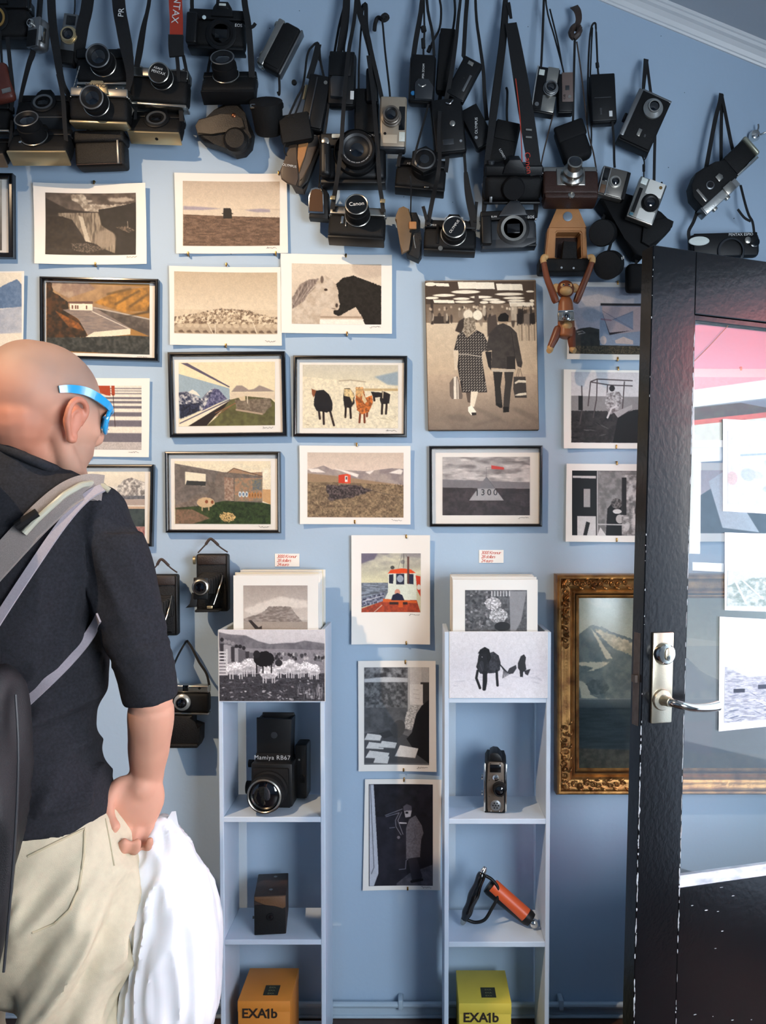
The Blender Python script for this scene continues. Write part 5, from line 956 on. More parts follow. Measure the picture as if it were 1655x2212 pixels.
p.poly([(350, 570), (440, 590), (560, 640), (700, 700), (700, 800), (560, 740), (500, 720), (400, 620)], 'b8ab8e', c2='8c8872', cell=30, soft=1, rough=14); p.poly([(320, 560), (380, 660), (450, 810), (500, 800), (430, 700), (380, 620)], 'b0aa94', soft=1, rough=8); p.poly([(225, 830), (480, 825), (400, 880), (300, 900), (350, 870), (225, 850)], 'b3ab92', soft=1, rough=8); p.poly([(225, 960), (300, 1000), (330, 1080), (400, 1120), (480, 1110), (470, 1130), (260, 1110)], 'a3a08c', soft=1, rough=8); p.poly([(290, 1000), (350, 960), (430, 970), (480, 1020), (440, 1080), (340, 1080)], '47504f', c2='5a625e', cell=20, rough=8); p.poly([(1000, 740), (1040, 750), (1060, 820), (1130, 850), (1200, 940), (1270, 1030), (1000, 1100)], '5a6265', soft=1, rough=5)
p.poly([(225, 1120), (2210, 1120), (2210, 1700), (225, 1700)], '2f3a3c', c2='273033', cell=(20, 160)); p.grad(1110, 1180, '6b7270', '3b4648', .7); p.poly([(225, 1500), (2210, 1560), (2210, 1700), (225, 1700)], '33352f', c2='47463c', cell=40, soft=3); p.poly([(1000, 1300), (1300, 1280), (1290, 1560), (1030, 1500)], '4a3b41', soft=8, a=.6)
def P(xs, ys):
    X, Y = np.meshgrid(xs, ys); a = q[0].x+52*s_; b = q[1].x-52*s_; t = q[0].z-52*s_; u = q[2].z+52*s_
    return np.stack([a+(b-a)*(X-xs[0])/(xs[-1]-xs[0])-c.x, X*0-.018, t+(u-t)*(Y-ys[0])/(ys[-1]-ys[0])-c.z], -1)
pic_mesh('oil_painting', p, root, P, M_OIL)
bm = BM(); bx(bm, q[0].x+45*s_-c.x, q[1].x-45*s_-c.x, -.017, -.004, q[2].z+45*s_-c.z, q[0].z-45*s_-c.z); obj('canvas', bm, M_BLKM, root)
# ================================================================ CAMERAS HANGING ON THE WALL
def ab(k, pts): return [(x-k.c[0], k.c[1]-y) for x, y in pts]
GR_H = 'cameras hanging from straps on the blue wall'
def slr(label, cx, cy, w, dep, roll=0, pitch=0, yaw=0, h=None, th=None, top='black', base=None, lens=None, mount=None, prism=True, ptext=None, grip=False, body=None, name='film_camera', knobs=True, pm=None):
    """single lens reflex; lens = (x, y, radius, length, cap text or None), mount = (x, y, radius, ring material)"""
    k = K(name, label, 'camera', cx, cy, dep, roll, pitch, yaw); h = h or w*.60; th = th or w*.30; tm = M_SILV if top == 'silver' else M_BLACK; bm_ = base or tm; k.w, k.h, k.th = w, h, th
    X, Y, Z = w/2, h/2, th/2; by = -Y+h*.08; ty = Y-h*.26
    oct_ = [(-X+4, by), (X-4, by), (X, by+4), (X, ty), (-X, ty), (-X, by+4)]
    k.box('body', -X, X, by, ty, -Z, Z, body or M_LEATH, Z*.55, seg=3); k.box('top_plate', -X*.985, X*.985, ty, Y, -Z*.9, Z*.88, tm, 3, seg=3); k.box('base_plate', -X*.985, X*.985, -Y, by, -Z*.92, Z*.92, bm_, 2)
    if prism:
        pw = w*.17; px_ = (lens or mount or (0, 0))[0]; pt = [(px_-pw*1.15, Y-h*.2), (px_+pw*1.15, Y-h*.2), (px_+pw*.95, Y+h*.02), (px_+pw*.55, Y+h*.17), (px_-pw*.55, Y+h*.17), (px_-pw*.95, Y+h*.02)]
        k.prism('prism_housing', pt, -Z*.6, Z*1.12, pm or tm, 2)
        if ptext: k.text(ptext, px_, Y+h*.015, Z*1.12+.4, w*.085, M_WHITEL if top != 'silver' else mat('black_lettering', '16161a', .5), space=.95)
    if knobs:
        k.knob('rewind_knob', -X*.78, Y, w*.06, h*.09, M_SILV if top == 'silver' else M_DGREY); k.knob('shutter_dial', X*.55, Y, w*.065, h*.07, M_SILV if top == 'silver' else M_DGREY); k.knob('shutter_button', X*.74, Y, w*.025, h*.11, M_CHROME)
    for sx in (-1, 1): k.turn('strap_lug', sx*X*.98, Y*.55, [(2.6, 0), (2.6, 2.5), (1.2, 3)], M_CHROME, Z*.3, ty=sx*90, n=12)
    if grip: k.box('hand_grip', -X, -X*.62, -Y*.92, Y*.62, Z*.5, Z*1.75, M_BLACK, 4, seg=3)
    if mount:
        x, y, r, m = mount[:4]; k.turn('mirror_box', x, y, [(r*1.28, 0), (r*1.28, 2), (r*1.12, 3.5)], M_BLACK, Z); k.turn('lens_mount', x, y, [(r*.78, 1), (r*.78, 4), (r, 4.6), (r, 3)], m, Z+.5, n=40)
        k.turn('mirror_chamber', x, y, [(r*.78, -.5), (.1, -.6)], M_BLKM, Z+4); k.box('mirror', x-r*.5, x+r*.5, y-r*.36, y+r*.36, Z+3, Z+3.9, M_BLKG, .5)
    if lens:
        x, y, r, L = lens[:4]; cap = lens[4] if len(lens) > 4 else None
        k.turn('lens_barrel', x, y, [(r*1.12, 0), (r*1.12, 3), (r*1.0, 4), (r*1.0, L*.35), (r*1.06, L*.37), (r*1.06, L*.62), (r*.97, L*.64), (r*.97, L*.9), (r, L*.92), (r, L)], M_BLKM, Z, n=36); bar_ = k.last
        k.turn('silver_ring', x, y, [(r*1.13, 1), (r*1.15, 1.6), (r*1.15, 3.2), (r*1.1, 4)], M_SILV, Z, n=36, par=bar_); k.turn('front_ring', x, y, [(r*1.0, 0), (r*1.02, .8), (r*.96, 1.6), (r*.9, 1)], M_GREYM if cap is None else M_SILV, Z+L-.8, n=36, par=bar_)
        if cap is None:
            k.turn('inner_bezel', x, y, [(r*.9, 0), (r*.6, -3), (r*.58, -3.4)], M_BLACK, Z+L, n=36, par=bar_); k.turn('lens_glass', x, y, [(r*.6, 0), (r*.4, 2.2), (.1, 3)], M_LENS, Z+L-3.6, n=30, par=bar_)
        else:
            k.turn('lens_cap', x, y, [(r*.9, 0), (r*.88, 1.4), (.1, 1.5)], M_BLKG, Z+L-.6, n=36, par=bar_)
            if cap[0]: k.text(cap[0], x, y, Z+L+1.1, r*cap[1], M_WHITEL, cap[2] if len(cap) > 2 else 0, par=bar_)
    return k
def compact(label, cx, cy, w, h, dep, roll=0, pitch=0, yaw=0, th=26, m=None, lens=None, flash=None, window=None, name='compact_camera', bev=6, lm=None, text=None):
    k = K(name, label, 'camera', cx, cy, dep, roll, pitch, yaw); X, Y, Z = w/2, h/2, th/2; m = m or M_BLACK; k.Z = Z
    k.box('body', -X, X, -Y, Y, -Z, Z*.75, m, bev, seg=3); k.box('front_panel', -X*.9, X*.9, -Y*.94, Y*.94, Z*.6, Z, m, 2.5)
    if lens:
        x, y, r, L = lens; lm = lm or M_BLKM; k.turn('lens_barrel', x, y, [(r*1.25, 0), (r*1.25, L*.3), (r*1.1, L*.34), (r*1.1, L*.7), (r, L*.74), (r, L), (r*.8, L)], lm, Z, n=32); b = k.last
        k.turn('lens_bezel', x, y, [(r*.82, 0), (r*.6, -.8), (r*.55, -1.6)], M_BLACK, Z+L, n=30, par=b); k.turn('lens_glass', x, y, [(r*.56, 0), (r*.3, 1.2), (.1, 1.6)], M_LENS, Z+L-1.8, n=24, par=b)
    if flash: x0, x1, y0, y1 = flash; k.box('flash_window', x0, x1, y0, y1, Z-.5, Z+1.2, M_FLASH, 1)
    if window: x0, x1, y0, y1 = window; k.box('viewfinder_window', x0, x1, y0, y1, Z-.5, Z+.9, M_BLKG, 1)
    if text: k.text(text[0], text[1], text[2], Z+1.2, text[3], text[5] if len(text) > 5 else M_WHITEL, text[4])
    return k
# ---- upper left cluster -------------------------------------------------------------------------
k = slr('black camera body with gold lens mount ring, cut off at the top left corner', -2, 50, 142, .045, mount=(2, -2, 23, mat('gold_mount', 'd1a460', .25, 1.0)), grip=False, h=92)
k.strap([(-55, 20, .06), (-58, -60, .05), (-50, -150, .03)], 11)
k.strap([(60, 30, .05), (66, -10, .05), (60, -150, .03)], 5)
k = compact('small grey metal rounded camera beside the gold ringed camera body', 85, 78, 38, 66, .075, roll=-6, yaw=-25, th=34, m=M_GREYM, bev=12, lens=(-7, 18, 7, 6), lm=M_CHROME)
k.box('leather_panel', -15, 12, -30, 4, k.Z-.5, k.Z+1.5, M_LEATH, 5); k.strap([(82, 46, .08), (88, 10, .06), (84, -150, .03)], 7); k.box('catch', 16, 21, -20, 12, 0, k.Z, M_CHROME, 1.5)
k = compact('silver pocket camera with ringed lens tilted behind the wide black strap', 152, 88, 34, 108, .05, roll=-8, m=M_GREYM, lens=(2, 4, 15, 8), lm=M_CREAM, window=(-8, 12, 26, 46)); k.box('black_base', -17, 17, -54, -26, -10, k.Z+1, M_LEATH, 3); k.cord([(158, 36, .05), (162, 10, .04), (161, -120, .03)], 1.6)
k = slr('black camera body with open oval lens mount below the small grey camera', 98, 242, 112, .05, pitch=-24, mount=(2, 6, 21, M_GREYM), top='black', base=M_DGREY)
k.box('hot_shoe', -14, 14, k.h*.62, k.h*.70, -8, 8, M_SILV, 1)
k.strap([(42, 236, .06), (46, 205, .06), (62, 140, .07), (72, 110, .07), (84, 40, .06), (96, -150, .03)], lambda t: 5+7*min(1, t*2)); k.strap([(156, 232, .06), (148, 205, .07), (133, 175, .08), (122, 110, .08), (112, 30, .07), (106, -150, .03)], lambda t: 6+12*min(1, t*1.5))
k = slr('black camera with raised long lens, cream base plate, lowest at far left', 92, 318, 128, .07, pitch=-30, base=M_CREAM, lens=(-10, 4, 25, 46, None))
k.strap([(143, 305, .09), (140, 270, .10), (136, 210, .11), (126, 160, .11)], 9); k.turn('self_timer', -36, -14, [(3.4, 0), (3.4, 4)], M_CHROME, k.th/2, n=12)
k = slr('black camera with chrome trim and large lens above the cream topped camera', 228, 152, 116, .05, h=76, lens=(2, 4, 25, 34, None), base=M_SILV, prism=False)
k.strap([(172, 140, .06), (170, 122, .06), (178, 60, .07), (190, 0, .06), (200, -150, .03)], lambda t: 8+18*min(1, t*2.5), label='wide black neck strap')
k = slr('chrome and black camera with cream top plate, hanging in the upper left', 219, 236, 126, .085, roll=-2, top='silver', h=76, base=M_CREAM, lens=(-3, 2, 25, 30, None), ptext='PRAKTICA', pm=M_CREAM)
k.strap([(276, 196, .10), (281, 160, .10), (274, 110, .10), (265, 60, .10), (256, 0, .08), (250, -150, .04)], lambda t: 8+20*min(1, t*2.2), label='wide black neck strap with lettering')
for q, ch in enumerate('RP'): k.text(ch, 0, 0, 0, 1, M_WHITEL) if False else None
P_ = k.inv @ W(262, 27, .1025); k.add('lettering', text_bm('PR', 17*k.s, Matrix.Translation(P_) @ Matrix.Rotation(math.radians(-86), 4, 'Y') @ Matrix.Rotation(PI/2, 4, 'X'), .0004), M_WHITEL)
for a in range(6): k.cord([(172-a*2.6, 143+a*9, .092), (170-a*2.6, 151+a*9, .094)], 1.3, M_CHROME, 'chain_link')
k = K('camera_case', 'black rounded leather camera case hanging under the cream topped camera', 'camera case', 221, 327, .045, roll=2)
k.box('case_body', -53, 53, -38, 14, -20, 20, M_BCASE, 7, seg=3); k.box('lid', -56, 55, 10, 38, -22, 23, M_BCASE, 8, seg=3); k.box('seam', -50, 48, -36, -34, 18, 21, M_BROWN, 1); k.box('closure_strap', 38, 43, -36, 14, 19, 22, M_GREYM, 1)
k.strap([(190, 290, .06), (192, 262, .05), (200, 225, .03)], 7); k.strap([(262, 292, .06), (262, 262, .05), (255, 225, .03)], 6)
k = slr('black camera with round lens cap lettered PENTAX, left of the red strap', 348, 196, 124, .05, roll=-4, h=80, top='silver', lens=(7, 16, 22, 26, ('PENTAX', .36, -12)), prism=False, pm=M_BLACK)
k.box('black_top_cover', -4, 60, 14, 38, -15, 17, M_BLACK, 3); k.text('ASAHI', 6, 24, k.th/2+27.4, 7, M_WHITEL, -12)
k.strap([(292, 160, .06), (300, 120, .07), (310, 60, .06), (324, -10, .05), (332, -150, .03)], lambda t: 8+6*math.sin(PI*min(1, t*1.6))); k.strap([(407, 182, .06), (402, 150, .07), (396, 120, .07)], 7)
k.strap([(386, 178, .07), (385, 150, .075), (382, 118, .08)], 8); k.strap([(382, 122, .085), (380, 100, .085), (380, 76, .085)], 31, M_STRAP, 'strap_pad', th=5); k.strap([(381, 84, .082), (381, 40, .08), (379, 0, .08), (376, -150, .04)], 28, M_RED, 'strap', label='red strap with white lettering')
P_ = k.inv @ W(381, 20, .0835); k.add('lettering', text_bm('PENTAX', 21*k.s, Matrix.Translation(P_+Vector((0, 0, .012))) @ Matrix.Rotation(math.radians(94), 4, 'Y') @ Matrix.Rotation(PI/2, 4, 'X'), .0004), M_WHITEL)
k = slr('black camera body with oval mount and cream base, below the lens cap lettered PENTAX', 340, 277, 112, .045, pitch=-28, roll=-2, mount=(2, 6, 21, M_GREYM), base=M_CREAM)
k.strap([(292, 262, .06), (293, 240, .06), (296, 215, .04)], 6); k.strap([(392, 262, .06), (391, 242, .06), (388, 215, .04)], 9); k.turn('winder_hole', -44, -k.h/2-.2, [(5, 0), (5, 1)], M_BLKM, 0, tx=-90, n=14) if False else k.turn('tripod_socket', 4, -k.h/2+.4, [(3.5, 0), (3.5, .8)], M_BLKM, 0, tx=90, n=12)
k = K('camera_case', 'reddish brown leather case with a silver badge at the left edge', 'camera case', 2, 180, .09, roll=14)
k.box('case_body', -24, 24, -42, 40, -12, 12, mat('red_brown_leather', '5b2a20', .45, noise=.3, nscale=20, bump=.4, bscale=400), 10, seg=3); k.box('badge', 2, 22, -30, -20, 12, 13.4, M_SILV, .8); k.strap([(4, 140, .09), (2, 100, .08), (-10, -100, .03)], 5)
k = slr('black camera with silver bottom trim cut off by the left edge', -28, 258, 110, .05, base=M_SILV, lens=(-10, 2, 22, 24, None)); k.strap([(24, 238, .07), (28, 200, .09), (22, 140, .10), (16, 80, .10)], 8)
k = slr('black camera with brown grey base plate cut off by the left edge', -34, 330, 112, .06, pitch=-38, base=mat('bronze_plate', '8d7a66', .35, .7), lens=(-10, 6, 22, 24, None)); k.strap([(20, 318, .08), (24, 290, .09), (26, 260, .10)], 6)
# ---- middle left ------------------------------------------------------------------------------------
k = slr('large black camera body without lens, white badge on its grip, near the red strap', 471, 72, 122, .05, roll=-3, h=84, mount=(12, -12, 26, M_BLKM), grip=True, knobs=False, ptext=None)
k.turn('badge', -26, 21, [(4.2, 0), (4.2, 1), (3.4, 1.4)], mat('white_badge', 'cfe0e2', .4), 19.5, n=20); k.text('EOS', 48, 8, 19.5, 9, M_WHITEL); k.box('flash_housing', -2, 26, 40, 55, 6, 22, M_BLACK, 3); k.box('flash_window', 5, 20, 46, 51, 21, 23, M_FLASH, 1)
k.strap([(416, 45, .06), (415, 20, .06), (416, -20, .05), (430, -150, .03)], 8); k.strap([(468, 24, .05), (471, 0, .05), (476, -150, .03)], 7)
k = slr('black camera with upturned lens in the middle left, above the olive brown case', 497, 190, 116, .06, pitch=-30, roll=1, lens=(-6, 14, 25, 42, None))
k.strap([(446, 176, .06), (450, 150, .055), (455, 120, .05), (450, 110, .03)], 6); k.strap([(544, 168, .07), (543, 140, .08), (540, 95, .09), (536, 50, .10), (527, -10, .07), (520, -150, .03)], 13)
k.strap([(541, 60, .102), (548, 56, .104), (552, 50, .106)], 7)
k = K('camera_case', 'olive brown and black leather camera case with copper stud', 'camera case', 488, 285, .05)
k.prism('case_body', ab(k, [(424, 275), (432, 262), (470, 250), (485, 228), (520, 226), (532, 250), (547, 285), (545, 300), (542, 315), (528, 330), (508, 334), (490, 324), (465, 315), (440, 308), (428, 296)]), -22, 10, M_BCASE, 8); k.prism('front_flap', ab(k, [(425, 278), (433, 264), (480, 254), (512, 252), (526, 262), (532, 282), (500, 290), (460, 296), (430, 296)]), 9, 15, mat('olive_brown_leather', '413527', .5, noise=.35, nscale=25, bump=.4, bscale=400), 3, label='olive brown flap'); k.turn('stud', 20, 28, [(5, 0), (4.5, 2), (2, 3.4), (.1, 3.7)], mat('copper_stud', 'b06a48', .25, 1), 14, n=20)
k.turn('lens_bulge', 24, -24, [(26, 0), (26, 14), (20, 20), (.1, 21)], M_BCASE, 4, n=24)
k = slr('camera seen from its back, hanging slanted with grey edges', 606, 106, 108, .05, roll=62, yaw=180, h=58, th=26, top='silver', base=M_GREYM, prism=False)
k.box('back_door', -46, 46, -20, 14, -15, -13, M_LEATH, 2); k.strap([(603, 165, .05), (604, 190, .05), (603, 205, .04), (600, 198, .04)], 5)
k = K('lens_case', 'round black leather lens case with small square buckle', 'lens case', 580, 252, .06, pitch=-28)
k.turn('case_body', 0, -4, [(27, -50), (30, -44), (34, 6), (35, 14)], M_LEATH, 22, n=32, tx=-20); k.turn('lid', 0, 0, [(36, 0), (36, 6), (33, 10), (.1, 12)], M_BLKM, 22, n=32, tx=-20)
bm = BM()
for a, b, c_, d in ((-30, -20, -26, -24), (-30, -20, -18, -16), (-30, -28, -26, -16), (-22, -20, -26, -16)): bx(bm, a*k.s, b*k.s, -42*k.s, -39*k.s, c_*k.s, d*k.s)
k.add('buckle', bm, M_CHROME)
k = compact('black padded pouch with drawcord, hanging over the brown lettered case', 640, 282, 72, 62, .07, roll=10, th=34, m=M_LEATH, bev=16, name='camera_pouch')
k.cord([(622, 255, .09), (640, 215, .08), (655, 183, .07), (664, 120, .06), (675, 100, .05), (688, 94, .03), (690, 130, .05)], 2.4); k.cord([(634, 255, .09), (650, 215, .08), (657, 186, .07)], 2); k.turn('cord_toggle', 14, 99, [(5, 0), (6, 3), (5, 7)], M_BLACK, 0, n=12); k.cord([(618, 300, .09), (614, 325, .08), (622, 340, .07)], 1.4)
k = K('camera_case', 'brown and grey leather camera case with small white lettering', 'camera case', 650, 358, .05)
k.prism('case_body', ab(k, [(632, 312), (660, 300), (695, 296), (690, 320), (672, 360), (660, 398), (654, 411), (636, 408), (620, 380), (628, 340)]), -24, 14, mat('brown_grey_nylon', '5e5146', .6, noise=.3, nscale=18, bump=.3, bscale=400), 6); k.prism('brown_flap', ab(k, [(628, 320), (645, 314), (643, 340), (645, 370), (647, 392), (642, 408), (624, 402), (610, 392), (607, 376), (618, 352), (625, 330)]), 12, 19, mat('cocoa_leather', '4b3a2c', .5, noise=.2, nscale=20), 3, label='brown leather flap'); k.prism('tan_gusset', ab(k, [(646, 312), (672, 304), (660, 345), (648, 380), (645, 350)]), 12, 17, M_TAN, 2, label='tan gusset'); k.text('OLYMPUS', -22, -8, 19.6, 7, M_WHITEL, -10)
k.prism('side_binding', ab(k, [(690, 325), (694, 332), (668, 398), (655, 412), (646, 408), (650, 396), (664, 385)]), 8, 19, M_BLACK, 3)
k = compact('long black compact camera hanging in the middle, silver dot near its top', 684, 226, 50, 118, .065, roll=-12, th=32, bev=5); k.turn('badge', 13, 42, [(4, 0), (4, 1.2)], M_SILV, k.Z, n=18); k.box('ridge', -8, -5, -50, 50, k.Z-.5, k.Z+2, M_DGREY, .8); k.strap([(668, 170, .08), (680, 130, .07), (688, 96, .05)], 13); k.strap([(700, 168, .06), (692, 130, .06), (690, 98, .04)], 5); k.strap([(700, 284, .06), (702, 300, .06), (702, 315, .05)], 5)
k.box('yellow_tag', -34, -22, 8, 40, -8, -6, mat('pale_yellow_tag', 'c9bd94', .7), .4, label='pale yellow tag')
k = compact('black compact camera with bulging front, top middle, small white label', 739, 175, 60, 118, .07, roll=-2, th=30, bev=10, text=('PANORAMA', -11, 30, 6, 88)); k.prism('lens_cover', [(-22, -44), (10, -46), (12, -8), (10, 0), (-20, 0), (-24, -8)], 14, 24, M_DGREY, 4); k.prism('upper_shell', [(-26, 2), (20, 2), (24, 44), (10, 54), (-22, 52), (-28, 40)], 12, 18, M_BLACK, 4); k.box('white_label', 20, 28, -46, -28, k.Z, k.Z+1.4, M_WHITEL, .4)
k.strap([(731, 118, .07), (738, 90, .07), (748, 20, .06), (754, -150, .03)], lambda t: 9+8*math.sin(PI*t)); k.cord([(744, 118, .07), (744, 100, .07), (752, 40, .06), (758, -120, .03)], 2.4)
k = compact('matt black flat camera case behind the champagne compact', 792, 245, 52, 98, .045, th=30, m=M_LEATH, bev=5, name='camera_pouch'); k.cord([(775, 200, .05), (776, 130, .05), (782, 40, .05), (786, 10, .04)], 2.2)
k = compact('slim black camera wedged above the matt black flat case', 804, 188, 26, 74, .062, th=22, bev=5); k.strap([(806, 152, .07), (800, 110, .075), (788, 60, .07), (772, 0, .06), (764, -150, .03)], lambda t: 7+7*math.sin(PI*t))
k = compact('champagne compact camera with round zoom lens, hanging in the middle', 849, 270, 58, 112, .085, roll=-1.5, th=32, m=M_BEIGE, bev=5, lens=(-3, 8, 17, 20), lm=mat('taupe_metal', '6f6860', .35, .6), window=(13, 26, -18, 32))
k.box('flash_window', 14, 27, -42, -22, k.Z-.5, k.Z+1.6, M_FLASH, 1.5); k.box('dark_bottom', -28, 28, -58, -48, -14, 15, M_DGREY, 4); k.turn('button', -16, -26, [(3, 0), (3, 1.4)], M_BLKM, k.Z, n=14); k.box('printed_panel', -20, 10, -46, -28, k.Z, k.Z+.8, mat('light_champagne', 'b9ac98', .4), .3)
k.cord([(843, 216, .09), (841, 190, .085), (832, 110, .07), (826, 45, .05), (822, 38, .03)], 2.2); k.cord([(824, 40, .05), (831, 32, .045), (838, 38, .04), (829, 44, .04), (817, 38, .035), (811, 50, .03), (809, 66, .03)], 4.5, name='knotted_end')
k.strap([(826, 218, .08), (818, 180, .08), (804, 120, .08), (792, 60, .07), (790, 10, .04), (782, 20, .03)], 9)
k = slr('big black instant camera with wide round lens, centre of the wall', 764, 350, 140, .075, h=106, prism=False, knobs=False, name='instant_camera', th=44, body=M_BLACK)
k.turn('lens_housing', 8, 10, [(50, 0), (48, 8), (46, 10)], M_BLACK, 20, n=44); k.turn('lens_barrel', 10, 10, [(38, 0), (38, 16), (35, 18), (32, 16)], M_BLKM, 28, n=44); k.turn('copper_ring', 10, 10, [(32, 0), (26, -3)], M_DGREY, 44, n=40); k.turn('lens_bezel', 10, 10, [(27, 0), (22, -4), (14, -5)], M_BLACK, 42, n=36); k.turn('lens_glass', 10, 10, [(14.5, 0), (8, 2), (.1, 3)], M_LENS, 37, n=30)
bm = BM(); R_ = 30
for q in range(26):
    a = math.radians(205+q*5.0); bx(bm, -1, 1, -1, 1, -1, 1) if False else None
    c_ = k.v(10+R_*math.cos(a), 10+R_*math.sin(a), 45.4); r_0 = .9*k.s*(.8 if q % 4 else .4)
    lathe(bm, [(r_0, -.0002), (r_0, .0004)], 6, Matrix.Translation(c_) @ Matrix.Rotation(PI/2, 4, 'X'))
o = k.add('ring_lettering', bm, M_WHITEL); o['kind'] = 'stuff'
k.box('hand_grip', -70, -46, -44, 30, 14, 40, M_BLACK, 10, seg=4); k.turn('shutter_button', -57, 28, [(8, 0), (8, 2), (6, 3), (.1, 3.3)], M_SILV, 36, n=24); k.box('flash_window', -45, -18, 41, 50, 20, 23.5, M_FLASH, 2); k.box('flash_window', -13, -6, 41, 50, 20, 23.5, M_FLASH, 1.5); k.text('FUJIFILM INSTAX', 30, 46, 23, 6, M_WHITEL); k.box('grip_highlight_trim', -58, -56, -40, 0, 39, 41, M_DGREY, .8)
k.strap([(697, 312, .08), (706, 260, .09), (716, 160, .055), (732, 60, .05), (750, -20, .04), (756, -150, .03)], 5)
k = K('light_meter', 'small light meter with brown mesh face and silver rim', 'light meter', 690, 443, .05, roll=1)
k.prism('case', [(-22, -30), (20, -34), (22, 20), (16, 30), (4, 34), (-10, 33), (-20, 18)], -14, 12, M_BLACK, 5); k.prism('silver_rim', [(-23, -22), (12, -24), (11, 22), (6, 30), (-6, 33), (-16, 30), (-22, 14)], 10, 15, M_CHROME, 2); k.prism('mesh_face', [(-20, -18), (9, -20), (9, 20), (4, 27), (-6, 29), (-14, 26), (-19, 12)], 14, 16.5, mat('bronze_mesh', '6d4f38', .45, .5, bump=1.0, bscale=1500), 1, label='brown mesh face')
k.cord([(686, 410, .06), (690, 395, .06), (693, 330, .09), (690, 300, .09)], 1.4); k.cord([(694, 410, .06), (690, 395, .06)], 1.4)
k = slr('chrome and black camera with lens cap lettered Canon, hanging lowest in the middle', 772, 490, 122, .06, pitch=-14, roll=-3, h=76, top='silver', base=M_BLACK, lens=(1, 14, 24, 42, ('Canon', .5, 8)), prism=False)
k.text('FTb', -38, 30, k.th*.46, 8, M_GREYM, 0); k.box('slot', -34, -28, -6, 12, k.th/2-1, k.th/2+1.5, M_CHROME, .6); k.box('self_timer_lever', -24, -21, -14, 8, k.th/2, k.th/2+3, M_CHROME, 1)
k.strap([(718, 452, .08), (722, 425, .08), (726, 400, .10), (736, 330, .13), (742, 240, .13), (752, 120, .11), (768, 20, .08), (775, -150, .03)], lambda t: 10-3*t); k.strap([(828, 458, .08), (825, 430, .08), (820, 395, .10), (816, 330, .12), (806, 200, .09), (796, 120, .085)], lambda t: 9)
for x, y in ((719, 427), (827, 434)): bm = BM(); P_ = k.inv @ W(x, y, .086); bx(bm, P_.x-.0065, P_.x+.0065, P_.y-.001, P_.y+.001, P_.z-.0055, P_.z+.0055, .0008); k.add('buckle', bm, M_CREAM)
# ---- centre right ------------------------------------------------------------------------------------
k = compact('black compact camera with a small blue sensor dot near its corner', 912, 175, 56, 104, .065, roll=-3, th=30, bev=8, text=('SUPER ZOOM', 2, 10, 6, 90)); k.turn('sensor_dot', -18, -34, [(5, 0), (4, 1.4), (.1, 2)], mat('blue_sensor', '2f74a8', .15), k.Z, n=20); k.prism('lens_cover', [(-14, -48), (24, -48), (26, -20), (14, -4), (-8, -4), (-16, -14)], 14, 21, M_DGREY, 4); k.cord([(-8+912, 182, .09), (911, 187, .092), (920, 183, .09)], 1.5, M_SILV, 'silver_trim')
k.strap([(886, 215, .08), (890, 150, .08), (898, 90, .07), (912, 0, .06), (918, -150, .03)], lambda t: 6+5*math.sin(PI*t)); k.strap([(938, 120, .07), (934, 70, .07), (922, 0, .06), (920, -150, .03)], 6); k.cord([(915, 122, .07), (915, 95, .07), (917, 70, .07), (916, 0, .05), (917, -140, .03)], 2.2); k.cord([(915, 104, .072), (914, 84, .072)], 4.5, name='cord_slider'); k.cord([(916, 68, .07), (914, 58, .07)], 6, name='cord_slider')
k = compact('long narrow black pouch with rounded top, hanging in the centre', 963, 135, 36, 140, .05, roll=-4, th=26, m=M_LEATH, bev=14, name='camera_pouch'); k.strap([(952, 200, .05), (950, 215, .05), (946, 228, .05)], 8)
k.cord([(976, 80, .06), (983, 30, .06), (981, -20, .05), (976, -140, .03)], 2.6); k.cord([(926, 112, .05), (935, 90, .05), (950, 60, .045), (953, 20, .04), (948, -20, .035), (944, -140, .03)], 2.5); k.cord([(925, 112, .052), (930, 100, .052)], 4.5, name='cord_end')
k = compact('black pocket camera tilted over, silver stripe and small logo on its face', 1002, 174, 44, 92, .085, roll=-28, th=20, bev=3, text=('a', 0, 0, 1, 0)); k.box('silver_stripe', 8, 13, -26, 12, k.Z, k.Z+1, M_GREYM, .4); k.box('logo_plate', -8, 4, 30, 38, k.Z, k.Z+1, M_SILV, .4, label='silver logo plate')
k.strap([(1001, 130, .09), (1002, 112, .085), (1006, 40, .07), (1010, -20, .06), (1012, -150, .03)], lambda t: 2 if t < .15 else 9)
k = compact('bulky black camera with round silver emblem, centre, above the hexagonal lens camera', 968, 278, 70, 118, .075, roll=6, th=36, bev=9); k.turn('emblem', 9, 2, [(6, 0), (6, 1), (5, 1.6)], M_SILV, k.Z, n=20); k.box('flash_panel', -16, 8, -42, -30, k.Z, k.Z+1.4, M_DGREY, 1.5); k.turn('button', 23, -37, [(3, 0), (3, 2)], M_CHROME, k.Z, n=14); k.cord([(963, 222, .10), (972, 224, .10), (979, 216, .10)], 1.3, M_CHROME, 'strap_ring')
k.strap([(963, 220, .09), (975, 160, .10), (985, 90, .09), (990, 40, .08), (996, -20, .06), (1000, -150, .03)], lambda t: 10-5*t)
k = compact('black compact camera leaning against the bulky camera with the silver emblem', 1030, 277, 46, 92, .06, roll=28, th=26, bev=7, text=('OLYMPUS', -2, 0, 8, 62)); k.box('silver_edge', -4, 22, 38, 41, -4, 4, M_GREYM, 1); k.turn('button', -14, -22, [(3.4, 0), (3.4, 1.6)], M_CHROME, k.Z, n=14); k.strap([(1052, 260, .06), (1047, 205, .06), (1044, 150, .07), (1036, 90, .06), (1028, 20, .05), (1024, -150, .03)], lambda t: 9-4*t)
k = slr('black camera with hexagonal lens hood, centre right above the olive leather case', 909, 384, 108, .06, roll=-5, pitch=-10, h=72, prism=False)
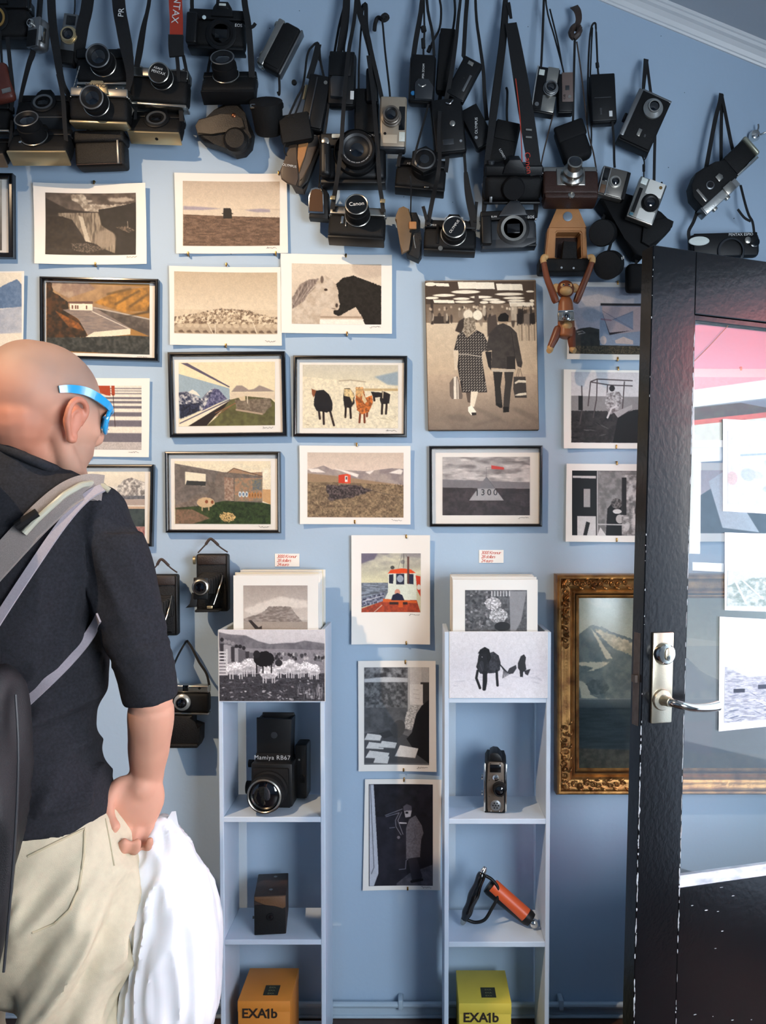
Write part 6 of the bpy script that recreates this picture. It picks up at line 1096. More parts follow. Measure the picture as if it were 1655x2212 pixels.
k.turn('lens_barrel', 6, 10, [(27, 0), (27, 14), (24, 16), (24, 30)], M_BLKM, 16, n=32, tx=-8); k.prism('lens_hood', [(6+31*math.cos(a), 14+31*math.sin(a)) for a in np.linspace(PI/2, PI/2+2*PI, 7)[:-1]], 36, 48, M_BLACK, 2); k.turn('lens_glass', 6, 14, [(20, 0), (10, 2), (.1, 3)], M_LENS, 46, n=28); k.turn('front_ring', 6, 14, [(23, 0), (23.5, 1), (20, 2)], M_GREYM, 47, n=30)
k.text('AE', -28, 20, 17, 7, M_WHITEL); k.box('badge', 10, 20, -32, -28, 15, 17, M_SILV, 1); k.strap([(860, 360, .08), (862, 345, .08), (866, 330, .08)], 8); k.strap([(893, 352, .13), (900, 320, .13), (914, 270, .11), (926, 225, .09)], 4.5); k.strap([(963, 372, .07), (966, 350, .075), (966, 330, .08)], 9)
k = K('camera_case', 'olive tan leather camera half case hanging beside the camera lettered OLYMPUS', 'camera case', 882, 508, .06)
k.prism('case_body', ab(k, [(884, 462), (900, 462), (908, 480), (908, 500), (911, 520), (911, 552), (904, 563), (880, 552), (870, 520)]), -22, 12, M_BCASE, 5); k.prism('tan_flap', ab(k, [(856, 470), (862, 456), (872, 452), (884, 458), (888, 480), (890, 505), (886, 530), (884, 545), (868, 553), (864, 530), (862, 500), (854, 480)]), 10, 18, mat('olive_tan_leather', '6f5639', .55, noise=.2, nscale=22, bump=.3, bscale=400), 3, label='tan leather flap'); k.box('tan_tab', 2, 18, 6, 22, 16, 22, M_TAN, 2, label='light tan tab'); k.turn('stud_hole', 6, 2, [(3, 0), (3, 1)], M_BLKM, 18, n=14); k.cord([(898, 540-4, .09), (894, 512, .095), (897, 505, .09)], 1.3, M_SILV, 'piping')
k.strap([(887, 460, .07), (888, 425, .09), (888, 395, .12), (886, 380, .13)], lambda t: 3)
k = slr('black camera with lens cap and prism both lettered OLYMPUS', 972, 516, 112, .06, roll=-2, pitch=-8, h=70, lens=(7, 2, 24, 34, ('OLYMPUS', .32, 58)), ptext='OLYMPUS')
k.box('film_reminder', -30, -24, -20, 22, k.th/2-1, k.th/2+2, M_BLKM, 1); k.turn('badge', -20, -30, [(5, 0), (5, 1)], M_SILV, k.th/2, n=18); k.text('OM10', -38, 22, k.th*.46, 6, M_WHITEL)
k.strap([(924, 486, .08), (928, 465, .08), (936, 425, .10), (946, 380, .15), (950, 340, .14), (948, 300, .12), (950, 240, .11)], lambda t: 10-3*t); k.strap([(922, 476, .085), (918, 460, .085), (914, 446, .08)], 7); k.strap([(1024, 500, .07), (1022, 470, .08), (1012, 420, .08), (1006, 372, .08)], lambda t: 8+8*math.sin(PI*min(1, t))); k.strap([(1006, 374, .08), (1003, 330, .08), (1000, 290, .08), (996, 240, .07)], 6); k.strap([(1026, 480, .08), (1028, 450, .07), (1030, 436, .07)], 7)
k = slr('black camera body with bright silver lens mount ring lettered EOS', 1097, 499, 120, .055, roll=2, h=78, mount=(10, -2, 27, M_SILV), grip=True, knobs=False, body=M_DGREY)
k.prism('shoulder', [(-22, 24), (42, 24), (34, 40), (24, 56), (4, 56), (-8, 44)], 6, 24, M_DGREY, 3); k.text('EOS', 48, 21, 19.5, 8, M_WHITEL); k.text('ELAN', -32, 20, 33, 5, M_WHITEL); k.prism('lower_front', [(-58, -42), (30, -42), (58, -32), (58, -22), (-58, -24)], 14, 20, M_DGREY, 2)
k.strap([(1044, 468, .07), (1047, 440, .06), (1050, 400, .05), (1060, 300, .05), (1068, 220, .05), (1084, 100, .05), (1092, 0, .04), (1096, -40, .03)], lambda t: 7+9*math.sin(PI*t)); k.strap([(1156, 470, .07), (1158, 445, .06), (1156, 425, .05), (1150, 400, .04)], 10)
k = slr('black camera seen from above with its top dials, under the black and red strap', 1107, 396, 124, .075, pitch=34, h=78, th=46, prism=True); k.turn('mount_cap', 0, -4, [(24, 0), (24, 9), (22, 12), (.1, 12.5)], M_BLKM, k.th/2, n=32)
k.turn('badge', 8, -30, [(3, 0), (3, 2)], M_CHROME, k.th/2, n=12); k.box('side_label', -50, -44, -34, -22, k.th/2-.5, k.th/2+1, M_GREYM, .3)
k.strap([(1048, 380, .10), (1052, 350, .10), (1062, 280, .10), (1074, 190, .09), (1088, 80, .07), (1095, 4, .04), (1104, 40, .06)], lambda t: 6+10*math.sin(PI*t))
k.strap([(1158, 378, .11), (1150, 330, .12), (1136, 240, .12), (1118, 130, .10), (1104, 50, .07)], lambda t: 24+8*math.sin(PI*t), label='wide black strap with red lettering')
P_ = k.inv @ W(1141, 352, .1225); Rk = k.inv.to_3x3().to_4x4(); k.add('lettering', text_bm('Canon', 17*k.s, Matrix.Translation(P_) @ Rk @ Matrix.Rotation(math.radians(83), 4, 'Y') @ Matrix.Rotation(PI/2, 4, 'X'), .0004), M_REDL, label='red lettering')
k.strap([(1128, 350, .121), (1124, 260, .124), (1114, 170, .12)], 2, M_RED, 'red_edge_stripe')
for yy in (280, 296): k.strap([(1136, yy, .126), (1149, yy+1, .126)], 3.5, M_SILV, 'strap_slide')
k = compact('black ribbed camera bag hanging between the pocket cameras and the lettered strap', 1088, 314, 56, 96, .055, roll=-12, th=34, m=M_LEATH, bev=8, name='camera_pouch'); k.box('zip_flap', -24, 24, 4, 44, 15, 19, M_LEATH, 3); k.text('LOWEPRO', 4, -30, 18.5, 7, M_WHITEL, -50)
k.cord([(1096, 266, .06), (1095, 240, .065), (1096, 200, .065), (1094, 190, .06)], 2.6)
# ---- right cluster -----------------------------------------------------------------------------------
k = compact('silver and black pocket camera with ringed lens, leftmost on the right side', 1177, 200, 50, 98, .055, roll=-9, th=26, bev=3, lens=(10, 3, 13, 12), lm=M_GREYM)
k.box('silver_face', -4, 24, -46, -12, k.Z-.5, k.Z+1.4, M_SILV, .8); k.box('silver_face', -2, 22, 14, 48, k.Z-.5, k.Z+1.4, M_SILV, .8); k.box('black_grille', -22, -6, -44, 26, k.Z-.5, k.Z+1.8, M_BLKM, .8); k.box('flash_window', -20, -8, 28, 40, k.Z, k.Z+2, M_FLASH, 1); k.box('chrome_edge', -25, -22, -46, 48, -6, k.Z+1, M_CHROME, 1); k.turn('dial', -14, -34, [(4.5, 0), (4.5, .8)], M_GREYM, k.Z+1.8, n=18)
k.strap([(1168, 148, .06), (1170, 128, .06), (1174, 30, .05), (1176, -40, .04), (1178, -150, .03)], lambda t: 3 if t < .1 else 5)
k = compact('small brownish flash unit hanging beside the silver and black pocket camera', 1220, 206, 34, 84, .05, roll=1, th=24, m=M_BLACK, bev=3, name='flash_unit'); k.box('taupe_face', -8, 16, -20, 42, k.Z-.5, k.Z+2, mat('taupe_plastic', '6b5b55', .5, noise=.1), 1.2); k.box('square_mark', -1, 8, 4, 14, k.Z+1.8, k.Z+2.4, M_DGREY, .2); k.turn('dial', 8, -10, [(3.5, 0), (3.5, 1)], M_SILV, k.Z+2, n=14); k.text('CdS', -3, -10, k.Z+2.4, 6, M_BLKM, 90)
k.cord([(1219, 163, .06), (1214, 140, .06), (1198, 80, .055), (1180, 10, .05), (1176, -100, .03)], 1.8); k.cord([(1214, 140, .062), (1205, 90, .06), (1188, 20, .05)], 1.8)
k = K('camera_pouch', 'black soft pouch tilted at the end of the knotted brown strap', 'camera pouch', 1237, 310, .05, roll=20)
k.box('pouch', -32, 32, -42, 38, -16, 16, M_BLKM, 12, seg=4); k.box('flap', -33, 33, 4, 40, 8, 19, M_BLKM, 8, seg=3)
k.strap([(1238, 264, .06), (1239, 200, .065), (1241, 120, .06), (1242, 80, .06)], 5); k.cord([(1241, 82, .06), (1250, 72, .065), (1252, 62, .06), (1245, 56, .055), (1236, 64, .055), (1234, 74, .06), (1240, 82, .062)], 6.5, M_BROWNS, 'knot', label='brown knot'); k.strap([(1240, 66, .055), (1250, 45, .05), (1248, 25, .045), (1240, 14, .03)], lambda t: 10+8*t, M_BROWNS, 'strap_end', label='bunched brown strap end')
k = compact('black compact camera with small white label hanging from a looped cord', 1301, 217, 58, 106, .055, roll=3, th=30, m=M_BLACK, bev=9); k.box('white_label', 10, 17, -42, -30, k.Z, k.Z+1.2, M_WHITEL, .3); k.text('auto', -8, -30, k.Z+1, 8, M_GREYM, 90); k.box('ridge', -20, 16, -2, 0, k.Z, k.Z+1.2, M_DGREY, .4)
k.cord([(1293, 163, .06), (1291, 140, .06), (1288, 70, .05), (1286, 50, .03), (1277, 62, .045), (1272, 120, .05), (1270, 200, .05), (1269, 270, .05)], 2.2); k.cord([(1280, 60, .045), (1277, 120, .05), (1275, 200, .05), (1278, 290, .05), (1276, 330, .04)], 1.8); k.cord([(1291, 146, .06), (1290, 136, .06)], 4, name='cord_slider')
k = slr('dark camera hanging sideways with large pale lens ring, upper right', 1390, 266, 112, .06, roll=26, h=66, prism=False, knobs=False, lens=None) if False else compact('dark camera hanging sideways with large pale lens ring, upper right', 1389, 266, 74, 118, .055, roll=-24, th=34, m=M_LEATH, bev=3)
k.turn('lens_ring', 6, 26, [(21, 0), (21, 5), (17, 9), (13, 12), (12.5, 16), (10.5, 16)], mat('pale_frosted_ring', '9a9b98', .35, .5), k.Z, n=36); k.turn('lens_glass', 6, 26, [(10.6, 0), (5, 1.6), (.1, 2.2)], M_LENS, k.Z+14, n=24); k.box('silver_edge', -38, -28, -50, 56, -12, k.Z+1, M_GREYM, 2); k.box('black_knob', -44, -30, -14, 2, -6, 8, M_BLKM, 2); k.box('window', -4, 4, -38, -22, k.Z, k.Z+1.4, M_SILV, 1.5, label='pale oval window'); k.text('B', 14, -32, k.Z+.8, 8, M_GREYM); k.box('top_trim', -30, 37, 55, 60, -12, 14, M_GREYM, 1)
k.strap([(1390, 196, .06), (1391, 180, .06), (1394, 150, .055), (1396, 128, .03)], lambda t: 6+5*t); k.strap([(1406, 200, .05), (1402, 170, .05), (1397, 130, .03)], 6)
k.strap([(1416, 262, .05), (1415, 300, .06), (1414, 340, .05), (1413, 390, .05), (1412, 400, .05)], 6); k.cord([(1388, 336, .06), (1392, 345, .06), (1400, 330, .06), (1414, 285, .06)], 1.4)
k = slr('brown leather cased camera with bright silver lens above the open tan case', 1229, 400, 118, .07, pitch=-14, h=66, th=40, top='silver', body=M_BROWN, base=M_BROWN, prism=False, knobs=False)
k.box('leather_case_front', -59, 59, -36, 20, 8, 24, M_BROWN, 6, seg=3); k.box('lens_plate', -31, 31, -18, 24, 20, 26, M_SILV, 5, seg=3); k.box('viewfinder', -6, 12, 27, 38, -8, 16, M_BLKG, 1.5); k.turn('stud', 0, -40, [(8, 0), (7, 2.5), (3, 4), (.1, 4.2)], M_SILV, 22, n=24); k.box('case_bottom', -57, 57, -47, -30, -20, 24, M_BROWN, 6)
k.turn('lens_barrel', 2, 2, [(25, 0), (25, 6), (22, 9), (20, 12), (21, 13), (21, 20), (17, 23), (14, 26), (14, 34), (15.5, 35), (15.5, 42), (13, 43)], M_SILV, 25, n=40, tx=-8); k.turn('lens_glass', 2, 8, [(13, 0), (6, 2), (.1, 3)], M_LENS, 68, n=28, tx=-8)
k.strap([(1168, 380, .07), (1170, 350, .06), (1184, 290, .05), (1196, 245, .045)], 3, M_BROWNS); k.strap([(1289, 370, .07), (1282, 330, .06), (1270, 280, .05), (1256, 160, .045), (1246, 90, .05)], 3, M_BROWNS)
k = compact('small grey camera with round lens tilted beside the bright silver lens camera', 1322, 398, 56, 62, .085, roll=-14, th=24, m=mat('warm_grey_metal', '6c6862', .35, .6), bev=2, lens=(4, 1, 10.5, 6), lm=M_SILV); k.box('black_window', -24, -13, -2, 26, k.Z-.4, k.Z+1.4, M_BLKG, 1); k.box('brown_window', -24, -13, -28, -10, k.Z-.4, k.Z+1.4, M_TANB, 1); k.box('silver_trim', -27, -25, -30, 28, 0, k.Z+1.2, M_CHROME, .6); k.box('silver_trim', -12, -10, -30, 28, 8, k.Z+1.2, M_CHROME, .6); k.box('black_side', 25, 33, -30, 30, -12, 10, M_LEATH, 2); k.text('36', -6, -24, k.Z+.8, 7, M_GREYM)
k.strap([(1328, 362, .09), (1327, 345, .085), (1326, 300, .075), (1322, 250, .065)], lambda t: 5)
k = compact('white and chrome pocket camera with round black lens, upper right', 1395, 437, 60, 92, .10, roll=-20, th=24, m=M_SILV, bev=3, lens=(8, -4, 15.5, 9), lm=M_BLKM); k.box('white_face', -10, 26, 12, 44, k.Z-.4, k.Z+1.2, mat('ivory_enamel', 'd8d6ce', .3), .8); k.box('white_face', -10, 26, -44, -20, k.Z-.4, k.Z+1.2, mat('ivory_enamel', 'd8d6ce', .3), .8); k.box('flash_window', -27, -13, 28, 42, k.Z-.4, k.Z+2, M_FLASH, 1); k.box('black_grille', -25, -17, -34, 20, k.Z-.4, k.Z+1.8, M_BLKM, .8); k.turn('emblem', 18, 34, [(3.6, 0), (3.6, .5)], mat('bronze_emblem', '8a6a3c', .4, .8), k.Z+1.2, n=16); k.box('blue_mark', -26, -18, -42, -36, k.Z, k.Z+1.8, mat('teal_plastic', '3f6a78', .3), .5); k.knob('shutter_button', 18, 46, 2.2, 6, M_BLKM)
k.cord([(1391, 388, .105), (1391, 372, .10), (1392, 350, .09), (1388, 338, .08)], 1.5); k.cord([(1391, 370, .10), (1391, 356, .095)], 3, name='cord_slider')
k = K('camera_case', 'large black soft camera case hanging behind the white and chrome camera', 'camera case', 1370, 480, .045)
k.prism('case_body', ab(k, [(1300, 424), (1340, 420), (1362, 430), (1400, 450), (1425, 462), (1448, 484), (1446, 500), (1428, 518), (1400, 545), (1385, 560), (1368, 555), (1345, 520), (1322, 480), (1290, 440)]), -26, 18, M_BLKM, 8); k.prism('flap', ab(k, [(1384, 488), (1432, 478), (1449, 486), (1446, 498), (1424, 520), (1398, 540), (1380, 530)]), 14, 26, M_LEATH, 4); k.turn('stud', 25, -14, [(2.4, 0), (2.4, 1.6)], M_GREYM, 26, n=12); k.strap([(1414, 470, .06), (1414, 430, .06), (1413, 395, .055)], 5)
k = K('camera_case', 'open tan leather camera case hanging above the toy monkey', 'camera case', 1221, 520, .05)
k.prism('opened_lid', ab(k, [(1203, 449), (1246, 449), (1266, 494), (1184, 494)]), 2, 7, M_TAN, 1.5)
bm = BM(); O = ab(k, [(1183, 493), (1265, 493), (1268, 562), (1176, 562)]); I = ab(k, [(1200, 503), (1254, 503), (1256, 560), (1198, 560)])
for (za, zb, PA, PB) in ((8, 8, O, I),):
    A = [bm.verts.new(k.v(a, b, 8)) for a, b in O]; B = [bm.verts.new(k.v(a, b, 6)) for a, b in I]; D = [bm.verts.new(k.v(a*.9, b*.95, -26)) for a, b in I]; E = [bm.verts.new(k.v(a, b, -30)) for a, b in O]
    for i in range(4):
        j = (i+1) % 4; bm.faces.new((A[i], A[j], B[j], B[i])); bm.faces.new((B[i], B[j], D[j], D[i])); bm.faces.new((A[j], A[i], E[i], E[j]))
    bm.faces.new(D); bm.faces.new(E)
bmesh.ops.bevel(bm, geom=list(bm.edges), offset=2.4*k.s, segments=2, affect='EDGES'); k.add('case_body', bm, M_TAN)
k.prism('dark_lining', ab(k, [(1203, 506), (1251, 506), (1252, 560), (1201, 560)]), -25, -22, M_BROWN, 1); k.box('snap_disc', -5, 13, 40, 41, 7, 8, M_GREYM, 0) if False else k.turn('snap_disc', 4, 49, [(10, 0), (10, 1), (8, 1.4)], mat('blue_grey_disc', '7f8c98', .35, .5), 7, n=26)
k.prism('black_tongue', ab(k, [(1216, 524), (1244, 526), (1244, 562), (1212, 562)]), -8, 12, M_LEATH, 2); k.box('black_bottom', -58, 58, -70, -41, -28, 14, M_LEATH, 5, seg=3); k.turn('snap', -10, -62, [(2.4, 0), (2.4, 1.6)], M_CHROME, 14, n=12); k.turn('snap', 16, -63, [(2.4, 0), (2.4, 1.6)], M_CHROME, 14, n=12)
for lab, cx, cy, tx, rr_ in (('upper black cylindrical lens case right of the tan case', 1301, 503, -8, 27), ('lower black cylindrical lens case right of the tan case, two white marks', 1313, 572, -14, 29)):
    k = K('lens_case', lab, 'lens case', cx, cy, .06); k.turn('case_body', 3, 0, [(rr_*.92, -34), (rr_, -30), (rr_, 12), (rr_*.98, 16)], M_BLKM, 0, n=32, tx=-tx*0+18, ty=-20); k.turn('lid', 3, 0, [(rr_*1.03, 14), (rr_*1.03, 24), (rr_*.96, 28), (.1, 29)], M_LEATH, 0, n=32, tx=18, ty=-20)
    k.strap([(cx, cy-24, .05), (cx+8, cy-50, .03)], 6)
    if cy > 550: k.box('white_mark', 26, 28, 6, 12, 14, 16, M_WHITEL, .4); k.box('white_mark', 30, 32, 9, 15, 12, 14, M_WHITEL, .4)
k = K('camera_pouch', 'black pouch half hidden behind the door edge, right of the lens cases', 'camera pouch', 1372, 600, .04); k.box('pouch', -20, 30, -32, 28, -16, 16, M_BLKM, 10, seg=3); k.strap([(1374, 574, .04), (1376, 550, .03)], 6)
# cine camera with pistol shape, at the right
k = K('cine_camera', 'black super eight cine camera with silver strip, hanging slanted at right', 'cine camera', 1548, 400, .07, roll=42)
k.prism('body', [(-62, -18), (40, -18), (42, 30), (20, 34), (2, 44), (-24, 48), (-48, 36), (-62, 14)], -18, 18, M_LEATH, 4); k.prism('lens_barrel', [(38, -16), (96, -10), (96, 34), (38, 32)], -20, 20, M_LEATH, 8); k.box('lens_rim', 96, 106, -12, 36, -22, 22, mat('putty_metal', 'a3a492', .35, .6), 6, seg=3)
k.box('silver_strip', -64, 30, -34, -16, -16, 19, mat('brushed_aluminium', 'b4b5b2', .35, .8, bump=.2, bscale=200), 1.5); k.box('silver_strip_raised', -6, 18, -34, -14, 18, 23, M_SILV, 1.5); k.box('silver_foot', -66, -60, -34, -14, -18, 16, M_GREYM, 2); k.box('barrel_trim', 36, 98, -18, -13, -8, 16, M_CHROME, 1)
k.turn('dial', -20, 8, [(9, 0), (9, 3), (7, 4)], M_GREYM, 17, n=26); k.turn('dial_centre', -20, 8, [(6.6, 0), (6.6, 1)], M_BLKG, 21, n=24); k.prism('lever_plate', [(-2, 0), (10, 0), (13, 6), (10, 14), (-2, 14)], 18, 22, M_SILV, 1.5); k.box('name_plate', -50, -44, -12, 20, 17.5, 19.5, M_SILV, .5)
k.turn('button', -38, -36, [(5, 0), (5, 6)], M_SILV, 4, tx=-90, n=16) if False else None
for xx in (-40, -4): k.box('underside_knob', xx-5, xx+5, -40, -33, 0, 12, M_SILV, 2)
k.strap([(1521, 388, .05), (1530, 340, .05), (1545, 260, .045), (1555, 222, .04), (1558, 202, .03)], 9); k.strap([(1590, 350, .05), (1580, 310, .05), (1568, 250, .045), (1560, 210, .03)], 7); k.strap([(1558, 348, .045), (1558, 300, .04), (1559, 240, .038), (1560, 204, .025)], 7)
k = compact('wide black compact camera with oval flash, its underside behind the top of the door', 1563, 532, 152, 52, .055, roll=1.5, th=30, m=M_BLACK, bev=12); k.turn('flash_window', -46, 14, [(18, 0), (17, 1.6), (.1, 3)], M_FLASH, k.Z, n=28); k.last.scale = (1.25, 1, .55); k.last.location = (-.0145*-1*0, 0, 0)
k.text('PENTAX ESPIO', 32, 19, k.Z+1, 8, M_WHITEL); k.turn('lens_surround', 10, -16, [(30, 0), (28, 4), (24, 5)], M_DGREY, k.Z, n=36); k.turn('finder_knob', 60, 2, [(11, 0), (11, 4), (8, 5)], M_BLKG, k.Z, n=24); k.turn('finder_knob', 46, 6, [(7, 0), (7, 4), (5, 5)], M_SILV, k.Z, n=20)
k.strap([(1490, 520, .06), (1488, 500, .06), (1498, 480, .055), (1505, 460, .05), (1512, 430, .04), (1522, 395, .03)], 7); k.strap([(1630, 508, .06), (1626, 480, .06), (1618, 465, .055), (1610, 440, .05), (1600, 400, .03)], 5); k.strap([(1622, 478, .062), (1608, 470, .062), (1594, 452, .06)], 5)
h = K('wall_hook', 'bright metal hook fixed to the blue wall at far right', 'hook', 1630, 293, .012); h.turn('plate', 0, 0, [(10, -8), (12, 0), (9, 8), (.1, 11)], M_CHROME, 0, n=24); h.wire('prong', [(2, 0, 8), (8, -4, 14), (17, -1, 18)], 2.4, M_CHROME); h.wire('prong', [(4, 4, 6), (5, 14, 9), (4, 20, 10)], 1.8, M_GREYM)
# ---- folding cameras and rangefinder at the lower left ----------------------------------------------------
def folding(label, cx, cy, w, h, dep, lensxy, lr):
    k = K('folding_camera', label, 'camera', cx, cy, dep, yaw=6); X, Y = w/2, h/2
    k.box('body', -X, X, -Y, Y, -16, 14, M_BCASE, 5, seg=3); k.box('leather_top', -X+3, X-5, Y-23, Y-3, 13, 17, mat('brown_black_leather', '2e2119', .4, noise=.3, nscale=30, bump=.5, bscale=500), 3)
    k.box('side_rail', X-5, X, -Y+3, Y-3, 10, 18, M_BLACK, 2); lx, ly = lensxy
    for q in range(7):
        t = q/6; bw = 22-7*t; k.box('bellows_fold', lx*t-bw, lx*t+bw, ly*.5+ly*t*.5-bw*.8-4+2*(1-t), ly*.5+ly*t*.5+bw*.9+6*(1-t), 14+q*5, 18+q*5, M_BCASE, 2)
    k.box('drop_bed', -X+4, X-14, -Y+4, -Y+9, 12, 66, M_LEATH, 1.5); k.prism('bed_foot', [(-X-18, -Y+12), (-X+6, -Y+14), (-X+8, -Y+44), (-X-4, -Y+44), (-X-8, -Y+20)], 46, 50, M_BLACK, 1)
    k.box('lens_board', lx-15, lx+15, ly-26, ly+20, 50, 54, M_BLACK, 4); k.turn('shutter_ring', lx, ly, [(lr, 0), (lr, 3), (lr*.92, 5), (lr*.9, 9), (lr*.75, 10)], M_SILV, 54, n=36); k.turn('lens_ring', lx, ly, [(lr*.76, 0), (lr*.7, 4), (lr*.55, 4), (lr*.5, 1)], M_BLKM, 63, n=30); k.turn('lens_glass', lx, ly, [(lr*.52, 0), (.1, 2)], M_LENS, 64, n=24)
    k.wire('folding_strut', [(X-12, Y-46, 18), (X-16, ly, 36), (X-28, -Y+18, 46)], 1.6, M_SILV); k.wire('folding_strut', [(-X+10, Y-46, 18), (-X+8, ly, 34), (-X+2, -Y+20, 46)], 1.6, M_SILV); k.box('catch_plate', -6, 6, -Y+11, -Y+17, 58, 62, M_CREAM, 1); k.turn('winding_knob', -X-3, Y-14, [(9, 0), (9, 5)], M_CREAM, 0, ty=-90, n=18)
    k.wire('carry_handle', [(-X+2, Y+2, 0), (-X*.5, Y+18, 2), (-4, Y+31, 2), (X*.45, Y+14, 2), (X-3, Y+3, 0)], 1.6, M_BROWNS); k.wire('leather_grip', [(-X*.45, Y+20, 2), (-8, Y+30, 3), (-2, Y+31, 3), (X*.35, Y+18, 2)], 3, M_BROWNS); return k
folding('black folding camera with open bellows and silver lens, hanging left of the shelf unit', 461, 1258, 68, 124, .045, (-19, -6), 18)
k = folding('black folding camera with brown lit bellows, half hidden behind the visitor\'s arm', 355, 1306, 62, 132, .045, (-18, -10), 18)
k = slr('small black viewfinder camera with silver top, hanging beside the elbow', 408, 1510, 92, .045, roll=-1, h=64, top='silver', prism=False, knobs=False, th=26)
k.box('black_window', -10, 2, 20, 32, 10, 14, M_BLKG, .6); k.prism('diamond_emblem', [(22, 26), (26, 29), (30, 26), (26, 23)], 12.4, 13, M_BLKM, .1); k.turn('lens_ring', -10, -4, [(18, 0), (18, 4), (15, 7), (11, 8), (10, 5)], mat('frosted_ring', 'b4b4ae', .3, .6), 13, n=32); k.turn('lens_barrel', -10, -4, [(11, 0), (11, 9), (9, 10)], M_BLKM, 17, n=28); k.turn('lens_glass', -10, -4, [(9, 0), (4, 1.6), (.1, 2)], M_LENS, 25, n=22)
k.strap([(374, 1440, .05), (385, 1415, .045), (398, 1392, .035), (404, 1384, .02)], 4); k.strap([(452, 1480, .05), (446, 1455, .05), (430, 1430, .045), (414, 1398, .035), (404, 1384, .02)], lambda t: 5)
k = K('camera_case', 'black leather case hanging below the small silver topped camera', 'camera case', 398, 1576, .045); k.prism('case_body', ab(k, [(362, 1542), (420, 1542), (420, 1560), (437, 1566), (436, 1598), (430, 1611), (400, 1614), (366, 1608)]), -22, 16, M_BCASE, 6); k.box('front_lip', -32, 34, -36, -26, 12, 20, M_BCASE, 4)
# ================================================================ TOY MONKEY
M_TEAK = mat('teak_wood', '7a3f22', .4, noise=.35, nscale=9, bump=.15, bscale=60, stretch=(3, 3, .5)); M_LIMBA = mat('pale_wood', 'c99f68', .45, noise=.12, nscale=8, stretch=(3, 3, .5))
k = K('wooden_toy_monkey', 'brown wooden toy monkey hanging by both hands, small camera at its waist', 'toy monkey', 1221, 655, .085)
def limb(name, pts, r, m, par=None): bm = BM(); tube(bm, [k.v(*p) for p in pts], lambda t: r(t)*k.s, 14, 5); return k.add(name, bm, m, par=par)
A = ab(k, [(1228, 638), (1224, 610)])
limb('body', [(0, 12, 0), (1, -12, 1), (2, -42, 2), (2, -66, 3), (1, -77, 3)], lambda t: 14+2*math.sin(t*PI)+4*t-9*max(0, t-.88)/.12-4*max(0, .12-t)/.12, mat('light_teak', 'a5643c', .42, noise=.25, nscale=9, stretch=(3, 3, .5))); limb('belly', [(1, -38, 8), (2, -52, 10), (1, -66, 8)], lambda t: 4+9*math.sin(t*PI), M_LIMBA)
hd_ = ab(k, [(1221, 626)])[0]; bm = BM(); bmesh.ops.create_uvsphere(bm, u_segments=24, v_segments=16, radius=19*k.s); bmesh.ops.translate(bm, verts=bm.verts, vec=k.v(hd_[0], hd_[1], 2)); k.add('head', bm, M_TEAK, smooth=80); head = k.last
bm = BM(); bmesh.ops.create_uvsphere(bm, u_segments=20, v_segments=12, radius=13*k.s); bmesh.ops.scale(bm, vec=(1.05, .9, .75), verts=bm.verts); bmesh.ops.translate(bm, verts=bm.verts, vec=k.v(hd_[0]-1, hd_[1]-7, 15)); k.add('muzzle', bm, M_LIMBA, par=head, smooth=80)
k.box('face_plate', hd_[0]-13, hd_[0]+12, hd_[1]+1, hd_[1]+9, 12, 19.5, M_LIMBA, 3, par=head)
for sx in (-1, 1):
    k.turn('ear', hd_[0]+sx*20, hd_[1]+2, [(9.5, 0), (10, 2), (8, 4)], M_LIMBA, 3, n=20, par=head); k.turn('eye', hd_[0]-1+sx*6, hd_[1]+5, [(2.4, 0), (2, 1), (.1, 1.4)], M_BLKG, 19, n=12, par=head)
for sx, (hx_, hy_), (ex, ey), (sx_, sy_) in ((-1, (1172, 562), (1180, 600), (1201, 655)), (1, (1279, 562), (1268, 595), (1243, 655))):
    a, b, c_ = ab(k, [(hx_, hy_), (ex, ey), (sx_, sy_)]); limb('arm', [(*c_, 4), ((b[0]+c_[0])/2, (b[1]+c_[1])/2, 5), (*b, 5), (a[0]-sx*1.5, a[1]-6, 5)], lambda t: 8.4-2.6*t-2.5*max(0, .1-t)/.1, M_TEAK); arm = k.last
    limb('hand', [(a[0]-sx*1.5, a[1]-8, 5), (a[0], a[1], 5), (a[0]-sx*3, a[1]+5, 4), (a[0]-sx*10, a[1]+4, 2)], lambda t: 6.8-1.5*t, M_LIMBA, arm)
for sx, hip, knee, foot in ((-1, (1208, 706), (1196, 735), (1188, 752)), (1, (1233, 706), (1234, 735), (1236, 752))):
    a, b, c_ = ab(k, [hip, knee, foot]); limb('leg', [(*a, 6), (*b, 8), (*c_, 8)], lambda t: 10.5-3.4*t-5*max(0, .12-t)/.12, M_TEAK); leg = k.last
    limb('foot', [(c_[0], c_[1]+3, 8), (c_[0], c_[1]-4, 9), (c_[0]+sx*4, c_[1]-8, 13)], lambda t: 7.2-1.2*t, M_LIMBA, leg)
k = K('miniature_camera', 'tiny silver toy camera strapped to the wooden monkey', 'toy camera', 1222, 684, .112, roll=2); k.box('body', -17, 18, -10, 9, -6, 6, M_SILV, 2.5); k.box('top_plate', -16, 17, 8, 13, -5, 5, M_CHROME, 1.2); k.turn('lens_barrel', -1, -1, [(9, 0), (9, 4), (6.5, 6), (6, 9), (3.4, 9)], M_CHROME, 6, n=26); k.turn('lens_glass', -1, -1, [(3.5, 0), (.1, .8)], M_LENS, 14, n=16); k.wire('cord', [(-17, 2, 0), (-14, -4, 6), (-6, -8, 8), (8, -9, 7), (18, -2, 0)], .9, M_CHROME)
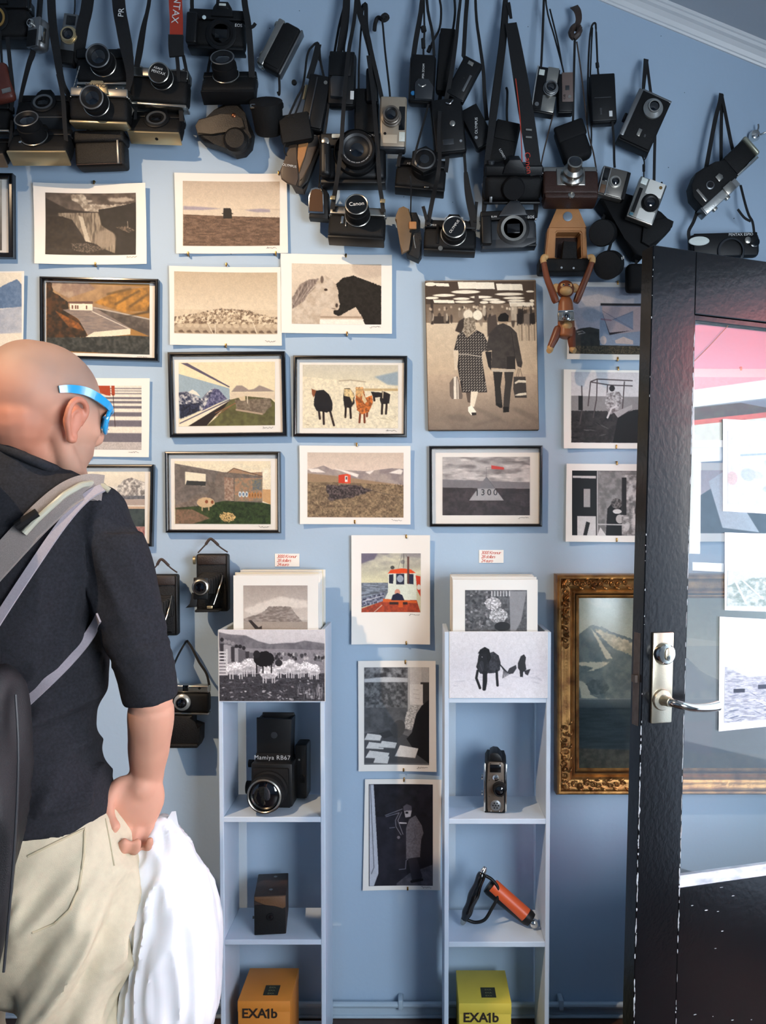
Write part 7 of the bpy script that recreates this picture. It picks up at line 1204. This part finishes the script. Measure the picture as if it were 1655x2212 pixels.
# nail holes in the wall
bm = BM(); r_ = random.Random(21); hm = mat('nail_hole', '3c4650', .8)
for q in range(46):
    p_ = W(r_.uniform(340, 1640), r_.uniform(20, 1130), 0); r0 = r_.uniform(.0009, .0016)
    lathe(bm, [(r0, 0), (r0, .0004)], 8, Matrix.Translation(p_) @ Matrix.Rotation(PI/2, 4, 'X'))
o = obj('nail_holes', bm, hm, bpy.data.objects['wall_back']); o['kind'] = 'stuff'
# ================================================================ THE VISITOR
from mathutils.bvhtree import BVHTree
from mathutils import noise as mn
PD = .85
def V(px, py, dz=0.0): return W(px, py, PD+dz)
s1 = S(150, 1300, PD)
def ellipsoid(bm, c, r, R=None, u=28, v=18):
    M = Matrix.Translation(c) @ (R if R is not None else Matrix.Identity(4)) @ Matrix.Diagonal((*r, 1)); bmesh.ops.create_uvsphere(bm, u_segments=u, v_segments=v, radius=1.0, matrix=M)
def chain(bm, pts, k=6, n=18):
    """pts = [(point, radius)]; a smooth limb with rounded ends"""
    P = smooth_path([p for p, r in pts], k); m = len(P); rs = [r for p, r in pts]
    def rad(t):
        x = t*(len(rs)-1); i = min(int(x), len(rs)-2); f = x-i; f = f*f*(3-2*f); return rs[i]*(1-f)+rs[i+1]*f
    tube(bm, P, rad, n, smooth=False)
    ellipsoid(bm, P[0], (rs[0]*.98,)*3, u=16, v=10); ellipsoid(bm, P[-1], (rs[-1]*.98,)*3, u=16, v=10)
def loft(bm, rings, n=40, e=2.3):
    """rings = (y_px, x_left_px, x_right_px, half_depth_m, dz_m)"""
    R = []
    for y, xl, xr, hd, dz in rings:
        a = V(xl, y, dz); b = V(xr, y, dz); c_ = (a+b)/2; h = (b-a).length/2; ring = []
        for q in range(n):
            t = 2*PI*q/n; ct, st = math.cos(t), math.sin(t); ring.append(bm.verts.new(c_+Vector((h*math.copysign(abs(ct)**(2/e), ct), -hd*math.copysign(abs(st)**(2/e), st), 0))))
        R.append(ring)
    for A, B in zip(R, R[1:]):
        for q in range(n): bm.faces.new((A[q], A[(q+1) % n], B[(q+1) % n], B[q]))
    bm.faces.new(R[0][::-1]); bm.faces.new(R[-1]); return bm
def densify(rings, k=4):
    out = []
    for i in range(len(rings)-1):
        p0, p1, p2, p3 = [np.array(rings[max(0, min(len(rings)-1, j))], float) for j in (i-1, i, i+1, i+2)]
        for j in range(k): t = j/k; out.append(tuple(.5*((2*p1)+(-p0+p2)*t+(2*p0-5*p1+4*p2-p3)*t*t+(-p0+3*p1-3*p2+p3)*t**3)))
    out.append(rings[-1]); return out
def fuse(bm, voxel, it=3, fac=.5):
    """one continuous skin over overlapping shapes"""
    bmesh.ops.recalc_face_normals(bm, faces=bm.faces); me = bpy.data.meshes.new('t'); bm.to_mesh(me); bm.free(); o = bpy.data.objects.new('t', me); C.objects.link(o)
    md = o.modifiers.new('r', 'REMESH'); md.mode = 'VOXEL'; md.voxel_size = voxel
    bpy.context.view_layer.update(); dg = bpy.context.evaluated_depsgraph_get(); me2 = bpy.data.meshes.new_from_object(o.evaluated_get(dg)); bpy.data.objects.remove(o); bpy.data.meshes.remove(me)
    b = BM(); b.from_mesh(me2); bpy.data.meshes.remove(me2)
    for _ in range(it): bmesh.ops.smooth_vert(b, verts=b.verts, factor=fac, use_axis_x=True, use_axis_y=True, use_axis_z=True)
    b.normal_update(); return b
def folds(b, fn):
    b.normal_update(); N = [(v, v.normal.copy(), fn(v.co)) for v in b.verts]
    for v, n, d in N: v.co += n*d
def ridged(p, sc, rot, k=0):
    q = Vector((p.x*rot[0]+p.z*rot[1], p.y*.6, -p.x*rot[1]+p.z*rot[0])); q = Vector((q.x*sc[0], q.y*sc[0], q.z*sc[1]+k)); return 1-2*abs(mn.noise(q))-.45
th_ = math.radians(47); pit = math.radians(-11)
f_ = Vector((math.cos(th_), math.sin(th_), 0)); r_v = Vector((math.sin(th_), -math.cos(th_), 0)); up_ = Vector((0, 0, 1))
fh = (f_*math.cos(pit)+up_*math.sin(pit)).normalized(); uh = (up_*math.cos(pit)-f_*math.sin(pit)).normalized()
HC = V(98, 862, .01)
RH = Matrix((( fh.x, r_v.x, uh.x, 0), (fh.y, r_v.y, uh.y, 0), (fh.z, r_v.z, uh.z, 0), (0, 0, 0, 1)))
def H(a, b, c): return HC+fh*a+r_v*b+uh*c
person = thing('person', 'bald person in dark long-sleeved top and cream trousers, seen from behind carrying a bag', 'person', Vector((V(130, 1500, 0).x, -PD, 0)))
def pl(name, b, m, label=None, smooth=60):
    bmesh.ops.translate(b, verts=b.verts, vec=-person.location); return obj(name, b, m, person, label, smooth)
def hand(bm, wrist, palm, fwd, side, out, curl=1.0, sc=1.0):
    """palm centre, fwd = from wrist to knuckles, side = towards the little finger, out = back of the hand"""
    R = Matrix(((side.x, fwd.x, out.x, 0), (side.y, fwd.y, out.y, 0), (side.z, fwd.z, out.z, 0), (0, 0, 0, 1)))
    ellipsoid(bm, palm, (.044*sc, .050*sc, .019*sc), R); ellipsoid(bm, palm+fwd*.018*sc, (.042*sc, .030*sc, .017*sc), R); chain(bm, [(wrist, .028*sc), (palm-fwd*.02*sc, .027*sc)], 3)
    for i, (L, rr_) in enumerate(((.88, .0098), (1.0, .0102), (.94, .0098), (.78, .0086))):
        b0 = palm+fwd*.038*sc+side*(-.031+.0205*i)*sc; d1 = (fwd*math.cos(.45*curl)-out*math.sin(.45*curl)); d2 = (fwd*math.cos(1.7*curl)-out*math.sin(1.7*curl)); d3 = (fwd*math.cos(2.8*curl)-out*math.sin(2.8*curl))
        p1 = b0+d1*.040*L*sc; p2 = p1+d2*.026*L*sc; p3 = p2+d3*.019*L*sc; tube(bm, [b0-fwd*.012*sc, b0, p1, p2, p3], lambda t: rr_*sc*(1.08-.25*t), 12, 4); ellipsoid(bm, p3, (rr_*.83*sc,)*3, u=12, v=8)
    t0 = palm-fwd*.02*sc-side*.036*sc; t1 = t0-side*.012*sc+fwd*.026*sc-out*.014*sc; t2 = t1+fwd*.022*sc-out*.016*sc+side*.006*sc; t3 = t2+fwd*.010*sc-out*.012*sc+side*.012*sc
    tube(bm, [palm-fwd*.022*sc-side*.018*sc, t0, t1, t2, t3], lambda t: (.0150-.0055*t)*sc, 12, 4); ellipsoid(bm, t3, (.0094*sc,)*3, u=12, v=8)
# ---- body: one continuous skin, most of it under the clothes
bm = BM(); E = Matrix.Identity(4)
ellipsoid(bm, H(-.006, 0, .006), (.099, .079, .090), RH); ellipsoid(bm, H(-.030, 0, .012), (.076, .077, .080), RH); ellipsoid(bm, H(.030, 0, -.030), (.070, .068, .074), RH)
ellipsoid(bm, H(.046, 0, -.068), (.050, .053, .062), RH); ellipsoid(bm, H(.052, 0, -.110), (.036, .038, .028), RH); chain(bm, [(H(.012, .050, -.062), .017), (H(.045, .038, -.108), .020), (H(.082, 0, -.118), .017)]); chain(bm, [(H(.012, -.050, -.062), .017), (H(.045, -.038, -.108), .020), (H(.082, 0, -.118), .017)])
chain(bm, [(H(.086, 0, -.012), .009), (H(.104, 0, -.040), .012), (H(.094, 0, -.050), .012)]); ellipsoid(bm, H(.090, 0, .004), (.012, .052, .012), RH); ellipsoid(bm, H(.088, 0, -.078), (.010, .024, .009), RH)
for sg in (-1, 1): ellipsoid(bm, H(.066, .034*sg, -.040), (.024, .022, .020), RH); ellipsoid(bm, H(.070, .030*sg, -.012), (.014, .014, .012), RH)
chain(bm, [(H(-.028, 0, -.040), .066), (V(62, 960, -.02), .060), (V(52, 1030, .0), .068)]); chain(bm, [(H(.012, 0, -.085), .048), (V(95, 1010, -.05), .050)])
chain(bm, [(V(75, 1040, -.01), .055), (V(190, 1122, .01), .040)]); chain(bm, [(V(50, 1040, 0), .06), (V(-110, 1120, -.12), .046)])
loft(bm, densify([(1030, -40, 140, .07, 0), (1120, -130, 205, .08, 0), (1300, -120, 175, .09, 0), (1550, -105, 165, .078, 0), (1760, -80, 205, .085, 0), (1900, -40, 240, .10, 0)], 3), 28)
SH, EL, WR = V(208, 1135, .01), V(322, 1490, .02), V(317, 1700, -.055)
chain(bm, [(SH, .036), (V(265, 1300, .02), .038), (EL, .036), (V(326, 1545, .008), .0405), (V(322, 1610, -.02), .037), (V(318, 1668, -.045), .0305), (WR, .0275)])
fw = (V(294, 1790, -.045)-WR).normalized(); sd = Vector((.9, .35, .1)); sd = (sd-fw*sd.dot(fw)).normalized(); ot = fw.cross(sd).normalized(); ot = ot if ot.y > 0 else -ot
hand(bm, WR, V(299, 1727, -.030), fw, sd, ot, .92, 1.06)
# the far arm, bent in front of the body
SL_, EL_, WL_ = V(-120, 1130, -.15), V(-150, 1440, -.24), V(-40, 1500, -.36)
chain(bm, [(SL_, .046), (EL_, .040), (WL_, .027)]); fw2 = (WL_-EL_).normalized(); sd2 = Vector((0, 0, -1)); sd2 = (sd2-fw2*sd2.dot(fw2)).normalized(); hand(bm, WL_, WL_+fw2*.06, fw2, sd2, fw2.cross(sd2).normalized()*-1, .5, .95)
LR = [(V(165, 1900, 0), .085), (V(150, 2210, 0), .062), (V(150, 2500, .0), .055), (V(140, 2760, .0), .038)]; LL = [(V(-30, 1900, -.10), .085), (V(-75, 2210, -.16), .062), (V(-80, 2500, -.15), .052), (V(-80, 2700, -.13), .038)]
chain(bm, LR); chain(bm, LL)
b = fuse(bm, .0042, 3, .5); cl = b.verts.layers.float_color.new('Col')
skin = np.array(lin('c2917a')); red = np.array(lin('c07a60')); scalp = np.array(lin('937c70')); beard = np.array(lin('8d7566')); armc = np.array(lin('c8967e'))
Mi = RH.to_3x3().transposed()
for v in b.verts:
    q = Mi @ (v.co-HC); c_ = skin.copy(); nz = .5+.5*mn.noise(v.co*40)
    if v.co.z > 1.33:
        sc_ = min(max((q.z-(.0-.30*q.x))/.05+.5, 0), 1)*(1-min(max((q.x-.055)/.03, 0), 1)); c_ = c_*(1-sc_*.8)+scalp*sc_*.8
        nk = min(max((-q.z-.02+(-q.x)*.4)/.06, 0), 1)*min(max((.03-q.x)/.05, 0), 1); c_ = c_*(1-nk*.75)+red*nk*.75
        be = min(max((-q.z-.045)/.03, 0), 1)*min(max((q.x-.012)/.03, 0), 1); c_ = c_*(1-be*.55)+beard*be*.55
        if abs(q.y) > .082 and -.07 < q.z < .03: c_ = red
    else: c_ = armc*(1-.3*max(0, min(1, (1.0-v.co.z)*2)))+red*.3*max(0, min(1, (1.0-v.co.z)*2))
    c_ = c_*(.94+.12*nz); v[cl] = (*c_, 1)
M_SKIN = attr_mat('skin', .6, .3); M_SKIN.node_tree.nodes['Principled BSDF'].inputs['Subsurface Weight'].default_value = .06; M_SKIN.node_tree.nodes['Principled BSDF'].inputs['Subsurface Radius'].default_value = (.012, .005, .003)
pl('body', b, M_SKIN)
M_EAR = mat('reddish_skin', 'bd7a62', .5, noise=.1, nscale=60)
for sg in (1, -1):
    e0 = lambda a, c, o=0: H(.020+a, sg*(.077+o), -.040+c)
    bm = BM(); tube(bm, [e0(.014, -.004, -.002), e0(.018, .018, .006), e0(.010, .032, .012), e0(-.006, .034, .018), e0(-.018, .020, .022), e0(-.018, -.002, .019), e0(-.010, -.020, .012), e0(-.002, -.032, .006), e0(.008, -.030, .001)], lambda t: .0042+.0016*math.sin(t*PI)+(.0022 if t > .85 else 0), 10, 4)
    tube(bm, [e0(.010, .010, .004), e0(.0, .018, .011), e0(-.009, .008, .013), e0(-.006, -.012, .009), e0(.002, -.020, .004)], .0036, 8, 4); ellipsoid(bm, e0(-.003, .002, .006), (.017, .006, .028), RH); ellipsoid(bm, e0(.004, -.026, .003), (.008, .006, .010), RH)
    pl('ear', fuse(bm, .0022, 3, .5), M_EAR, 'reddened ear' if sg > 0 else None)
# ---- shirt
bm = BM()
loft(bm, densify([(968, -38, 92, .064, .005), (985, -48, 118, .07, .0), (1003, -62, 146, .076, 0), (1026, -100, 178, .082, 0), (1052, -140, 222, .09, 0), (1085, -160, 250, .098, 0), (1130, -168, 258, .106, 0), (1210, -165, 250, .115, 0), (1330, -150, 216, .118, 0), (1440, -140, 220, .112, 0), (1540, -132, 208, .105, 0), (1600, -130, 205, .104, 0), (1660, -128, 226, .108, 0), (1710, -128, 238, .112, 0), (1768, -130, 243, .115, 0)], 4))
def sleeve(pts, k=6):
    P = smooth_path([p for p, r in pts], k); rs = [r for p, r in pts]
    def rad(t): x = t*(len(rs)-1); i = min(int(x), len(rs)-2); f = x-i; return rs[i]*(1-f)+rs[i+1]*f
    tube(bm, P, rad, 28, smooth=False); ellipsoid(bm, P[0], (rs[0],)*3, u=20, v=12)
sleeve([(V(205, 1122, .01), .058), (V(243, 1200, .02), .059), (V(272, 1300, .022), .0575), (V(296, 1390, .024), .0535), (V(314, 1455, .022), .0495), (V(327, 1516, .018), .0455)]); sleeve([(SL_, .055), (EL_, .05), (EL_.lerp(WL_, .55), .042)])
b = fuse(bm, .005, 4, .5); CE = V(320, 1440, .02)
def shirt_fold(p):
    px = 900+(p.x)*1850/1.5; py = 1130-(p.z-CAMZ)*1850/1.5
    if px > 215 and py > 1150:
        w_ = min(1, max(0, (py-1280)/80)); return .0035*ridged(p, (12, 42), (.96, .28))*w_*(1 if py < 1440 else .35)+.007*ridged(p, (20, 6), (.85, .5), 3)*(1-w_*.5)
    lo = min(1, max(0, (py-1350)/150)); tail = 1 if py < 1725 else .3
    return (.013*ridged(p, (7, 19), (.90, .43))*lo+.010*ridged(p, (13, 4), (.95, -.3), 7)*(1-lo*.4))*tail+.0012*mn.noise(p*45)
folds(b, shirt_fold)
for _ in range(1): bmesh.ops.smooth_vert(b, verts=b.verts, factor=.4, use_axis_x=True, use_axis_y=True, use_axis_z=True)
BV_S = BVHTree.FromBMesh(b)
M_SHIRT = mat('navy_black_jersey', '202125', .9, noise=.2, nscale=220, bump=.5, bscale=1100, col2='2b2d33', spec=.2)
pl('shirt', b, M_SHIRT, 'dark navy long-sleeved top, sleeves pushed up')
def hit(bv, px, py, off=.004, fb=0):
    o = Vector((0, -DW, CAMZ)); d = (W(px, py, 0)-o).normalized(); h = bv.ray_cast(o, d)
    return (h[0]-d*off) if h[0] is not None else V(px, py, fb)
bm = BM(); ring = [V(48+82*math.cos(a), 985+34*math.cos(a), .004+.070*math.sin(a)) for a in np.linspace(0, 2*PI, 33)]; tube(bm, ring, .0085, 10, 2); pl('collar', bm, M_SHIRT)
# ---- trousers
bm = BM()
loft(bm, densify([(1740, -110, 236, .106, 0), (1800, -90, 279, .115, 0), (1870, -60, 289, .12, 0), (1950, -20, 291, .122, 0), (2020, 8, 287, .118, 0), (2090, 22, 275, .112, 0), (2150, 40, 259, .105, 0), (2212, 58, 248, .098, 0), (2350, 68, 240, .088, 0), (2500, 72, 232, .082, 0), (2680, 74, 222, .078, 0), (2775, 72, 220, .078, .0)], 4))
chain(bm, [(LL[0][0], .10), (V(-95, 2210, -.17), .080), (V(-95, 2500, -.16), .070), (V(-92, 2690, -.14), .062)])
b = fuse(bm, .006, 4, .5)
def tr_fold(p):
    py = 1130-(p.z-CAMZ)*1850/1.5; w_ = min(1, max(.15, (py-1800)/140)); return .034*ridged(p, (17, 2.6), (.86, -.50), 2)*w_+.006*ridged(p, (44, 9), (.80, -.6), 5)*w_
folds(b, tr_fold); bmesh.ops.smooth_vert(b, verts=b.verts, factor=.5, use_axis_x=True, use_axis_y=True, use_axis_z=True)
BV_T = BVHTree.FromBMesh(b); M_TR = mat('cream_cotton_twill', 'cdc4aa', .85, noise=.08, nscale=90, bump=.35, bscale=900, spec=.2)
tr = pl('trousers', b, M_TR, 'cream cotton trousers')
M_STI = mat('cream_stitching', 'b8ae90', .8)
def seam(name, pts, r, bv=BV_T, m=M_STI):
    P = []
    for a, c_ in zip(pts, pts[1:]):
        for q in range(6): P.append(hit(bv, a[0]+(c_[0]-a[0])*q/6, a[1]+(c_[1]-a[1])*q/6, r*.3))
    P.append(hit(bv, *pts[-1], r*.3)); bm = BM(); tube(bm, P, r, 6, smooth=False); return bm
bm = seam('x', [(60, 1850), (120, 1820), (183, 1790), (181, 1850), (170, 1920), (150, 1965), (118, 1995), (70, 2015)], .0022); o = pl('back_pocket', bm, M_STI); o.parent = tr
bm = seam('x', [(228, 1768), (238, 1820), (247, 1870)], .0014); o = pl('side_pocket', bm, M_STI); o.parent = tr
M_SHOE = mat('brown_shoe_leather', '4a3527', .5, noise=.2)
for (bx_, dzz) in ((150, .0), (-80, -.13)):
    bm = BM(); a = V(bx_, 2700, dzz); a.z = .05; chain(bm, [(a-f_*.05, .042), (a+f_*.06, .042), (a+f_*.17+Vector((0, 0, -.008)), .036)]); b = fuse(bm, .007, 2)
    for v in b.verts:
        v.co.z = max(v.co.z, .008)
    bx(b, 0, 0.0001, 0, .0001, 0, .0001) if False else None
    pl('shoe', b, M_SHOE)
# ================================================================ GLASSES, BACKPACK, JACKET, CARRIER BAG
M_BLUEP = mat('bright_blue_plastic', '1e9ad6', .22, spec=.6, coat=.4)
gl = thing('glasses', 'bright blue wraparound sports glasses on the visitor\'s head', 'glasses', H(.09, 0, -.01)); gi = -gl.location
g = lambda a, b, c_: H(a, b, c_)+gi
for sg in (1, -1):
    bm = BM(); ribbon(bm, [g(-.014, sg*.0825, .004), g(.004, sg*.085, .010), g(.03, sg*.0835, .014), (g(.055, sg*.077, .012)), g(.080, sg*.064, .008), g(.097, sg*.048, .004)], lambda t: .0115+.003*math.sin(t*PI), .004, r_v*sg, 5); obj('temple', bm, M_BLUEP, gl)
    bm = BM(); P0 = [g(.094, sg*.050, .006), g(.108, sg*.030, .006), g(.112, sg*.010, .002), g(.112, sg*.008, -.014), g(.104, sg*.026, -.034), g(.090, sg*.048, -.030), g(.088, sg*.056, -.010), g(.094, sg*.050, .006)]; tube(bm, P0, .0035, 8, 4); obj('rim', bm, M_BLUEP, gl)
    bm = BM(); vs_ = [bm.verts.new(p) for p in P0[:-1]]; bm.faces.new(vs_); r2 = bmesh.ops.extrude_face_region(bm, geom=list(bm.faces)); bmesh.ops.translate(bm, verts=[e for e in r2['geom'] if isinstance(e, bmesh.types.BMVert)], vec=fh*-.0015); obj('lens', bm, mat('dark_lens', '152026', .08, coat=.3), gl)
bp = thing('backpack', 'grey strapped dark backpack worn by the visitor, cut off at the left edge', 'backpack', V(-120, 1560, .20)); bi = -bp.location
M_MESH = mat('grey_strap_mesh', 'a09894', .8, noise=.25, nscale=700, bump=.8, bscale=1500); M_WEB = mat('grey_webbing', 'a39ea6', .7, noise=.1, nscale=300, bump=.5, bscale=1200); M_TUBE = mat('pale_hose', 'a6a797', .3, spec=.6)
Rb = Matrix.Rotation(th_+PI/2, 4, 'Z')
bm = BM(); bx(bm, -.14, .14, -.07, .07, 0, .42, .055, 5); bmesh.ops.transform(bm, matrix=Matrix.Rotation(math.radians(40), 4, 'Z'), verts=bm.verts); bmesh.ops.translate(bm, verts=bm.verts, vec=(-.07, -.0, .0)); obj('pack_body', bm, mat('charcoal_nylon', '15161a', .6, noise=.2, nscale=80, bump=.3, bscale=500), bp)
def on_shirt(pts, off): return [hit(BV_S, x, y, off, .06)+bi for x, y in pts]
def dense(pts, n=5): return [(a[0]+(b_[0]-a[0])*q/n, a[1]+(b_[1]-a[1])*q/n) for a, b_ in zip(pts, pts[1:]) for q in range(n)]+[pts[-1]]
def lay(name, pts, wid, m, off, th=.004, label=None):
    P = on_shirt(dense(pts, 3), off)
    for _ in range(6): P = [P[0]]+[(P[i-1]+P[i]*2+P[i+1])/4 for i in range(1, len(P)-1)]+[P[-1]]
    bm = BM(); ribbon(bm, P, wid, th, Vector((.1, -1, .35)).normalized(), 2); return obj(name, bm, m, bp, label, 60)
lay('shoulder_strap', [(222, 1056), (190, 1048), (150, 1062), (105, 1100), (60, 1145), (20, 1190), (-25, 1240)], lambda t: .048-.004*t, M_MESH, .010, .006, 'grey mesh shoulder strap')
lay('strap_binding', [(222, 1054), (196, 1062), (158, 1100), (120, 1150), (84, 1205), (40, 1270), (0, 1332), (-30, 1380)], lambda t: .015, M_WEB, .016, .004, 'grey strap binding')
lay('side_strap', [(213, 1334), (200, 1366), (172, 1402), (136, 1440), (96, 1478), (52, 1518)], lambda t: .0165+.004*t, M_WEB, .006, .003, 'grey lower webbing strap')
P = on_shirt(dense([(236, 1060), (222, 1050), (203, 1043), (175, 1048), (140, 1068), (108, 1096), (78, 1124), (52, 1152)], 2), .020); bm = BM(); tube(bm, P, .0052, 10, 2); obj('drinking_hose', bm, M_TUBE, bp, 'pale drinking hose')
P = on_shirt(dense([(82, 1108), (60, 1122), (36, 1138)], 2), .022); bm = BM(); tube(bm, P, .0085, 10, 2); obj('hose_sleeve', bm, M_BLKM, bp)
# jacket hung from the pack
bm = BM(); loft(bm, densify([(1440, -150, 10, .03, .19), (1500, -170, 36, .04, .19), (1580, -180, 46, .045, .19), (1680, -185, 44, .05, .19), (1800, -190, 34, .05, .19), (1950, -190, 22, .05, .19), (2100, -185, 8, .05, .19), (2212, -180, -2, .05, .19), (2350, -170, -15, .045, .19)], 4)); b = fuse(bm, .006, 3)
folds(b, lambda p: .03*ridged(p, (18, 3), (.98, -.15), 4)); jk = thing('jacket', 'dark navy jacket hanging down at the left edge behind the visitor', 'jacket', V(-80, 2350, .19)); bmesh.ops.translate(b, verts=b.verts, vec=-jk.location); obj('jacket_cloth', b, mat('navy_shell_fabric', '0e0f14', .6, noise=.1, nscale=100, bump=.3, bscale=600), jk, smooth=60)
bm = BM(); tube(bm, [V(34, 1500, .24)-jk.location, V(40, 1640, .245)-jk.location, V(30, 1850, .245)-jk.location, V(8, 2100, .245)-jk.location], .002, 6, 4); obj('zip', bm, M_DGREY, jk)
# carrier bag
BD = -.055
bg = thing('carrier_bag', 'bulging white plastic carrier bag held in the visitor\'s right hand', 'carrier bag', V(370, 2275, BD)); M_BAG = mat('white_polythene', 'eef0f2', .32, spec=.6); _p = M_BAG.node_tree.nodes['Principled BSDF']; _p.inputs['Subsurface Weight'].default_value = .3; _p.inputs['Subsurface Radius'].default_value = (.03, .03, .03)
bm = BM(); loft(bm, densify([(1776, 322, 352, .014, BD), (1790, 304, 378, .022, BD), (1815, 296, 394, .034, BD), (1860, 290, 424, .05, BD), (1925, 286, 458, .072, BD), (1985, 284, 471, .085, BD), (2060, 280, 473, .092, BD), (2130, 268, 472, .092, BD), (2180, 256, 466, .085, BD), (2225, 262, 446, .07, BD), (2262, 290, 420, .045, BD), (2275, 320, 400, .02, BD)], 4), 48, 2.0); b = fuse(bm, .005, 2)
def bag_fold(p):
    px = 900+p.x*1850/1.56; t = max(0, (p.z-CAMZ)*-1); kk = max(.25, 1-abs(px-335)/170); q = Vector(((p.x-bg.location.x)/(0.28+.9*max(0, t-.5))*.55, p.y*2, p.z*.13)); return .012*kk*(1-2.2*abs(mn.noise(q*26)))+.004*(1-2*abs(mn.noise(Vector((p.x*26, p.y*26, p.z*3)))))+.0012*mn.noise(p*40)
folds(b, bag_fold); bmesh.ops.translate(b, verts=b.verts, vec=-bg.location); obj('bag_body', b, M_BAG, bg, smooth=60)
hb = [V(345, 1800, BD)-bg.location, V(320, 1776, BD+.012)-bg.location, V(300, 1768, BD+.012)-bg.location, V(282, 1768, BD-.004)-bg.location, V(292, 1778, BD-.03)-bg.location, V(330, 1805, BD-.02)-bg.location]
bm = BM(); ribbon(bm, hb, lambda t: .022, .008, Vector((.2, -.5, .8)).normalized(), 5); obj('handle', bm, M_BAG, bg)
bm = BM(); poly = [(352, 1800), (362, 1768), (371, 1753), (380, 1752), (384, 1775), (392, 1802), (400, 1830)]; vs_ = [bm.verts.new(V(x, y, BD+.004)-bg.location) for x, y in poly]; v2 = [bm.verts.new(V(x, y, BD-.006)-bg.location) for x, y in poly]; bm.faces.new(vs_); bm.faces.new(v2[::-1])
for i in range(len(poly)): j = (i+1) % len(poly); bm.faces.new((vs_[i], vs_[j], v2[j], v2[i]))
obj('handle', bm, M_BAG, bg)
# card and blue clip glimpsed between arm and body
k = K('hanging_tag', 'small white tag with a blue clip, glimpsed between the visitor\'s arm and back', 'tag', 226, 1385, .012); k.box('card', -18, 8, -4, 44, 0, 2, M_PAPER, .5); k.box('blue_clip', -8, 22, -14, 4, 1, 6, mat('royal_blue_plastic', '1f4fa0', .3), 2); k.box('grey_clip', -10, 4, -26, -10, 1, 5, M_GREYM, 1.5)
